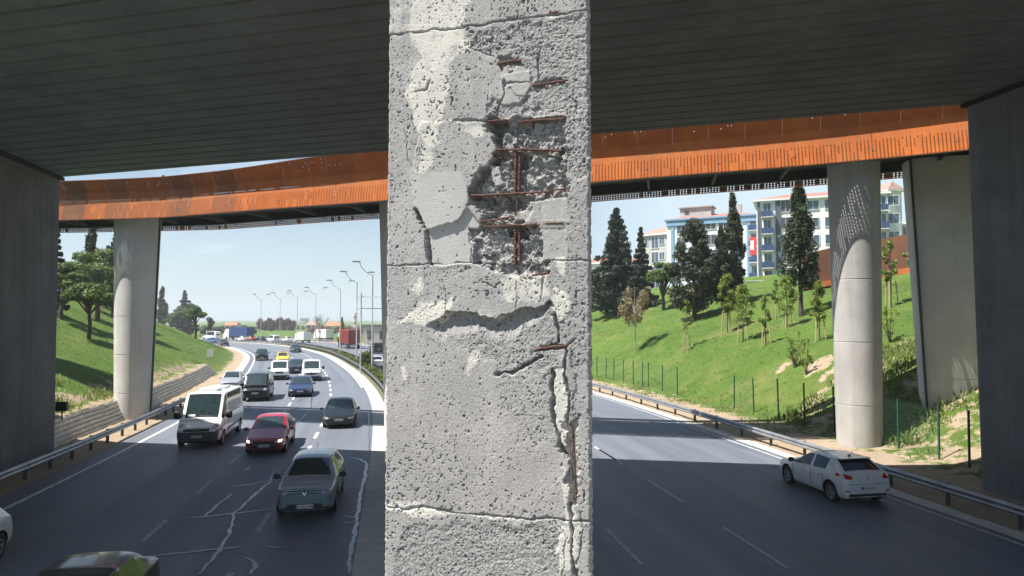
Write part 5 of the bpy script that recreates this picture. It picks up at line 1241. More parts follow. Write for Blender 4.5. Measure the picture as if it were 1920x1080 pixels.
# --- bare tree, poplar, far trees
def bare_tree(label, loc, h, w, seed, m='pale_bark', cat='tree', levels=5, r0=.022):
    t_ = thing('bare_tree', label, cat, loc); g = random.Random(seed); b_ = MB()
    def grow(p, d, L, r, k):
        q_ = p + d * L; b_.tube([p, (p + q_) / 2 + Vector((g.uniform(-1, 1), g.uniform(-1, 1), 0)) * L * .06, q_], [r, r * .85, r * .62], 5 if k < 3 else 4, cap=False)
        if k == levels: return
        for _ in range(3 if k < 4 else 2):
            nd = (d + Vector((g.uniform(-1, 1), g.uniform(-1, 1), g.uniform(-.15, .55))) * .62 * w).normalized(); grow(q_, nd, L * g.uniform(.62, .86), r * .60, k + 1)
    grow(Vector((0, 0, -.2)), Vector((0, 0, 1)), h * .28, h * r0, 0); b_.build('branches', M[m], t_).name = 'branch_crown'; return t_
q = P(600, 640, 188); q.z = H1(q.x, q.y); bare_tree('leafless spreading tree beyond the far carriageway between two white box trucks', q, 9.0, 1.1, 3, m='redtwig')
q = P(641, 640, 150); q.z = H1(q.x, q.y); pt = thing('poplar', 'yellow green poplar beside the red container truck', 'tree', q); hp = (640 - 589) / 1280 * 150
foliage([((g_.uniform(-.7, .7) * (1 - f) * 1.0, g_.uniform(-.7, .7) * (1 - f), hp * (.25 + .75 * f)), (.75 * (1.1 - f), .75 * (1.1 - f), .8), 150) for f in [k / 15 for k in range(16)]], .3, 81, M['poplar'], pt); trunk(pt, [(0, 0, -.2), (0, 0, hp * .5), (0, 0, hp * .9)], .12, .03)
# ------------------------------------------------------------------ buildings on the hill and the far town
M['render_white'] = mat('white_render', (.78, .78, .77), (.70, .70, .69), rough=.85, scale=.5)
M['render_blue'] = mat('light_blue_render', (.70, .76, .81), (.64, .70, .76), rough=.85, scale=.5)
M['render_cornice'] = mat('mid_blue_render', (.22, .37, .54), (.19, .33, .50), rough=.8, scale=.6)
M['render_grey'] = mat('grey_render', (.46, .45, .43), (.38, .37, .355), rough=.9, scale=.5)
M['render_dark'] = mat('slate_render', (.10, .12, .17), (.085, .10, .145), rough=.8, scale=.5)
M['roof_red'] = mat('red_roof_tiles', (.34, .16, .13), (.26, .12, .10), rough=.85, scale=1.2, bump=.3, bscale=8)
M['roof_brown'] = mat('brown_roof_tiles', (.33, .22, .18), (.26, .17, .14), rough=.85, scale=1.2)
M['frame'] = mat('white_window_frame', (.68, .68, .67), (.60, .60, .59), rough=.5)
M['pane'] = mat('window_pane', (.055, .085, .12), (.08, .12, .17), rough=.08, spec=.7, scale=.7)
M['pane_dark'] = mat('dark_glazing', (.05, .055, .065), (.075, .08, .09), rough=.12, spec=.6, scale=.7)
M['balcony_blue'] = mat('blue_balcony_glass', (.045, .085, .17), (.035, .07, .14), rough=.25, scale=1.5)
M['slab'] = mat('balcony_slab', (.58, .575, .56), (.5, .49, .48), rough=.85)
def block(name, label, cat, p0, p1, zb, floors, fh, depth, wall, cols, roof='hip', roof_m='roof_red', eave_m=None, over=.42, roof_h=2.2, side_cols=0, plinth=True):
    """p0, p1: plan ends of the front face, p0 on the left seen from the road"""
    p0, p1 = Vector((p0[0], p0[1], 0)), Vector((p1[0], p1[1], 0)); d = (p1 - p0); L = d.length; rz = atan2(d.y, d.x); H_ = floors * fh
    b = thing(name, label, cat, (p0.x, p0.y, zb), rz)
    a = MB(); a.box((L / 2, depth / 2, H_ / 2 - 1.5), (L, depth, H_ + 3)); a.build('wall', M[wall], b)
    def win(u, z, w, h_, pane='pane', face=0, mull=1):
        f = MB(); y = -.04
        if face == 0: mk = lambda c, s: f.box(c, s)
        fr = MB(); fr.box((u, y, z + h_ + .04), (w + .16, .12, .08)); fr.box((u, y, z - .04), (w + .16, .16, .08))
        for e in (-w / 2 - .04, w / 2 + .04): fr.box((u + e, y, z + h_ / 2), (.08, .12, h_))
        for k in range(mull): fr.box((u - w / 2 + w * (k + 1) / (mull + 1), y, z + h_ / 2), (.06, .10, h_))
        o = fr.build('window', M['frame'], b); g = MB(); g.box((u, -.015, z + h_ / 2), (w, .05, h_)); g.build('pane', M[pane], o)
    for (u, w, kind) in cols:
        for k in range(floors):
            z = k * fh
            if kind == 'win': win(u, z + .95, w, 1.35)
            elif kind == 'tall': win(u, z + .35, w, 2.05)
            elif kind == 'dark':
                win(u, z + .85, w, 1.75, 'pane_dark', mull=2)
            elif kind == 'balc':
                win(u, z + .20, w * .62, 2.15)
                s = MB(); s.box((u, -.55, z + .06), (w, 1.1, .14)); so_ = s.build('balcony', M['slab'], b)
                r = MB(); r.box((u, -1.07, z + .62), (w - .02, .04, .85)); r.box((u - w / 2 + .03, -.55, z + .62), (.04, 1.0, .85)); r.box((u + w / 2 - .03, -.55, z + .62), (.04, 1.0, .85)); r.build('balcony_rail', M['balcony_blue'], so_)
            elif kind == 'strip' and k == 0:
                s = MB(); s.box((u, -.10, H_ / 2 - .5), (w, .22, H_ + .9)); s.build('pilaster', M['render_dark'], b)
            elif kind == 'red':
                win(u, z + .7, w, 1.7, 'pane_dark')
                s = MB(); s.box((u - .85, -.06, z + 1.4), (.55, .14, 2.4)); s.build('brick_bay', M['roof_red'], b)
            elif kind == 'bluestrip' and k == 0:
                s = MB(); s.box((u, -.07, H_ / 2 - .5), (w, .16, H_ + .9)); s.build('pilaster', M['render_cornice'], b)
    e = MB(); e.box((L / 2, depth / 2, H_ + .14), (L + 2 * over, depth + 2 * over, .28)); e.build('eave', M[eave_m or 'render_white'], b)
    if eave_m:
        e = MB(); e.box((L / 2, -.12, H_ - .5), (L + .1, .26, .85)); e.build('cornice', M[eave_m], b)
    r = MB(); x0, x1, y0, y1 = -over, L + over, -over, depth + over; z0 = H_ + .28; m_ = min(depth, L) * .45
    r.add([(x0, y0, z0), (x1, y0, z0), (x1, y1, z0), (x0, y1, z0), (x0 + m_, (y0 + y1) / 2, z0 + roof_h), (x1 - m_, (y0 + y1) / 2, z0 + roof_h)], [(0, 1, 5, 4), (1, 2, 5), (2, 3, 4, 5), (3, 0, 4), (0, 3, 2, 1)])
    ro = r.build('roof', M[roof_m], b); return b, L, H_, ro
def gz(x, y): return H1(x, y)
def at(px, Y): return ((px - 960) / 1280 * Y, Y)
# light blue block
A0_, A1_ = at(1252, 124), at(1420, 117)
blA, L, HA, ro = block('apartment_block', 'light blue apartment block with red roof behind the broad dark conifer', 'apartment block', A0_, A1_, 13.0, 4, 2.75, 11, 'render_blue', [(1.0, .5, 'bluestrip'), (2.6, 1.5, 'tall'), (5.2, 1.6, 'win'), (7.4, 2.6, 'dark'), (10.0, 1.6, 'win'), (12.0, 1.7, 'tall'), (14.1, .4, 'bluestrip'), (15.0, 1.4, 'balc')], eave_m='render_cornice', roof_h=1.3)
a = MB(); a.box((4.6, 4.5, HA + 1.5), (5.6, 3.4, 2.3)); a.box((4.6, 4.5, HA + 2.72), (6.2, 4.0, .22)); ph = a.build('penthouse', M['render_grey'], blA); a = MB(); a.box((3.0, 2.77, HA + 1.8), (.8, .06, .7)); a.build('window', M['pane_dark'], ph)
a = MB(); a.box((11.5, 5.6, HA + 2.2), (1.6, .9, 1.6)); a.build('chimney', M['render_grey'], ro)
# grey white block nearer
B0_, B1_ = at(1421, 107), at(1668, 100)
blB, L, HB, ro = block('apartment_block', 'white five storey block with blue balconies and dark pilasters behind the shaggy cypress', 'apartment block', B0_, B1_, 11.3, 5, 2.66, 11, 'render_white', [(.35, .35, 'strip'), (1.6, 1.7, 'balc'), (3.15, .7, 'strip'), (4.6, 1.9, 'dark'), (6.6, .3, 'strip'), (8.2, 1.5, 'win'), (10.6, 1.5, 'win'), (12.4, 1.7, 'balc'), (14.0, .4, 'strip'), (15.6, 1.5, 'win'), (17.4, 1.8, 'balc'), (19.0, 1.4, 'win')], roof_h=1.5, over=.5)
# block behind the white one
block('apartment_block', 'pale end of an apartment block seen between the round pier and the broad pier', 'apartment block', at(1640, 112), at(1672, 108), 13.0, 5, 2.7, 2.2, 'render_white', [(.9, .9, 'win'), (2.0, .5, 'bluestrip')], roof_m='roof_brown', roof_h=1.5)
block('apartment_block', 'low white building with brick red bays and pale sloping roof above the corten ramp', 'apartment block', at(1655, 124), at(1800, 132), 12.4, 4, 2.8, 9, 'render_white', [(u, 1.0, 'red') for u in (2, 4.2, 6.4, 8.6, 10.8, 13, 15.2)], roof_m='slab', roof_h=1.2)
block('apartment_block', 'old grey apartment house with brown roof behind the slender spruce', 'apartment block', at(1200, 134), at(1254, 130), 11.0, 4, 2.85, 10, 'render_grey', [(1.2, 1.3, 'win'), (3.4, 1.4, 'tall'), (4.9, 1.0, 'win')], roof_m='roof_brown', roof_h=1.9)
block('house', 'low white house with red roof beside the damaged pillar behind the dark spruce', 'house', at(1095, 150), at(1150, 146), 9.8, 3, 2.8, 9, 'render_white', [(1.5, 1.2, 'win'), (4.2, 1.2, 'win')], roof_h=1.6)
block('house', 'small pinkish roofed house glimpsed between the two spruces', 'house', at(1160, 155), at(1212, 150), 10.5, 3, 2.7, 9, 'render_grey', [(1.5, 1.2, 'win'), (4.2, 1.2, 'win')], roof_h=1.6)
# flag banner and the green letters, low terrace wall
q = P(1412, 461, 113.2); fl = thing('banner', 'red and white banner hanging from a balcony of the light blue block', 'banner', q, -.4)
a = MB(); a.box((0, 0, 0), (1.0, .05, 3.0)); bn_ = a.build('cloth', mat('banner_red', (.60, .05, .03), (.5, .04, .03), rough=.8), fl); a = MB(); a.box((-.15, -.045, .1), (.55, .04, 1.6)); a.build('emblem', mat('banner_white', (.75, .70, .66), rough=.8), bn_)
q0, q1 = P(1400, 533, 99), P(1462, 524, 97); tw = thing('terrace_wall', 'low pinkish terrace wall at the foot of the white block', 'wall', (q0.x, q0.y, q0.z)); d_ = q1 - q0
a = MB(); a.box((d_.x / 2, d_.y / 2, -.4), (hypot(d_.x, d_.y), .3, 1.6), atan2(d_.y, d_.x)); a.build('wall', mat('pinkish_stone', (.46, .30, .24), (.36, .23, .18), rough=.9, scale=1.5, bump=.3), tw); a = MB(); a.box((d_.x / 2, d_.y / 2, .44), (hypot(d_.x, d_.y) + .1, .42, .1), atan2(d_.y, d_.x)); a.build('coping', M['slab'], tw)
q = P(1465, 522, 95.5); sg = thing('letter_sign', 'small green letters standing on the crest in front of the shaggy cypress', 'sign', q); text_mesh('lettering', 'SI', 2.2, mat('green_letters', (.03, .26, .09), rough=.6), sg, (0, 0, .3), (pi / 2, 0, 0), .08); a = MB(); a.box((0, .12, -.62), (2.6, .12, .22)); a.build('base', M['slab'], sg)
# corten ramp wall on the crest
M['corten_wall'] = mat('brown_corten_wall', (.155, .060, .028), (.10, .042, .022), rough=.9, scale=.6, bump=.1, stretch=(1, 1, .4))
M['corten_orange'] = mat('orange_corten_edge', (.42, .12, .03), (.34, .09, .022), rough=.85, scale=1.0)  # brighter orange corten for the strip along the foot of the ramp wall
rw_ = thing('corten_ramp', 'brown corten clad ramp wall climbing along the crest behind the round pier', 'ramp', (0, 0, 0))
def wallstrip(name, m, pts_, lo, hi, th):
    a = MB(); rings = []
    for (p, z0_, z1_) in [(p, lo(p), hi(p)) for p in pts_]:
        rings.append([(p[0], p[1], z0_), (p[0], p[1], z1_), (p[0] + .1, p[1] + th, z1_), (p[0] + .1, p[1] + th, z0_)])
    a.ring_loft(rings); return a.build(name, m, rw_)
RWp = [(1505, 478, 542, 74), (1560, 464, 534, 73), (1650, 449, 520, 70), (1728, 434, 508, 67), (1800, 420, 496, 65)]
zt_ = {}; zb_ = {}; pw = []
for x, yt, yb_, Y in RWp:
    a_ = P(x, yt, Y); b2 = P(x, yb_, Y); pw.append((a_.x, Y)); zt_[(a_.x, Y)] = a_.z; zb_[(a_.x, Y)] = b2.z
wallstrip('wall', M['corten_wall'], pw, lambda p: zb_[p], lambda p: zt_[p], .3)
wallstrip('bottom_panel', M['corten_orange'], [(p[0], p[1] - .55) for p in pw], lambda p: zb_[(p[0], p[1] + .55)] - .05, lambda p: zb_[(p[0], p[1] + .55)] + .55, .5)
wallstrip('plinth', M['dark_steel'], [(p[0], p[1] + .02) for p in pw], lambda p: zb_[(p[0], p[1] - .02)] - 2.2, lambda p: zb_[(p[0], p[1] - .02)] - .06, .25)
# --- person on the footbridge
def person():
    s = fs_at_x(-21.3); base = fb(s, -1.0, .95); pr = thing('person', 'person in a dark jacket walking on the footbridge above the tapered pier, head showing', 'person', base, radians(100))
    def skin(name, vs, es, rad, m, root=0):
        me = bpy.data.meshes.new(name); me.from_pydata(vs, es, []); o = bpy.data.objects.new(name, me); COL.objects.link(o)
        md = o.modifiers.new('k', 'SKIN'); sv = me.skin_vertices[0].data
        for i, r in enumerate(rad): sv[i].radius = (r, r) if not isinstance(r, tuple) else r
        sv[root].use_root = True; o.modifiers.new('s', 'SUBSURF').render_levels = 1
        dg = bpy.context.evaluated_depsgraph_get(); m2 = bpy.data.meshes.new_from_object(o.evaluated_get(dg), depsgraph=dg); bpy.data.objects.remove(o); m2.materials.clear(); m2.materials.append(m); m2.polygons.foreach_set('use_smooth', [True] * len(m2.polygons))
        q = bpy.data.objects.new(name, m2); COL.objects.link(q); q.parent = pr; return q
    vs = [(0, 0, .92), (0, 0, 1.15), (0, .01, 1.40), (0, .02, 1.52), (0, .03, 1.62), (0, .03, 1.74), (-.10, 0, .88), (-.11, .12, .48), (-.11, .10, .06), (-.11, .24, .03), (.10, 0, .88), (.11, -.10, .48), (.11, -.25, .10), (.11, -.14, .04), (-.20, .0, 1.41), (-.25, -.10, 1.12), (-.24, .04, .88), (-.24, .10, .80), (.20, 0, 1.41), (.25, .10, 1.12), (.24, .26, .92), (.24, .33, .87)]
    es = [(0, 1), (1, 2), (2, 3), (3, 4), (4, 5), (0, 6), (6, 7), (7, 8), (8, 9), (0, 10), (10, 11), (11, 12), (12, 13), (2, 14), (14, 15), (15, 16), (16, 17), (2, 18), (18, 19), (19, 20), (20, 21)]
    rad = [.135, .13, .15, .06, .095, .085, .09, .065, .045, .035, .09, .065, .045, .035, .06, .045, .035, .03, .06, .045, .035, .03]
    skin('body', vs, es, rad, mat('skin_tone', (.42, .26, .19), rough=.6))
    skin('jacket', [(0, 0, .95), (0, 0, 1.2), (0, .01, 1.43), (-.20, .0, 1.41), (-.25, -.10, 1.12), (-.24, .03, .91), (.20, 0, 1.41), (.25, .10, 1.12), (.24, .24, .94)], [(0, 1), (1, 2), (2, 3), (3, 4), (4, 5), (2, 6), (6, 7), (7, 8)], [.155, .15, .165, .075, .06, .05, .075, .06, .05], mat('dark_jacket', (.05, .06, .075), rough=.8))
    skin('trousers', [(0, 0, .93), (-.10, 0, .86), (-.11, .12, .48), (-.11, .10, .10), (.10, 0, .86), (.11, -.10, .48), (.11, -.25, .13)], [(0, 1), (1, 2), (2, 3), (0, 4), (4, 5), (5, 6)], [.145, .10, .075, .06, .10, .075, .06], mat('grey_trousers', (.09, .09, .10), rough=.8))
    h = MB()
    for (zz, r) in ((0, 0),): pass
    h.ring_loft([[(r * cos(2 * pi * k / 12), .015 + r * sin(2 * pi * k / 12), z) for k in range(12)] for z, r in ((1.66, .099), (1.72, .101), (1.78, .085), (1.83, .04))]); h.build('hair', mat('dark_hair', (.03, .02, .015), rough=.7), pr, smooth=True)
    fc = MB(); fc.box((0, .125, 1.645), (.028, .04, .045)); fc.build('nose', mat('skin_tone_nose', (.42, .25, .18), rough=.6), pr)
person()
# --- far town: houses, low trees, towers
M['far_white'] = mat('far_white_render', (.62, .62, .62), (.54, .54, .54), rough=.9, scale=.1)
M['roof_orange'] = mat('orange_roof_tiles', (.42, .18, .09), (.34, .14, .07), rough=.85, scale=.8)
def house(label, px, Y, w, h, dep, wall, roofm, rh=1.6, name='house', cat='house', dark=2, zb=None):
    x = (px - 960) / 1280 * Y; z = H1(x, Y) if zb is None else zb; b = thing(name, label, cat, (x, Y, z), 0)
    a = MB(); a.box((0, dep / 2, h / 2 - .5), (w, dep, h + 1)); a.build('wall', M[wall], b)
    if rh > .5:
        a = MB(); a.add([(-w / 2 - .4, -.4, h), (w / 2 + .4, -.4, h), (w / 2 + .4, dep + .4, h), (-w / 2 - .4, dep + .4, h), (-w / 2 + w * .12, dep / 2, h + rh), (w / 2 - w * .12, dep / 2, h + rh)], [(0, 1, 5, 4), (1, 2, 5), (2, 3, 4, 5), (3, 0, 4), (0, 3, 2, 1)]); a.build('roof', M[roofm], b)
    else:
        a = MB(); a.box((0, dep / 2, h + .15), (w + .5, dep + .5, .3)); a.build('roof', M[roofm], b)
    nf = max(1, int(h / 3.2)); nw = max(2, int(w / 4.0))
    if nf * nw > 40: nw = max(2, int(w / 7)); nf = min(nf, 40 // nw)
    for i in range(nw):
        for k in range(nf):
            a = MB(); u = -w / 2 + w * (i + .5) / nw; a.box((u, -.03, h * (k + .5) / nf + .1), (w / nw * .45, .08, h / nf * .45)); a.build('window', M['pane_dark'], b)
    return b
house('house with bright orange roof behind the blue container', 433, 360, 6.5, 2.8, 6, 'far_white', 'roof_orange', 1.8)
house('long low white building with reddish roof behind the row of red brown trees', 518, 400, 20, 3.2, 8, 'far_white', 'roof_red', 1.5, 'long_building', 'building')
house('small orange roofed house between the white box trucks and the poplar', 625, 300, 7, 3.0, 6, 'render_white', 'roof_orange', 1.8)
house('second small house with brown roof near the orange roofed one', 585, 360, 6, 3.0, 6, 'far_white', 'roof_brown', 1.8)
q = (705 - 960) / 1280 * 150; house('grey flat roofed house on the bank by the slim pier', 706, 165, 6, 4.5, 6, 'render_grey', 'render_dark', .2)
tw = [(567, 900, 597, 9), (487, 1000, 604, 8), (476, 1150, 606, 12), (500, 1300, 605, 10), (519, 1100, 606, 12), (533, 1250, 604, 9), (551, 1000, 607, 12), (587, 1200, 606, 12), (606, 1100, 608, 11), (633, 1000, 607, 12), (652, 1200, 606, 9), (672, 1000, 608, 12), (690, 1150, 606, 10), (455, 1100, 608, 14), (438, 1000, 607, 10), (420, 1200, 608, 14), (406, 1000, 606, 10), (390, 1150, 608, 10), (540, 1400, 605, 14), (615, 1400, 606, 14)]
for k, (px, Y, top, w) in enumerate(tw):
    hh_ = CZ + (600 - top) / 1280 * Y; house('far pale tower block of the skyline', px, Y, w / 1280 * Y, hh_, 20, 'far_white', 'render_grey', .2, 'tower_block', 'tower block', zb=0)
tws = [o for o in bpy.data.objects if o.name.startswith('tower_block') and o.parent is None]
tws[0]['label'] = 'tallest white tower block of the far skyline, above the leafless tree'
for o in tws[1:]: o['group'] = 'far pale tower blocks of the skyline'; o['label'] = 'far pale low tower block lost in haze on the skyline'
q = P(665.5, 613, 420); ch = thing('chimney', 'red and white banded chimney pole above the red container truck', 'chimney', (q.x, q.y, 0))
for k in range(5):
    z0 = (1.5 + k * 1.75); a = MB(); a.tube([(0, 0, 0 if k == 0 else z0), (0, 0, z0 + 1.75)], .95, 12); a.build('band', M['far_white'] if k % 2 == 0 else mat('pale_red_band', (.5, .2, .17), rough=.8), ch)
# tree belts
def belt(name, label, px0, px1, Y, top0, top1, m, n, seed, size, kind='stuff', flat=.6):
    g = random.Random(seed); cl = []
    for k in range(n):
        px = g.uniform(px0, px1); y = Y * g.uniform(.95, 1.08); x = (px - 960) / 1280 * y; tp = g.uniform(top0, top1); h = max(1.2, CZ + (600 - tp) / 1280 * y); r = h * g.uniform(.28, .5); cl.append(((x, y, h * .55), (r, r, h * .5), 90))
    o = foliage(cl, size, seed, M[m], None, name); return tag(o, label, 'trees', kind=kind)
belt('far_wood', 'band of low green trees in front of the far town', 375, 700, 430, 609, 621, 'shrub', 150, 91, .9)
belt('far_wood', 'darker green trees behind the far carriageway', 380, 480, 285, 610, 622, 'conifer', 40, 92, .6)
belt('far_wood', 'reddish leafless thickets near the far town', 575, 690, 290, 610, 622, 'redtwig', 60, 93, .6)
broad = None
def far_tree(label, px, Y, top, wpx, m, seed, name='tree', asp=1.6, n=14, tall=.55):
    x = (px - 960) / 1280 * Y; z = H1(x, Y); h = CZ - z + (600 - top) / 1280 * Y; w = wpx / 1280 * Y / 2; t_ = thing(name, label, 'tree', (x, Y, z)); g = random.Random(seed)
    foliage([((g.uniform(-.6, .6) * w, g.uniform(-.6, .6) * w, h * (1 - tall + tall * f) * .95), (w * .5, w * .5, h * .16), 90) for f in [k / (n - 1) for k in range(n)]], max(.25, Y / 1280 * 2.0), seed, M[m], t_, asp=asp); trunk(t_, [(0, 0, -.2), (0, 0, h * .5), (0, 0, h * .8)], h * .03, h * .01); return t_
far_tree('dark round tree at the inside of the far bend', 396, 215, 597, 17, 'spruce', 101, n=18, tall=.8)
rows = [(488, 600), (497, 604), (506, 599), (514, 603), (524, 598), (533, 602), (541, 600), (550, 604)]
for k, (px, tp) in enumerate(rows): far_tree(['red brown leafless tree at the blue container end of the row', 'red brown leafless tree, second from the blue container', 'red brown leafless tree, third from the blue container', 'red brown leafless tree, fourth from the blue container', 'tallest red brown leafless tree of the row', 'red brown leafless tree just past the tallest of the row', 'red brown leafless tree, last but one toward the box van', 'red brown leafless tree at the box van end of the row'][k], px, 355, tp, 12, 'redtwig', 110 + k, 'bare_tree', 4.0, 10, .75)
far_tree('dark narrow evergreen in front of the red brown row', 511, 345, 606, 8, 'conifer', 121, 'cypress', n=10, tall=.85)
# ------------------------------------------------------------------ damaged pillar close to the camera
PL = P(723, 540, 3.5); PR = P(1107.5, 540, 3.1)
PL2 = Vector((PL.x, PL.y, 0)); PR2 = Vector((PR.x, PR.y, 0)); PU = (PR2 - PL2); PWID = PU.length; PU = PU.normalized(); PN = Vector((PU.y, -PU.x, 0))
PO = Vector(((PL2 + PR2) / 2)); PO.z = 0
def FP(px, py, h=0.0):
    r = ray(px, py); o = Vector((0, 0, CZ)); t_ = (PL2 + PN * h - o).dot(PN) / r.dot(PN); return o + r * t_
pillar = thing('concrete_pillar', 'weathered concrete pillar in the foreground with spalled front and exposed rusty rebar', 'pillar', PO)
def m_pillar():
    m, t, b = new_mat('weathered_pillar_concrete')
    tc = t.node('ShaderNodeTexCoord').outputs['Object']
    z = t.node('ShaderNodeSeparateXYZ'); t.link(tc, z.inputs[0])
    a = t.ramp(t.noise(tc, 3.2, 6, .62), .34, .66)
    c = t.mix(a, (.465, .46, .445), (.36, .356, .346))
    warm = t.ramp(t.math('ADD', z.outputs[2], t.math('MULTIPLY', t.noise(tc, 1.6, 4), .5)), 6.35, 5.75)
    c = t.mix(t.math('MULTIPLY', warm, .8), c, t.mix(a, (.465, .443, .423), (.37, .35, .335)))
    wash = t.ramp(t.noise(t.map(tc, (14, 14, 1.6)), 1.0, 5, .6), .5, .74); c = t.mix(t.math('MULTIPLY', wash, .35), c, (.56, .555, .535))
    gr = t.ramp(t.noise(tc, 95, 4, .75), .40, .62); c = t.mix(t.math('MULTIPLY', gr, .46), c, (.19, .188, .185)); sk = t.ramp(t.noise(tc, 150, 2, .6), .60, .66); c = t.mix(t.math('MULTIPLY', sk, .5), c, (.13, .128, .125))
    sp = t.ramp(t.noise(tc, 190, 3, .8), .56, .68); c = t.mix(t.math('MULTIPLY', sp, .4), c, (.60, .60, .585))
    rough = t.attr('rough').outputs['Fac']; ag = t.ramp(t.noise(tc, 70, 5, .8), .38, .62)
    c = t.mix(t.math('MULTIPLY', rough, .75), c, t.mix(ag, (.185, .185, .185), (.43, .422, .405)))
    vo = t.node('ShaderNodeTexVoronoi'); vo.inputs['Scale'].default_value = 120; t.link(tc, vo.inputs['Vector']); vs_ = t.node('ShaderNodeSeparateXYZ'); t.link(vo.outputs['Color'], vs_.inputs[0])
    st_ = t.mix(vs_.outputs[0], (.16, .155, .15), (.52, .50, .47)); isst = t.math('MULTIPLY', t.ramp(vs_.outputs[1], .45, .6), t.math('LESS_THAN', vo.outputs['Distance'], .38))
    c = t.mix(t.math('MULTIPLY', isst, t.math('MULTIPLY_ADD', rough, .55, .10)), c, st_)
    drip = t.ramp(t.noise(t.map(tc, (26, 26, 1.1), (5, 3, 1)), 1.0, 5, .65), .52, .72); c = t.mix(t.math('MULTIPLY', drip, .30), c, (.22, .215, .21))
    blot = t.ramp(t.noise(tc, 1.4, 6, .65), .43, .62); c = t.mix(t.math('MULTIPLY', blot, .42), c, (.265, .262, .26))
    c = t.mix(t.attr('smoothp').outputs['Fac'], c, t.mix(a, (.465, .462, .445), (.41, .408, .395)))
    cr = t.attr('cream').outputs['Fac']; cv = t.noise(tc, 45, 6, .7)
    crf = t.ramp(t.math('ADD', cr, t.math('ADD', t.math('MULTIPLY', t.math('SUBTRACT', cv, .5), 1.1), t.math('MULTIPLY', t.math('SUBTRACT', t.noise(tc, 13, 4, .6), .5), 1.0))), .40, .68)
    c = t.mix(t.math('MULTIPLY', crf, .92), c, t.mix(a, (.63, .612, .55), (.55, .535, .485)))
    dirt = t.attr('grime').outputs['Fac']; c = t.mix(dirt, c, (.10, .10, .105))
    ru = t.attr('rust').outputs['Fac']; rn = t.ramp(t.math('ADD', ru, t.math('MULTIPLY', t.math('SUBTRACT', t.noise(tc, 60, 5, .7), .5), .9)), .45, .75)
    c = t.mix(t.math('MULTIPLY', rn, .5), c, (.20, .13, .095))
    t.link(c, b.inputs['Base Color']); b.inputs['Roughness'].default_value = .9; b.inputs['Specular IOR Level'].default_value = .2
    t.link(t.bump(t.noise(tc, 240, 4, .8), .8, .006), b.inputs['Normal'])
    return m
M['pillar'] = m_pillar()
def sdf(px, py, poly):
    poly = np.array(poly, float); d = np.full(px.shape, 1e9); ins = np.zeros(px.shape, bool); n = len(poly)
    for i in range(n):
        a = poly[i]; b_ = poly[(i + 1) % n]; e = b_ - a; L = (e ** 2).sum() + 1e-9
        tt = np.clip(((px - a[0]) * e[0] + (py - a[1]) * e[1]) / L, 0, 1)
        d = np.minimum(d, (px - a[0] - e[0] * tt) ** 2 + (py - a[1] - e[1] * tt) ** 2)
        c = ((a[1] > py) != (b_[1] > py)) & (px < (b_[0] - a[0]) * (py - a[1]) / (b_[1] - a[1] + 1e-12) + a[0]); ins ^= c
    d = np.sqrt(d); return np.where(ins, -d, d)
def dline(px, py, pl):
    d = np.full(px.shape, 1e9); pl = np.array(pl, float)
    for a, b_ in zip(pl[:-1], pl[1:]):
        e = b_ - a; L = (e ** 2).sum() + 1e-9; tt = np.clip(((px - a[0]) * e[0] + (py - a[1]) * e[1]) / L, 0, 1)
        d = np.minimum(d, (px - a[0] - e[0] * tt) ** 2 + (py - a[1] - e[1] * tt) ** 2)
    return np.sqrt(d)
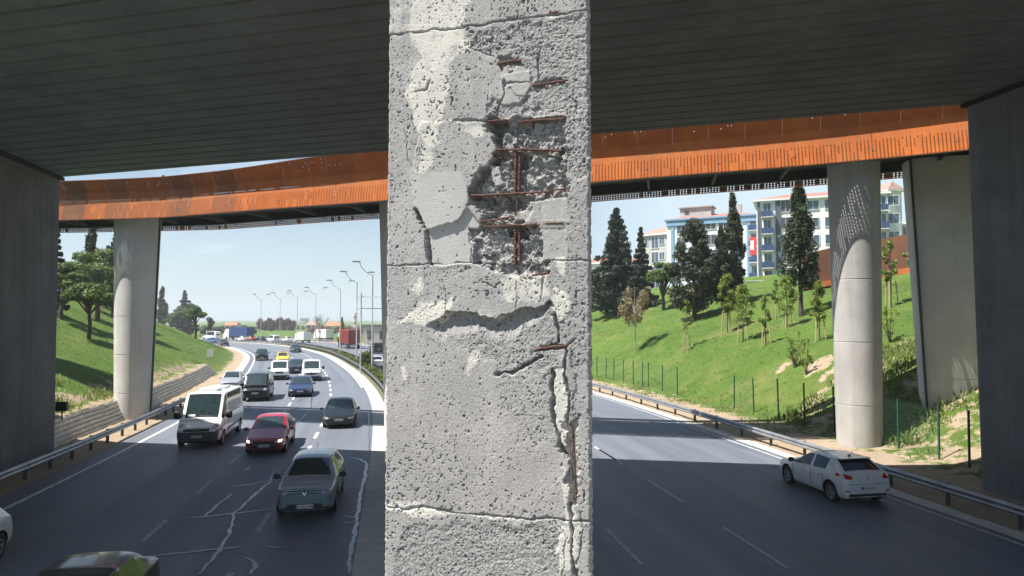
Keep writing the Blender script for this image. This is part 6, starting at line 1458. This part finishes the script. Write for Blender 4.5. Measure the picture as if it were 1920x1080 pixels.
def make_front():
    nu = 440
    u = np.linspace(0, 1, nu); zz = np.concatenate([np.arange(-.3, 4.45, .03), np.linspace(4.45, 7.75, 1180), np.arange(7.78, 13.0, .03)])
    U_, Z_ = np.meshgrid(u, zz)
    X = PL2.x + (PR2.x - PL2.x) * U_; Y = PL2.y + (PR2.y - PL2.y) * U_
    dz = Z_ - CZ; yy = Y * cos(PITCH) + dz * sin(PITCH); vz = -Y * sin(PITCH) + dz * cos(PITCH)
    px = 960 + 1280 * X / yy; py = 540 - 1280 * vz / yy
    wx = (fbm(px / 22, py / 22, 21, 5, .62) - .5) * 30; wy = (fbm(px / 22, py / 22, 41, 5, .62) - .5) * 30
    qx = px + wx; qy = py + wy; sx_ = px + wx * .3; sy_ = py + wy * .3
    f1 = fbm(px / 5, py / 5, 61, 4, .6) - .5; f2 = fbm(px / 11, py / 11, 71, 4, .6) - .5; f3 = fbm(px / 34, py / 34, 81, 4) - .5; f0 = fbm(px / 2.4, py / 2.4, 91, 2) - .5
    ridged = 1 - np.abs(fbm(px / 9, py / 9, 101, 3, .6) * 2 - 1)
    sg_ = np.random.default_rng(77); ns = 900; sx0 = sg_.uniform(860, 1115, ns); sy0 = sg_.uniform(20, 720, ns); sh0 = sg_.uniform(-.5, .5, ns); tx0 = sg_.normal(0, .035, ns); ty0 = sg_.normal(0, .035, ns)
    facet = np.zeros_like(px); best = np.full(px.shape, 1e9); fx_ = px + wx * .5; fy_ = py + wy * .5
    for i in range(ns):
        rr_, cc_ = np.where((np.abs(px[:, 0:1] - 0) >= 0) & (np.abs(py[:, :1] - sy0[i]) < 45))[0], None
        if len(rr_) == 0: continue
        a0, a1 = rr_.min(), rr_.max() + 1; ci = np.where(np.abs(px[(a0 + a1) // 2] - sx0[i]) < 45)[0]
        if len(ci) == 0: continue
        b0, b1 = ci.min(), ci.max() + 1; dx_ = fx_[a0:a1, b0:b1] - sx0[i]; dy_ = fy_[a0:a1, b0:b1] - sy0[i]; d_ = dx_ ** 2 + dy_ ** 2; mm_ = d_ < best[a0:a1, b0:b1]
        val = sh0[i] + tx0[i] * dx_ + ty0[i] * dy_
        best[a0:a1, b0:b1] = np.where(mm_, d_, best[a0:a1, b0:b1]); facet[a0:a1, b0:b1] = np.where(mm_, val, facet[a0:a1, b0:b1])
    facet = np.clip(facet, -1, 1)
    h = f3 * .006 + f0 * .0012
    rough = np.clip((fbm(px / 55, py / 55, 111, 4) - .47) * 5, 0, 1) * .45
    cream = np.zeros_like(h); rust = np.zeros_like(h); grime = np.zeros_like(h); smoothp = np.zeros_like(h)
    def IN(poly, soft=2.0, warp='q'):
        a, b_ = (qx, qy) if warp == 'q' else (sx_, sy_)
        return 1 - sstep(sdf(a, b_, poly), -soft, soft)
    # broad roughness of exposed aggregate
    for poly, dep in [([(868, 74), (1000, 42), (1112, 26), (1112, 330), (1062, 330), (1055, 215), (1005, 205), (985, 150), (975, 125), (935, 122), (925, 106), (893, 94)], .011),
                      ([(1060, 330), (1112, 330), (1112, 720), (1075, 720), (1062, 520)], .004),
                      ([(716, 120), (770, 100), (780, 200), (750, 300), (716, 320)], .003),
                      ([(716, 500), (880, 498), (870, 560), (760, 600), (716, 600)], .003),
                      ([(850, 600), (1040, 590), (1045, 700), (930, 690), (850, 640)], .006),
                      ([(760, 985), (1050, 985), (1050, 1110), (730, 1110)], .008), ([(930, 690), (1035, 690), (1045, 800), (1000, 850), (950, 780)], .004)]:
        k = IN(poly, 6); rough = np.maximum(rough, k * min(1, dep / .008)); h = h - k * dep + k * (f1 * .009 + f2 * .006 + f0 * .006 + facet * .004) * min(1.2, dep / .007)
    # smooth plaster slabs keep the old face
    slab = IN([(790, 230), (870, 225), (912, 228), (925, 262), (935, 283), (912, 308), (895, 330), (880, 366), (876, 392), (858, 412), (835, 420), (800, 431), (782, 398), (770, 330)], 2, 's')
    h = h * (1 - slab * .7) + slab * .010; smoothp = np.maximum(smoothp, slab * IN([(775, 325), (868, 322), (880, 360), (860, 415), (800, 432), (778, 395)], 5, 's') * .8); rough *= (1 - .7 * slab)
    low = IN([(782, 398), (800, 430), (858, 412), (876, 392), (905, 425), (880, 455), (885, 493), (803, 496), (806, 465), (795, 432)], 2, 's') * (1 - slab)
    h = h * (1 - low * .8) - low * .030; rough *= (1 - low * .8); smoothp = np.maximum(smoothp, low * .7)
    # deep spalls
    for poly, dep, amp in [([(912, 224), (1056, 219), (1060, 238), (1052, 282), (1060, 300), (1063, 358), (1060, 372), (1012, 372), (985, 380), (988, 415), (903, 424), (903, 396), (880, 380), (878, 366), (895, 330), (912, 308), (935, 284), (925, 262), (912, 242)], .062, .046),
                           ([(882, 430), (905, 424), (1010, 420), (1016, 440), (1012, 470), (1030, 492), (1030, 516), (960, 521), (945, 506), (885, 494)], .050, .046),
                           ([(998, 150), (1055, 145), (1056, 158), (1000, 166)], .026, .01), ([(932, 104), (972, 108), (978, 118), (938, 130)], .034, .008),
                           ([(912, 222), (950, 224), (938, 250), (945, 274), (958, 290), (930, 312), (905, 345), (898, 368), (880, 368), (895, 330), (912, 308), (935, 284), (925, 262)], .105, .006),
                           ([(900, 368), (968, 364), (966, 400), (910, 412)], .018, .02), ([(950, 428), (988, 427), (986, 452), (955, 452)], .09, .006), ([(905, 372), (962, 370), (958, 398), (912, 404)], .05, .02), ([(908, 229), (1000, 231), (985, 248), (918, 250)], .05, .01), ([(880, 370), (1000, 368), (988, 386), (890, 388)], .05, .012), ([(954, 286), (992, 286), (988, 316), (958, 314)], .065, .008), ([(1035, 260), (1060, 255), (1058, 352), (1040, 345)], .012, .03),
                           ([(958, 286), (986, 286), (984, 360), (958, 360)], .022, .012), ([(920, 190), (1010, 176), (1015, 214), (915, 222)], .012, .018)]:
        k = IN(poly, 2.2); h = h - k * dep + k * (facet * amp * .75 + (ridged - .55) * amp * .25 + f2 * amp * .7 + f1 * amp * .55); rough = np.maximum(rough, k); smoothp *= (1 - k)
        rust = np.maximum(rust, k * .30)
    for poly, lv in [([(1012, 374), (1062, 370), (1066, 414), (1016, 412)], -.006), ([(1016, 427), (1060, 426), (1062, 484), (1016, 490)], -.006), ([(940, 140), (992, 132), (995, 165), (975, 192), (938, 196)], .004), ([(915, 305), (935, 312), (945, 345), (925, 350)], -.02), ([(968, 396), (1000, 388), (992, 412), (960, 414)], -.014)]:
        k = IN(poly, 2.5, 's'); h = h * (1 - k) + (lv + f2 * .006) * k; rough *= 1 - .7 * k; smoothp = np.maximum(smoothp, .4 * k)
    # the long lip with the hollow under it
    K = np.array([(792, 612), (812, 602), (833, 592), (838, 583), (896, 585), (899, 593), (930, 597), (940, 590), (958, 588), (968, 580), (985, 577), (1005, 577), (1020, 572), (1032, 560), (1040, 575), (1044, 600)])
    yk = np.interp(px, K[:, 0], K[:, 1]) + (fbm(px / 6, px * 0 + 3, 131, 3) - .5) * 5; en = sstep(px, 794, 835) * (1 - sstep(px, 1024, 1046)); dyk = py - yk
    lens = np.interp(px, [792, 835, 870, 900, 930, 965, 1000, 1040], [8, 26, 24, 17, 22, 28, 15, 6])
    hol = en * (1 - sstep(np.clip(dyk, 0, None) / lens, .1, 2.1)) * (dyk > 0) * .075; lip = en * np.exp(np.clip(dyk, None, 0) / 70) * (dyk <= 0) * .014
    h = h - hol + lip; rough = np.maximum(rough, np.clip(hol / .02, 0, 1))
    # right-hand vertical spall
    k = IN([(1036, 690), (1056, 690), (1067, 790), (1065, 857), (1050, 838), (1038, 768)], 2, 's'); h = h * (1 - k) - k * .004; cream = np.maximum(cream, k * .95)
    k = IN([(1050, 660), (1072, 655), (1080, 745), (1068, 790), (1058, 720)], 2); h = h + k * .010
    k = IN([(1058, 790), (1080, 785), (1084, 850), (1080, 946), (1066, 948), (1062, 862), (1046, 842), (1060, 838)], 1.8); h = h - k * .030
    k = IN([(1003, 656), (1042, 644), (1063, 650), (1045, 657)], 1.5, 's'); h = h - k * .032; rust = np.maximum(rust, k)
    crn = np.clip(fbm(px / 16, py / 16, 231, 3) * 1.7 - .35, .08, 1)
    # cracks and formwork joints: (line, half width px, depth)
    for pl, wd, dep in [([(718, 68), (790, 60), (870, 52), (960, 38), (1040, 27), (1110, 18)], 2.2, .012), ([(718, 497), (800, 496), (905, 491), (935, 495)], 1.7, .010), ([(1015, 490), (1110, 488)], 1.4, .008),
                        ([(716, 946), (760, 955), (800, 951), (850, 962), (930, 968), (1000, 973), (1112, 980)], 2.0, .012), ([(780, 394), (790, 412), (799, 432), (802, 450), (803, 468), (806, 497)], 3.2, .05), ([(878, 440), (881, 492)], 1.2, .008),
                        ([(930, 700), (962, 698), (985, 685), (1003, 673), (1012, 668)], 3.2, .035), ([(1042, 590), (1047, 620), (1047, 642)], 2.6, .03), ([(1058, 655), (1078, 636)], 2, .012), ([(1035, 690), (1035, 760), (1042, 800), (1050, 835), (1062, 858)], 3.2, .035),
                        ([(1060, 660), (1058, 700), (1069, 745), (1065, 790)], 2.4, .030), ([(1066, 945), (1073, 1000), (1072, 1040), (1082, 1090)], 3.2, .035), ([(925, 106), (893, 93), (880, 88)], 1.8, .010), ([(1013, 90), (1008, 110), (1010, 145)], 2.2, .014), ([(968, 525), (968, 578)], 1.1, .008),
                        ([(1020, 520), (1014, 560)], 1.5, .01), ([(945, 150), (944, 172), (932, 215)], 2.0, .014), ([(944, 158), (968, 152), (992, 154)], 1.4, .010), ([(994, 166), (985, 185), (978, 195)], 1.6, .012), ([(958, 162), (966, 178), (985, 182)], 1.1, .007), ([(850, 228), (912, 226)], 2.4, .014),
                        ([(760, 240), (765, 300), (775, 330)], .9, .005), ([(830, 525), (835, 560), (836, 584)], 1.1, .006), ([(905, 530), (925, 540), (940, 530)], 1.5, .01), ([(1088, 960), (1092, 1010), (1082, 1060)], 1.4, .01), ([(1044, 985), (1062, 1010), (1055, 1080)], 1.2, .008), ([(780, 170), (800, 165), (808, 150)], 2.0, .01)]:
        d = dline(px + wx * .42, py + wy * .42, pl); k = np.clip(1.25 - d / (wd * (.35 + 1.5 * crn)), 0, 1); h = h - k * dep * 1.5; grime = np.maximum(grime, k * .45)
    h = h * .46
    # air holes and pits
    pn = fbm(px / 3.4 + fbm(px / 9, py / 9, 207, 2) * 2, py / 5.2, 201, 3, .55); pd = np.clip(.20 + rough * .45 - smoothp * .8 + (fbm(px / 90, py / 90, 203, 4) - .5) * 2.6, 0, 1)
    pk = np.clip((pn - (.76 - .12 * pd)) / .07, 0, 1) * (pd > .05); h = h - pk * .0034; grime = np.maximum(grime, pk * .75)
    pn = fbm(px / 7.5, py / 10, 211, 3, .55); pk = np.clip((pn - (.80 - .10 * pd)) / .06, 0, 1); h = h - pk * .006; grime = np.maximum(grime, pk * .6)
    gn = np.abs(fbm(px / 2.6, py / 3.0, 221, 2) - .5) * 2; h = h - gn * .0015 * (1 - smoothp * .7)
    def pits(n, r0, r1, dk, reg=None, el=1.0, seed=5):
        g = np.random.default_rng(seed); iz, iu = [], []
        H, Wd = h.shape; sx2 = 390 / nu; sy2 = float(abs(py[h.shape[0] // 2 + 1, nu // 2] - py[h.shape[0] // 2, nu // 2]))
        for _ in range(n):
            a = g.integers(0, Wd); b_ = g.integers(0, H)
            if reg is not None and g.random() > reg[b_, a]: continue
            r = r0 + (r1 - r0) * g.random() ** 2.5; ru_ = r / sx2; rz_ = r / sy2 * el * g.uniform(.7, 1.4); an = g.uniform(-.5, .5)
            R = int(max(ru_, rz_) * 2) + 2; a0, a1, b0, b1 = max(0, a - R), min(Wd, a + R + 1), max(0, b_ - R), min(H, b_ + R + 1)
            xx, yy_ = np.meshgrid(np.arange(a0, a1) - a, np.arange(b0, b1) - b_); xr = xx + an * yy_
            e = (xr / ru_) ** 2 + (yy_ / rz_) ** 2; kk = np.clip(1.25 - e, 0, 1)
            h[b0:b1, a0:a1] -= kk * r * dk; grime[b0:b1, a0:a1] = np.maximum(grime[b0:b1, a0:a1], kk * .75)
    dens = np.clip(.34 + rough * .22 - smoothp * .9 + (fbm(px / 80, py / 80, 151, 3) - .5) * 1.6, .03, 1)
    pits(9000, .7, 1.6, .0022, dens, 1.4, 5); pits(500, 1.4, 3.2, .0018, dens * .9, 1.2, 6)
    # lime wash and pale plaster left on the face
    for poly, kf in [([(778, -30), (884, -30), (872, 52), (882, 90), (852, 112), (842, 200), (826, 240), (832, 268), (800, 290), (772, 215), (760, 180), (790, 105), (764, 60)], .72), ([(790, 285), (815, 290), (800, 320), (776, 327)], .8), ([(742, 605), (790, 572), (852, 556), (842, 588), (800, 612)], .9),
                     ([(880, 662), (900, 655), (888, 695), (878, 700)], .95), ([(1040, 540), (1068, 560), (1064, 606), (1046, 603), (1034, 560)], 1.0), ([(1044, 985), (1088, 990), (1082, 1060), (1050, 1085)], .85), ([(718, 936), (800, 948), (832, 962), (800, 972), (718, 956)], .8), ([(1042, 488), (1063, 484), (1062, 522), (1046, 522)], .95),
                     ([(1026, 28), (1048, 24), (1038, 42)], 1.0), ([(770, 540), (790, 510), (790, 560)], .7), ([(940, 522), (1030, 518), (1036, 560), (970, 576), (936, 560)], .62), ([(905, 590), (940, 590), (936, 606), (905, 602)], .8), ([(855, 240), (910, 232), (912, 260), (880, 262)], .7), ([(890, 966), (960, 970), (990, 980), (900, 976)], .7), ([(748, 690), (765, 690), (768, 715), (755, 720)], .75), ([(720, 10), (780, -10), (800, 60), (722, 66)], .45), ([(960, 520), (1030, 515), (1030, 526), (958, 530)], .9), ([(1050, 860), (1080, 955), (1078, 985), (1052, 985)], .8)]:
        k = IN(poly, 7); cream = np.maximum(cream, k * kf); h = h + k * kf * .0022
    for rl in RB: rust = np.maximum(rust, np.exp(-(dline(px, py, rl[0]) / 8) ** 2) * .8)
    # ragged arrises
    eu = np.minimum(U_, 1 - U_) * PWID; er = (fbm(py / 9 + 7 * (U_ > .5), py * 0, 171, 4) - .4) * .016
    h = h - np.clip(.012 - eu + er * .8, 0, .05) * 1.1
    side_in = np.clip(1 - eu / .02, 0, 1) * (fbm(py / 6 + 31 * (U_ > .5), py * 0, 181, 3) - .45) * .010
    X2 = X + PN.x * h + PU.x * side_in * np.where(U_ < .5, 1, -1); Y2 = Y + PN.y * h + PU.y * side_in * np.where(U_ < .5, 1, -1)
    front = np.stack([X2 - PO.x, Y2 - PO.y, Z_], -1)
    # sides and back close the shaft
    back = Vector((.10, .9, 0)); z1 = front[:, 0, 2]; rg = (fbm(z1 * 9, z1 * 0 + 4, 191, 4) - .5) * .01
    def side(pt, f, s): return np.stack([np.full(len(z1), pt.x - PO.x + back.x * f + s * f) + rg * (f < 1), np.full(len(z1), pt.y - PO.y + back.y * f), z1], -1)
    Ls = [side(PL2, f, .06) for f in (1, .55, .2, .05)]; Rs = [side(PR2, f, -.06) for f in (.05, .2, .55, 1)]
    allv = np.concatenate([np.stack(Ls, 1), front, np.stack(Rs, 1)], 1); H, Wd = allv.shape[:2]
    idx = np.arange(H * Wd).reshape(H, Wd); F = np.stack([idx[:-1, :-1], idx[:-1, 1:], idx[1:, 1:], idx[1:, :-1]], -1).reshape(-1, 4)
    Fb = np.stack([idx[:-1, -1], idx[:-1, 0], idx[1:, 0], idx[1:, -1]], -1)
    cap = np.array([(idx[-1, 0], idx[-1, 4], idx[-1, -5], idx[-1, -1])])
    F = np.concatenate([F, Fb, cap]); Vv = allv.reshape(-1, 3)
    o = np_mesh('shaft', Vv, F, M['pillar'], pillar, smooth=True)
    for nm, a in (('rough', rough), ('cream', cream), ('rust', rust), ('grime', grime), ('smoothp', smoothp)):
        full = np.zeros(len(Vv)); ff = np.zeros((H, Wd)); ff[:, 4:-4] = a; full[:H * Wd] = ff.ravel(); fattr(o, nm, full)
    return o
# rebar: (pixel line, radius, depth below the face)
RB = [([(934, 120), (955, 115), (976, 113)], .0060, .006), ([(998, 160), (1030, 156), (1058, 151)], .0058, .004), ([(914, 228), (932, 226), (950, 225)], .0052, .014), ([(972, 229), (1010, 225), (1058, 223)], .0058, .008), ([(930, 281), (990, 280), (1053, 283)], .0068, .006),
      ([(882, 367), (930, 365), (990, 362), (1030, 359)], .0062, .008), ([(1036, 357), (1060, 354)], .0050, .002), ([(906, 426), (960, 423), (1012, 421)], .0056, .006), ([(1022, 419), (1056, 418)], .0046, .002), ([(905, 416), (935, 411), (962, 406)], .0050, .010), ([(976, 518), (1000, 516), (1028, 511)], .0055, .004),
      ([(1002, 656), (1035, 650), (1066, 648)], .0065, .012), ([(967, 284), (967, 330), (966, 366)], .0098, .020), ([(975, 286), (974, 330), (973, 362)], .0075, .026), ([(971, 372), (970, 392), (970, 412)], .0050, .022), ([(966, 426), (966, 460), (966, 498)], .0085, .020), ([(974, 428), (974, 460), (975, 492)], .0062, .026), ([(1066, 790), (1070, 860), (1076, 945)], .0042, .012), ([(1072, 800), (1076, 870), (1080, 935)], .0034, .020), ([(1030, 24), (1040, 23), (1046, 22)], .0060, .004), ([(918, 293), (930, 291), (940, 297)], .0045, .02)]
make_front()
M['rebar'] = mat('rusty_rebar', (.14, .066, .045), (.07, .036, .03), rough=.85, scale=60, bump=.6, bscale=220)
M['old_bar'] = mat('weathered_grey_rebar', (.17, .145, .13), (.10, .075, .065), rough=.8, scale=60, bump=.6, bscale=220)
for pl, r, dp in RB:
    a = MB(); ptsr = []
    for p_, q_ in zip(pl[:-1], pl[1:]):
        for k in range(16): ptsr.append(FP(p_[0] + (q_[0] - p_[0]) * k / 16 + rng.uniform(-.5, .5), p_[1] + (q_[1] - p_[1]) * k / 16 + rng.uniform(-.6, .6), -dp * .5) - PO)
    ptsr.append(FP(*pl[-1], -dp * .5) - PO)
    mm_ = M['rebar'] if pl[0][1] < 770 else M['old_bar']
    a.tube(ptsr, [r * .88 * (1.12 if i_ % 2 else .9) * rng.uniform(.85, 1.12) for i_ in range(len(ptsr))], 10); a.build('rebar', mm_, pillar, smooth=True)
# ------------------------------------------------------------------ light, sky, air
SUN_EL = 61.0; SUN_H = Vector((-.972, -.235, 0)).normalized()
to_sun = Vector((SUN_H.x * cos(radians(SUN_EL)), SUN_H.y * cos(radians(SUN_EL)), sin(radians(SUN_EL))))
sd = bpy.data.lights.new('sun', 'SUN'); sd.energy = 5.0; sd.angle = radians(.5); sd.color = (1.0, .945, .875)
so = bpy.data.objects.new('sun', sd); COL.objects.link(so); so.rotation_euler = to_sun.to_track_quat('Z', 'Y').to_euler(); so.location = (0, 0, 60)
W = bpy.data.worlds.new('World'); S.world = W; W.use_nodes = True
t = NT(W.node_tree); bg = W.node_tree.nodes['Background']
sky = t.node('ShaderNodeTexSky'); sky.sky_type = 'NISHITA'; sky.sun_disc = False
sky.sun_elevation = radians(SUN_EL); sky.sun_rotation = atan2(SUN_H.x, SUN_H.y); sky.air_density = 1.0; sky.dust_density = .8; sky.ozone_density = 2.0; sky.altitude = 50
tc = t.node('ShaderNodeTexCoord').outputs['Generated']
sx = t.node('ShaderNodeSeparateXYZ'); t.link(tc, sx.inputs[0])
zc = t.math('MAXIMUM', sx.outputs[2], .03)
cx = t.node('ShaderNodeCombineXYZ'); t.link(t.math('DIVIDE', sx.outputs[0], t.math('ADD', zc, .12)), cx.inputs[0]); t.link(t.math('DIVIDE', sx.outputs[1], t.math('ADD', zc, .12)), cx.inputs[1])
cl = t.ramp(t.noise(cx.outputs[0], .85, 7, .58, .3), .47, .66)
side = t.ramp(sx.outputs[0], -.12, .22)
low = t.math('SUBTRACT', 1.0, t.ramp(sx.outputs[2], .30, .55)); front = t.ramp(sx.outputs[1], .1, .5)
cl = t.math('MAXIMUM', t.math('MULTIPLY', cl, .7), t.math('MULTIPLY', t.math('MULTIPLY', side, t.math('MULTIPLY', low, front)), .85))
hzn = t.math('SUBTRACT', 1.0, t.ramp(sx.outputs[2], 0.0, .30)); hzn = t.math('MULTIPLY', hzn, .72)
cl = t.math('MAXIMUM', cl, hzn)
c = t.mix(cl, sky.outputs[0], (6.6, 8.0, 8.8))
t.link(c, bg.inputs['Color']); bg.inputs['Strength'].default_value = .055
V_ = S.view_settings; V_.view_transform = 'Standard'; V_.look = 'None'; V_.exposure = 1.15; V_.gamma = 1
HZ = True
if HZ:
    a = MB(); a.box((-100, 760, 18.5), (1800, 1900, 40.5)); hm = bpy.data.materials.new('pale_air'); hm.use_nodes = True; hn = hm.node_tree
    hn.nodes.remove(hn.nodes['Principled BSDF']); pv = hn.nodes.new('ShaderNodeVolumePrincipled'); pv.inputs['Color'].default_value = (.86, .93, 1, 1); pv.inputs['Density'].default_value = .00042; pv.inputs['Anisotropy'].default_value = .2
    hn.links.new(pv.outputs[0], hn.nodes['Material Output'].inputs['Volume']); ho = a.build('haze', hm); tag(ho, 'thin pale haze filling the air over the road', 'haze', kind='stuff')
S.cycles.max_bounces = 8; S.cycles.transparent_max_bounces = 24; S.cycles.use_denoising = True
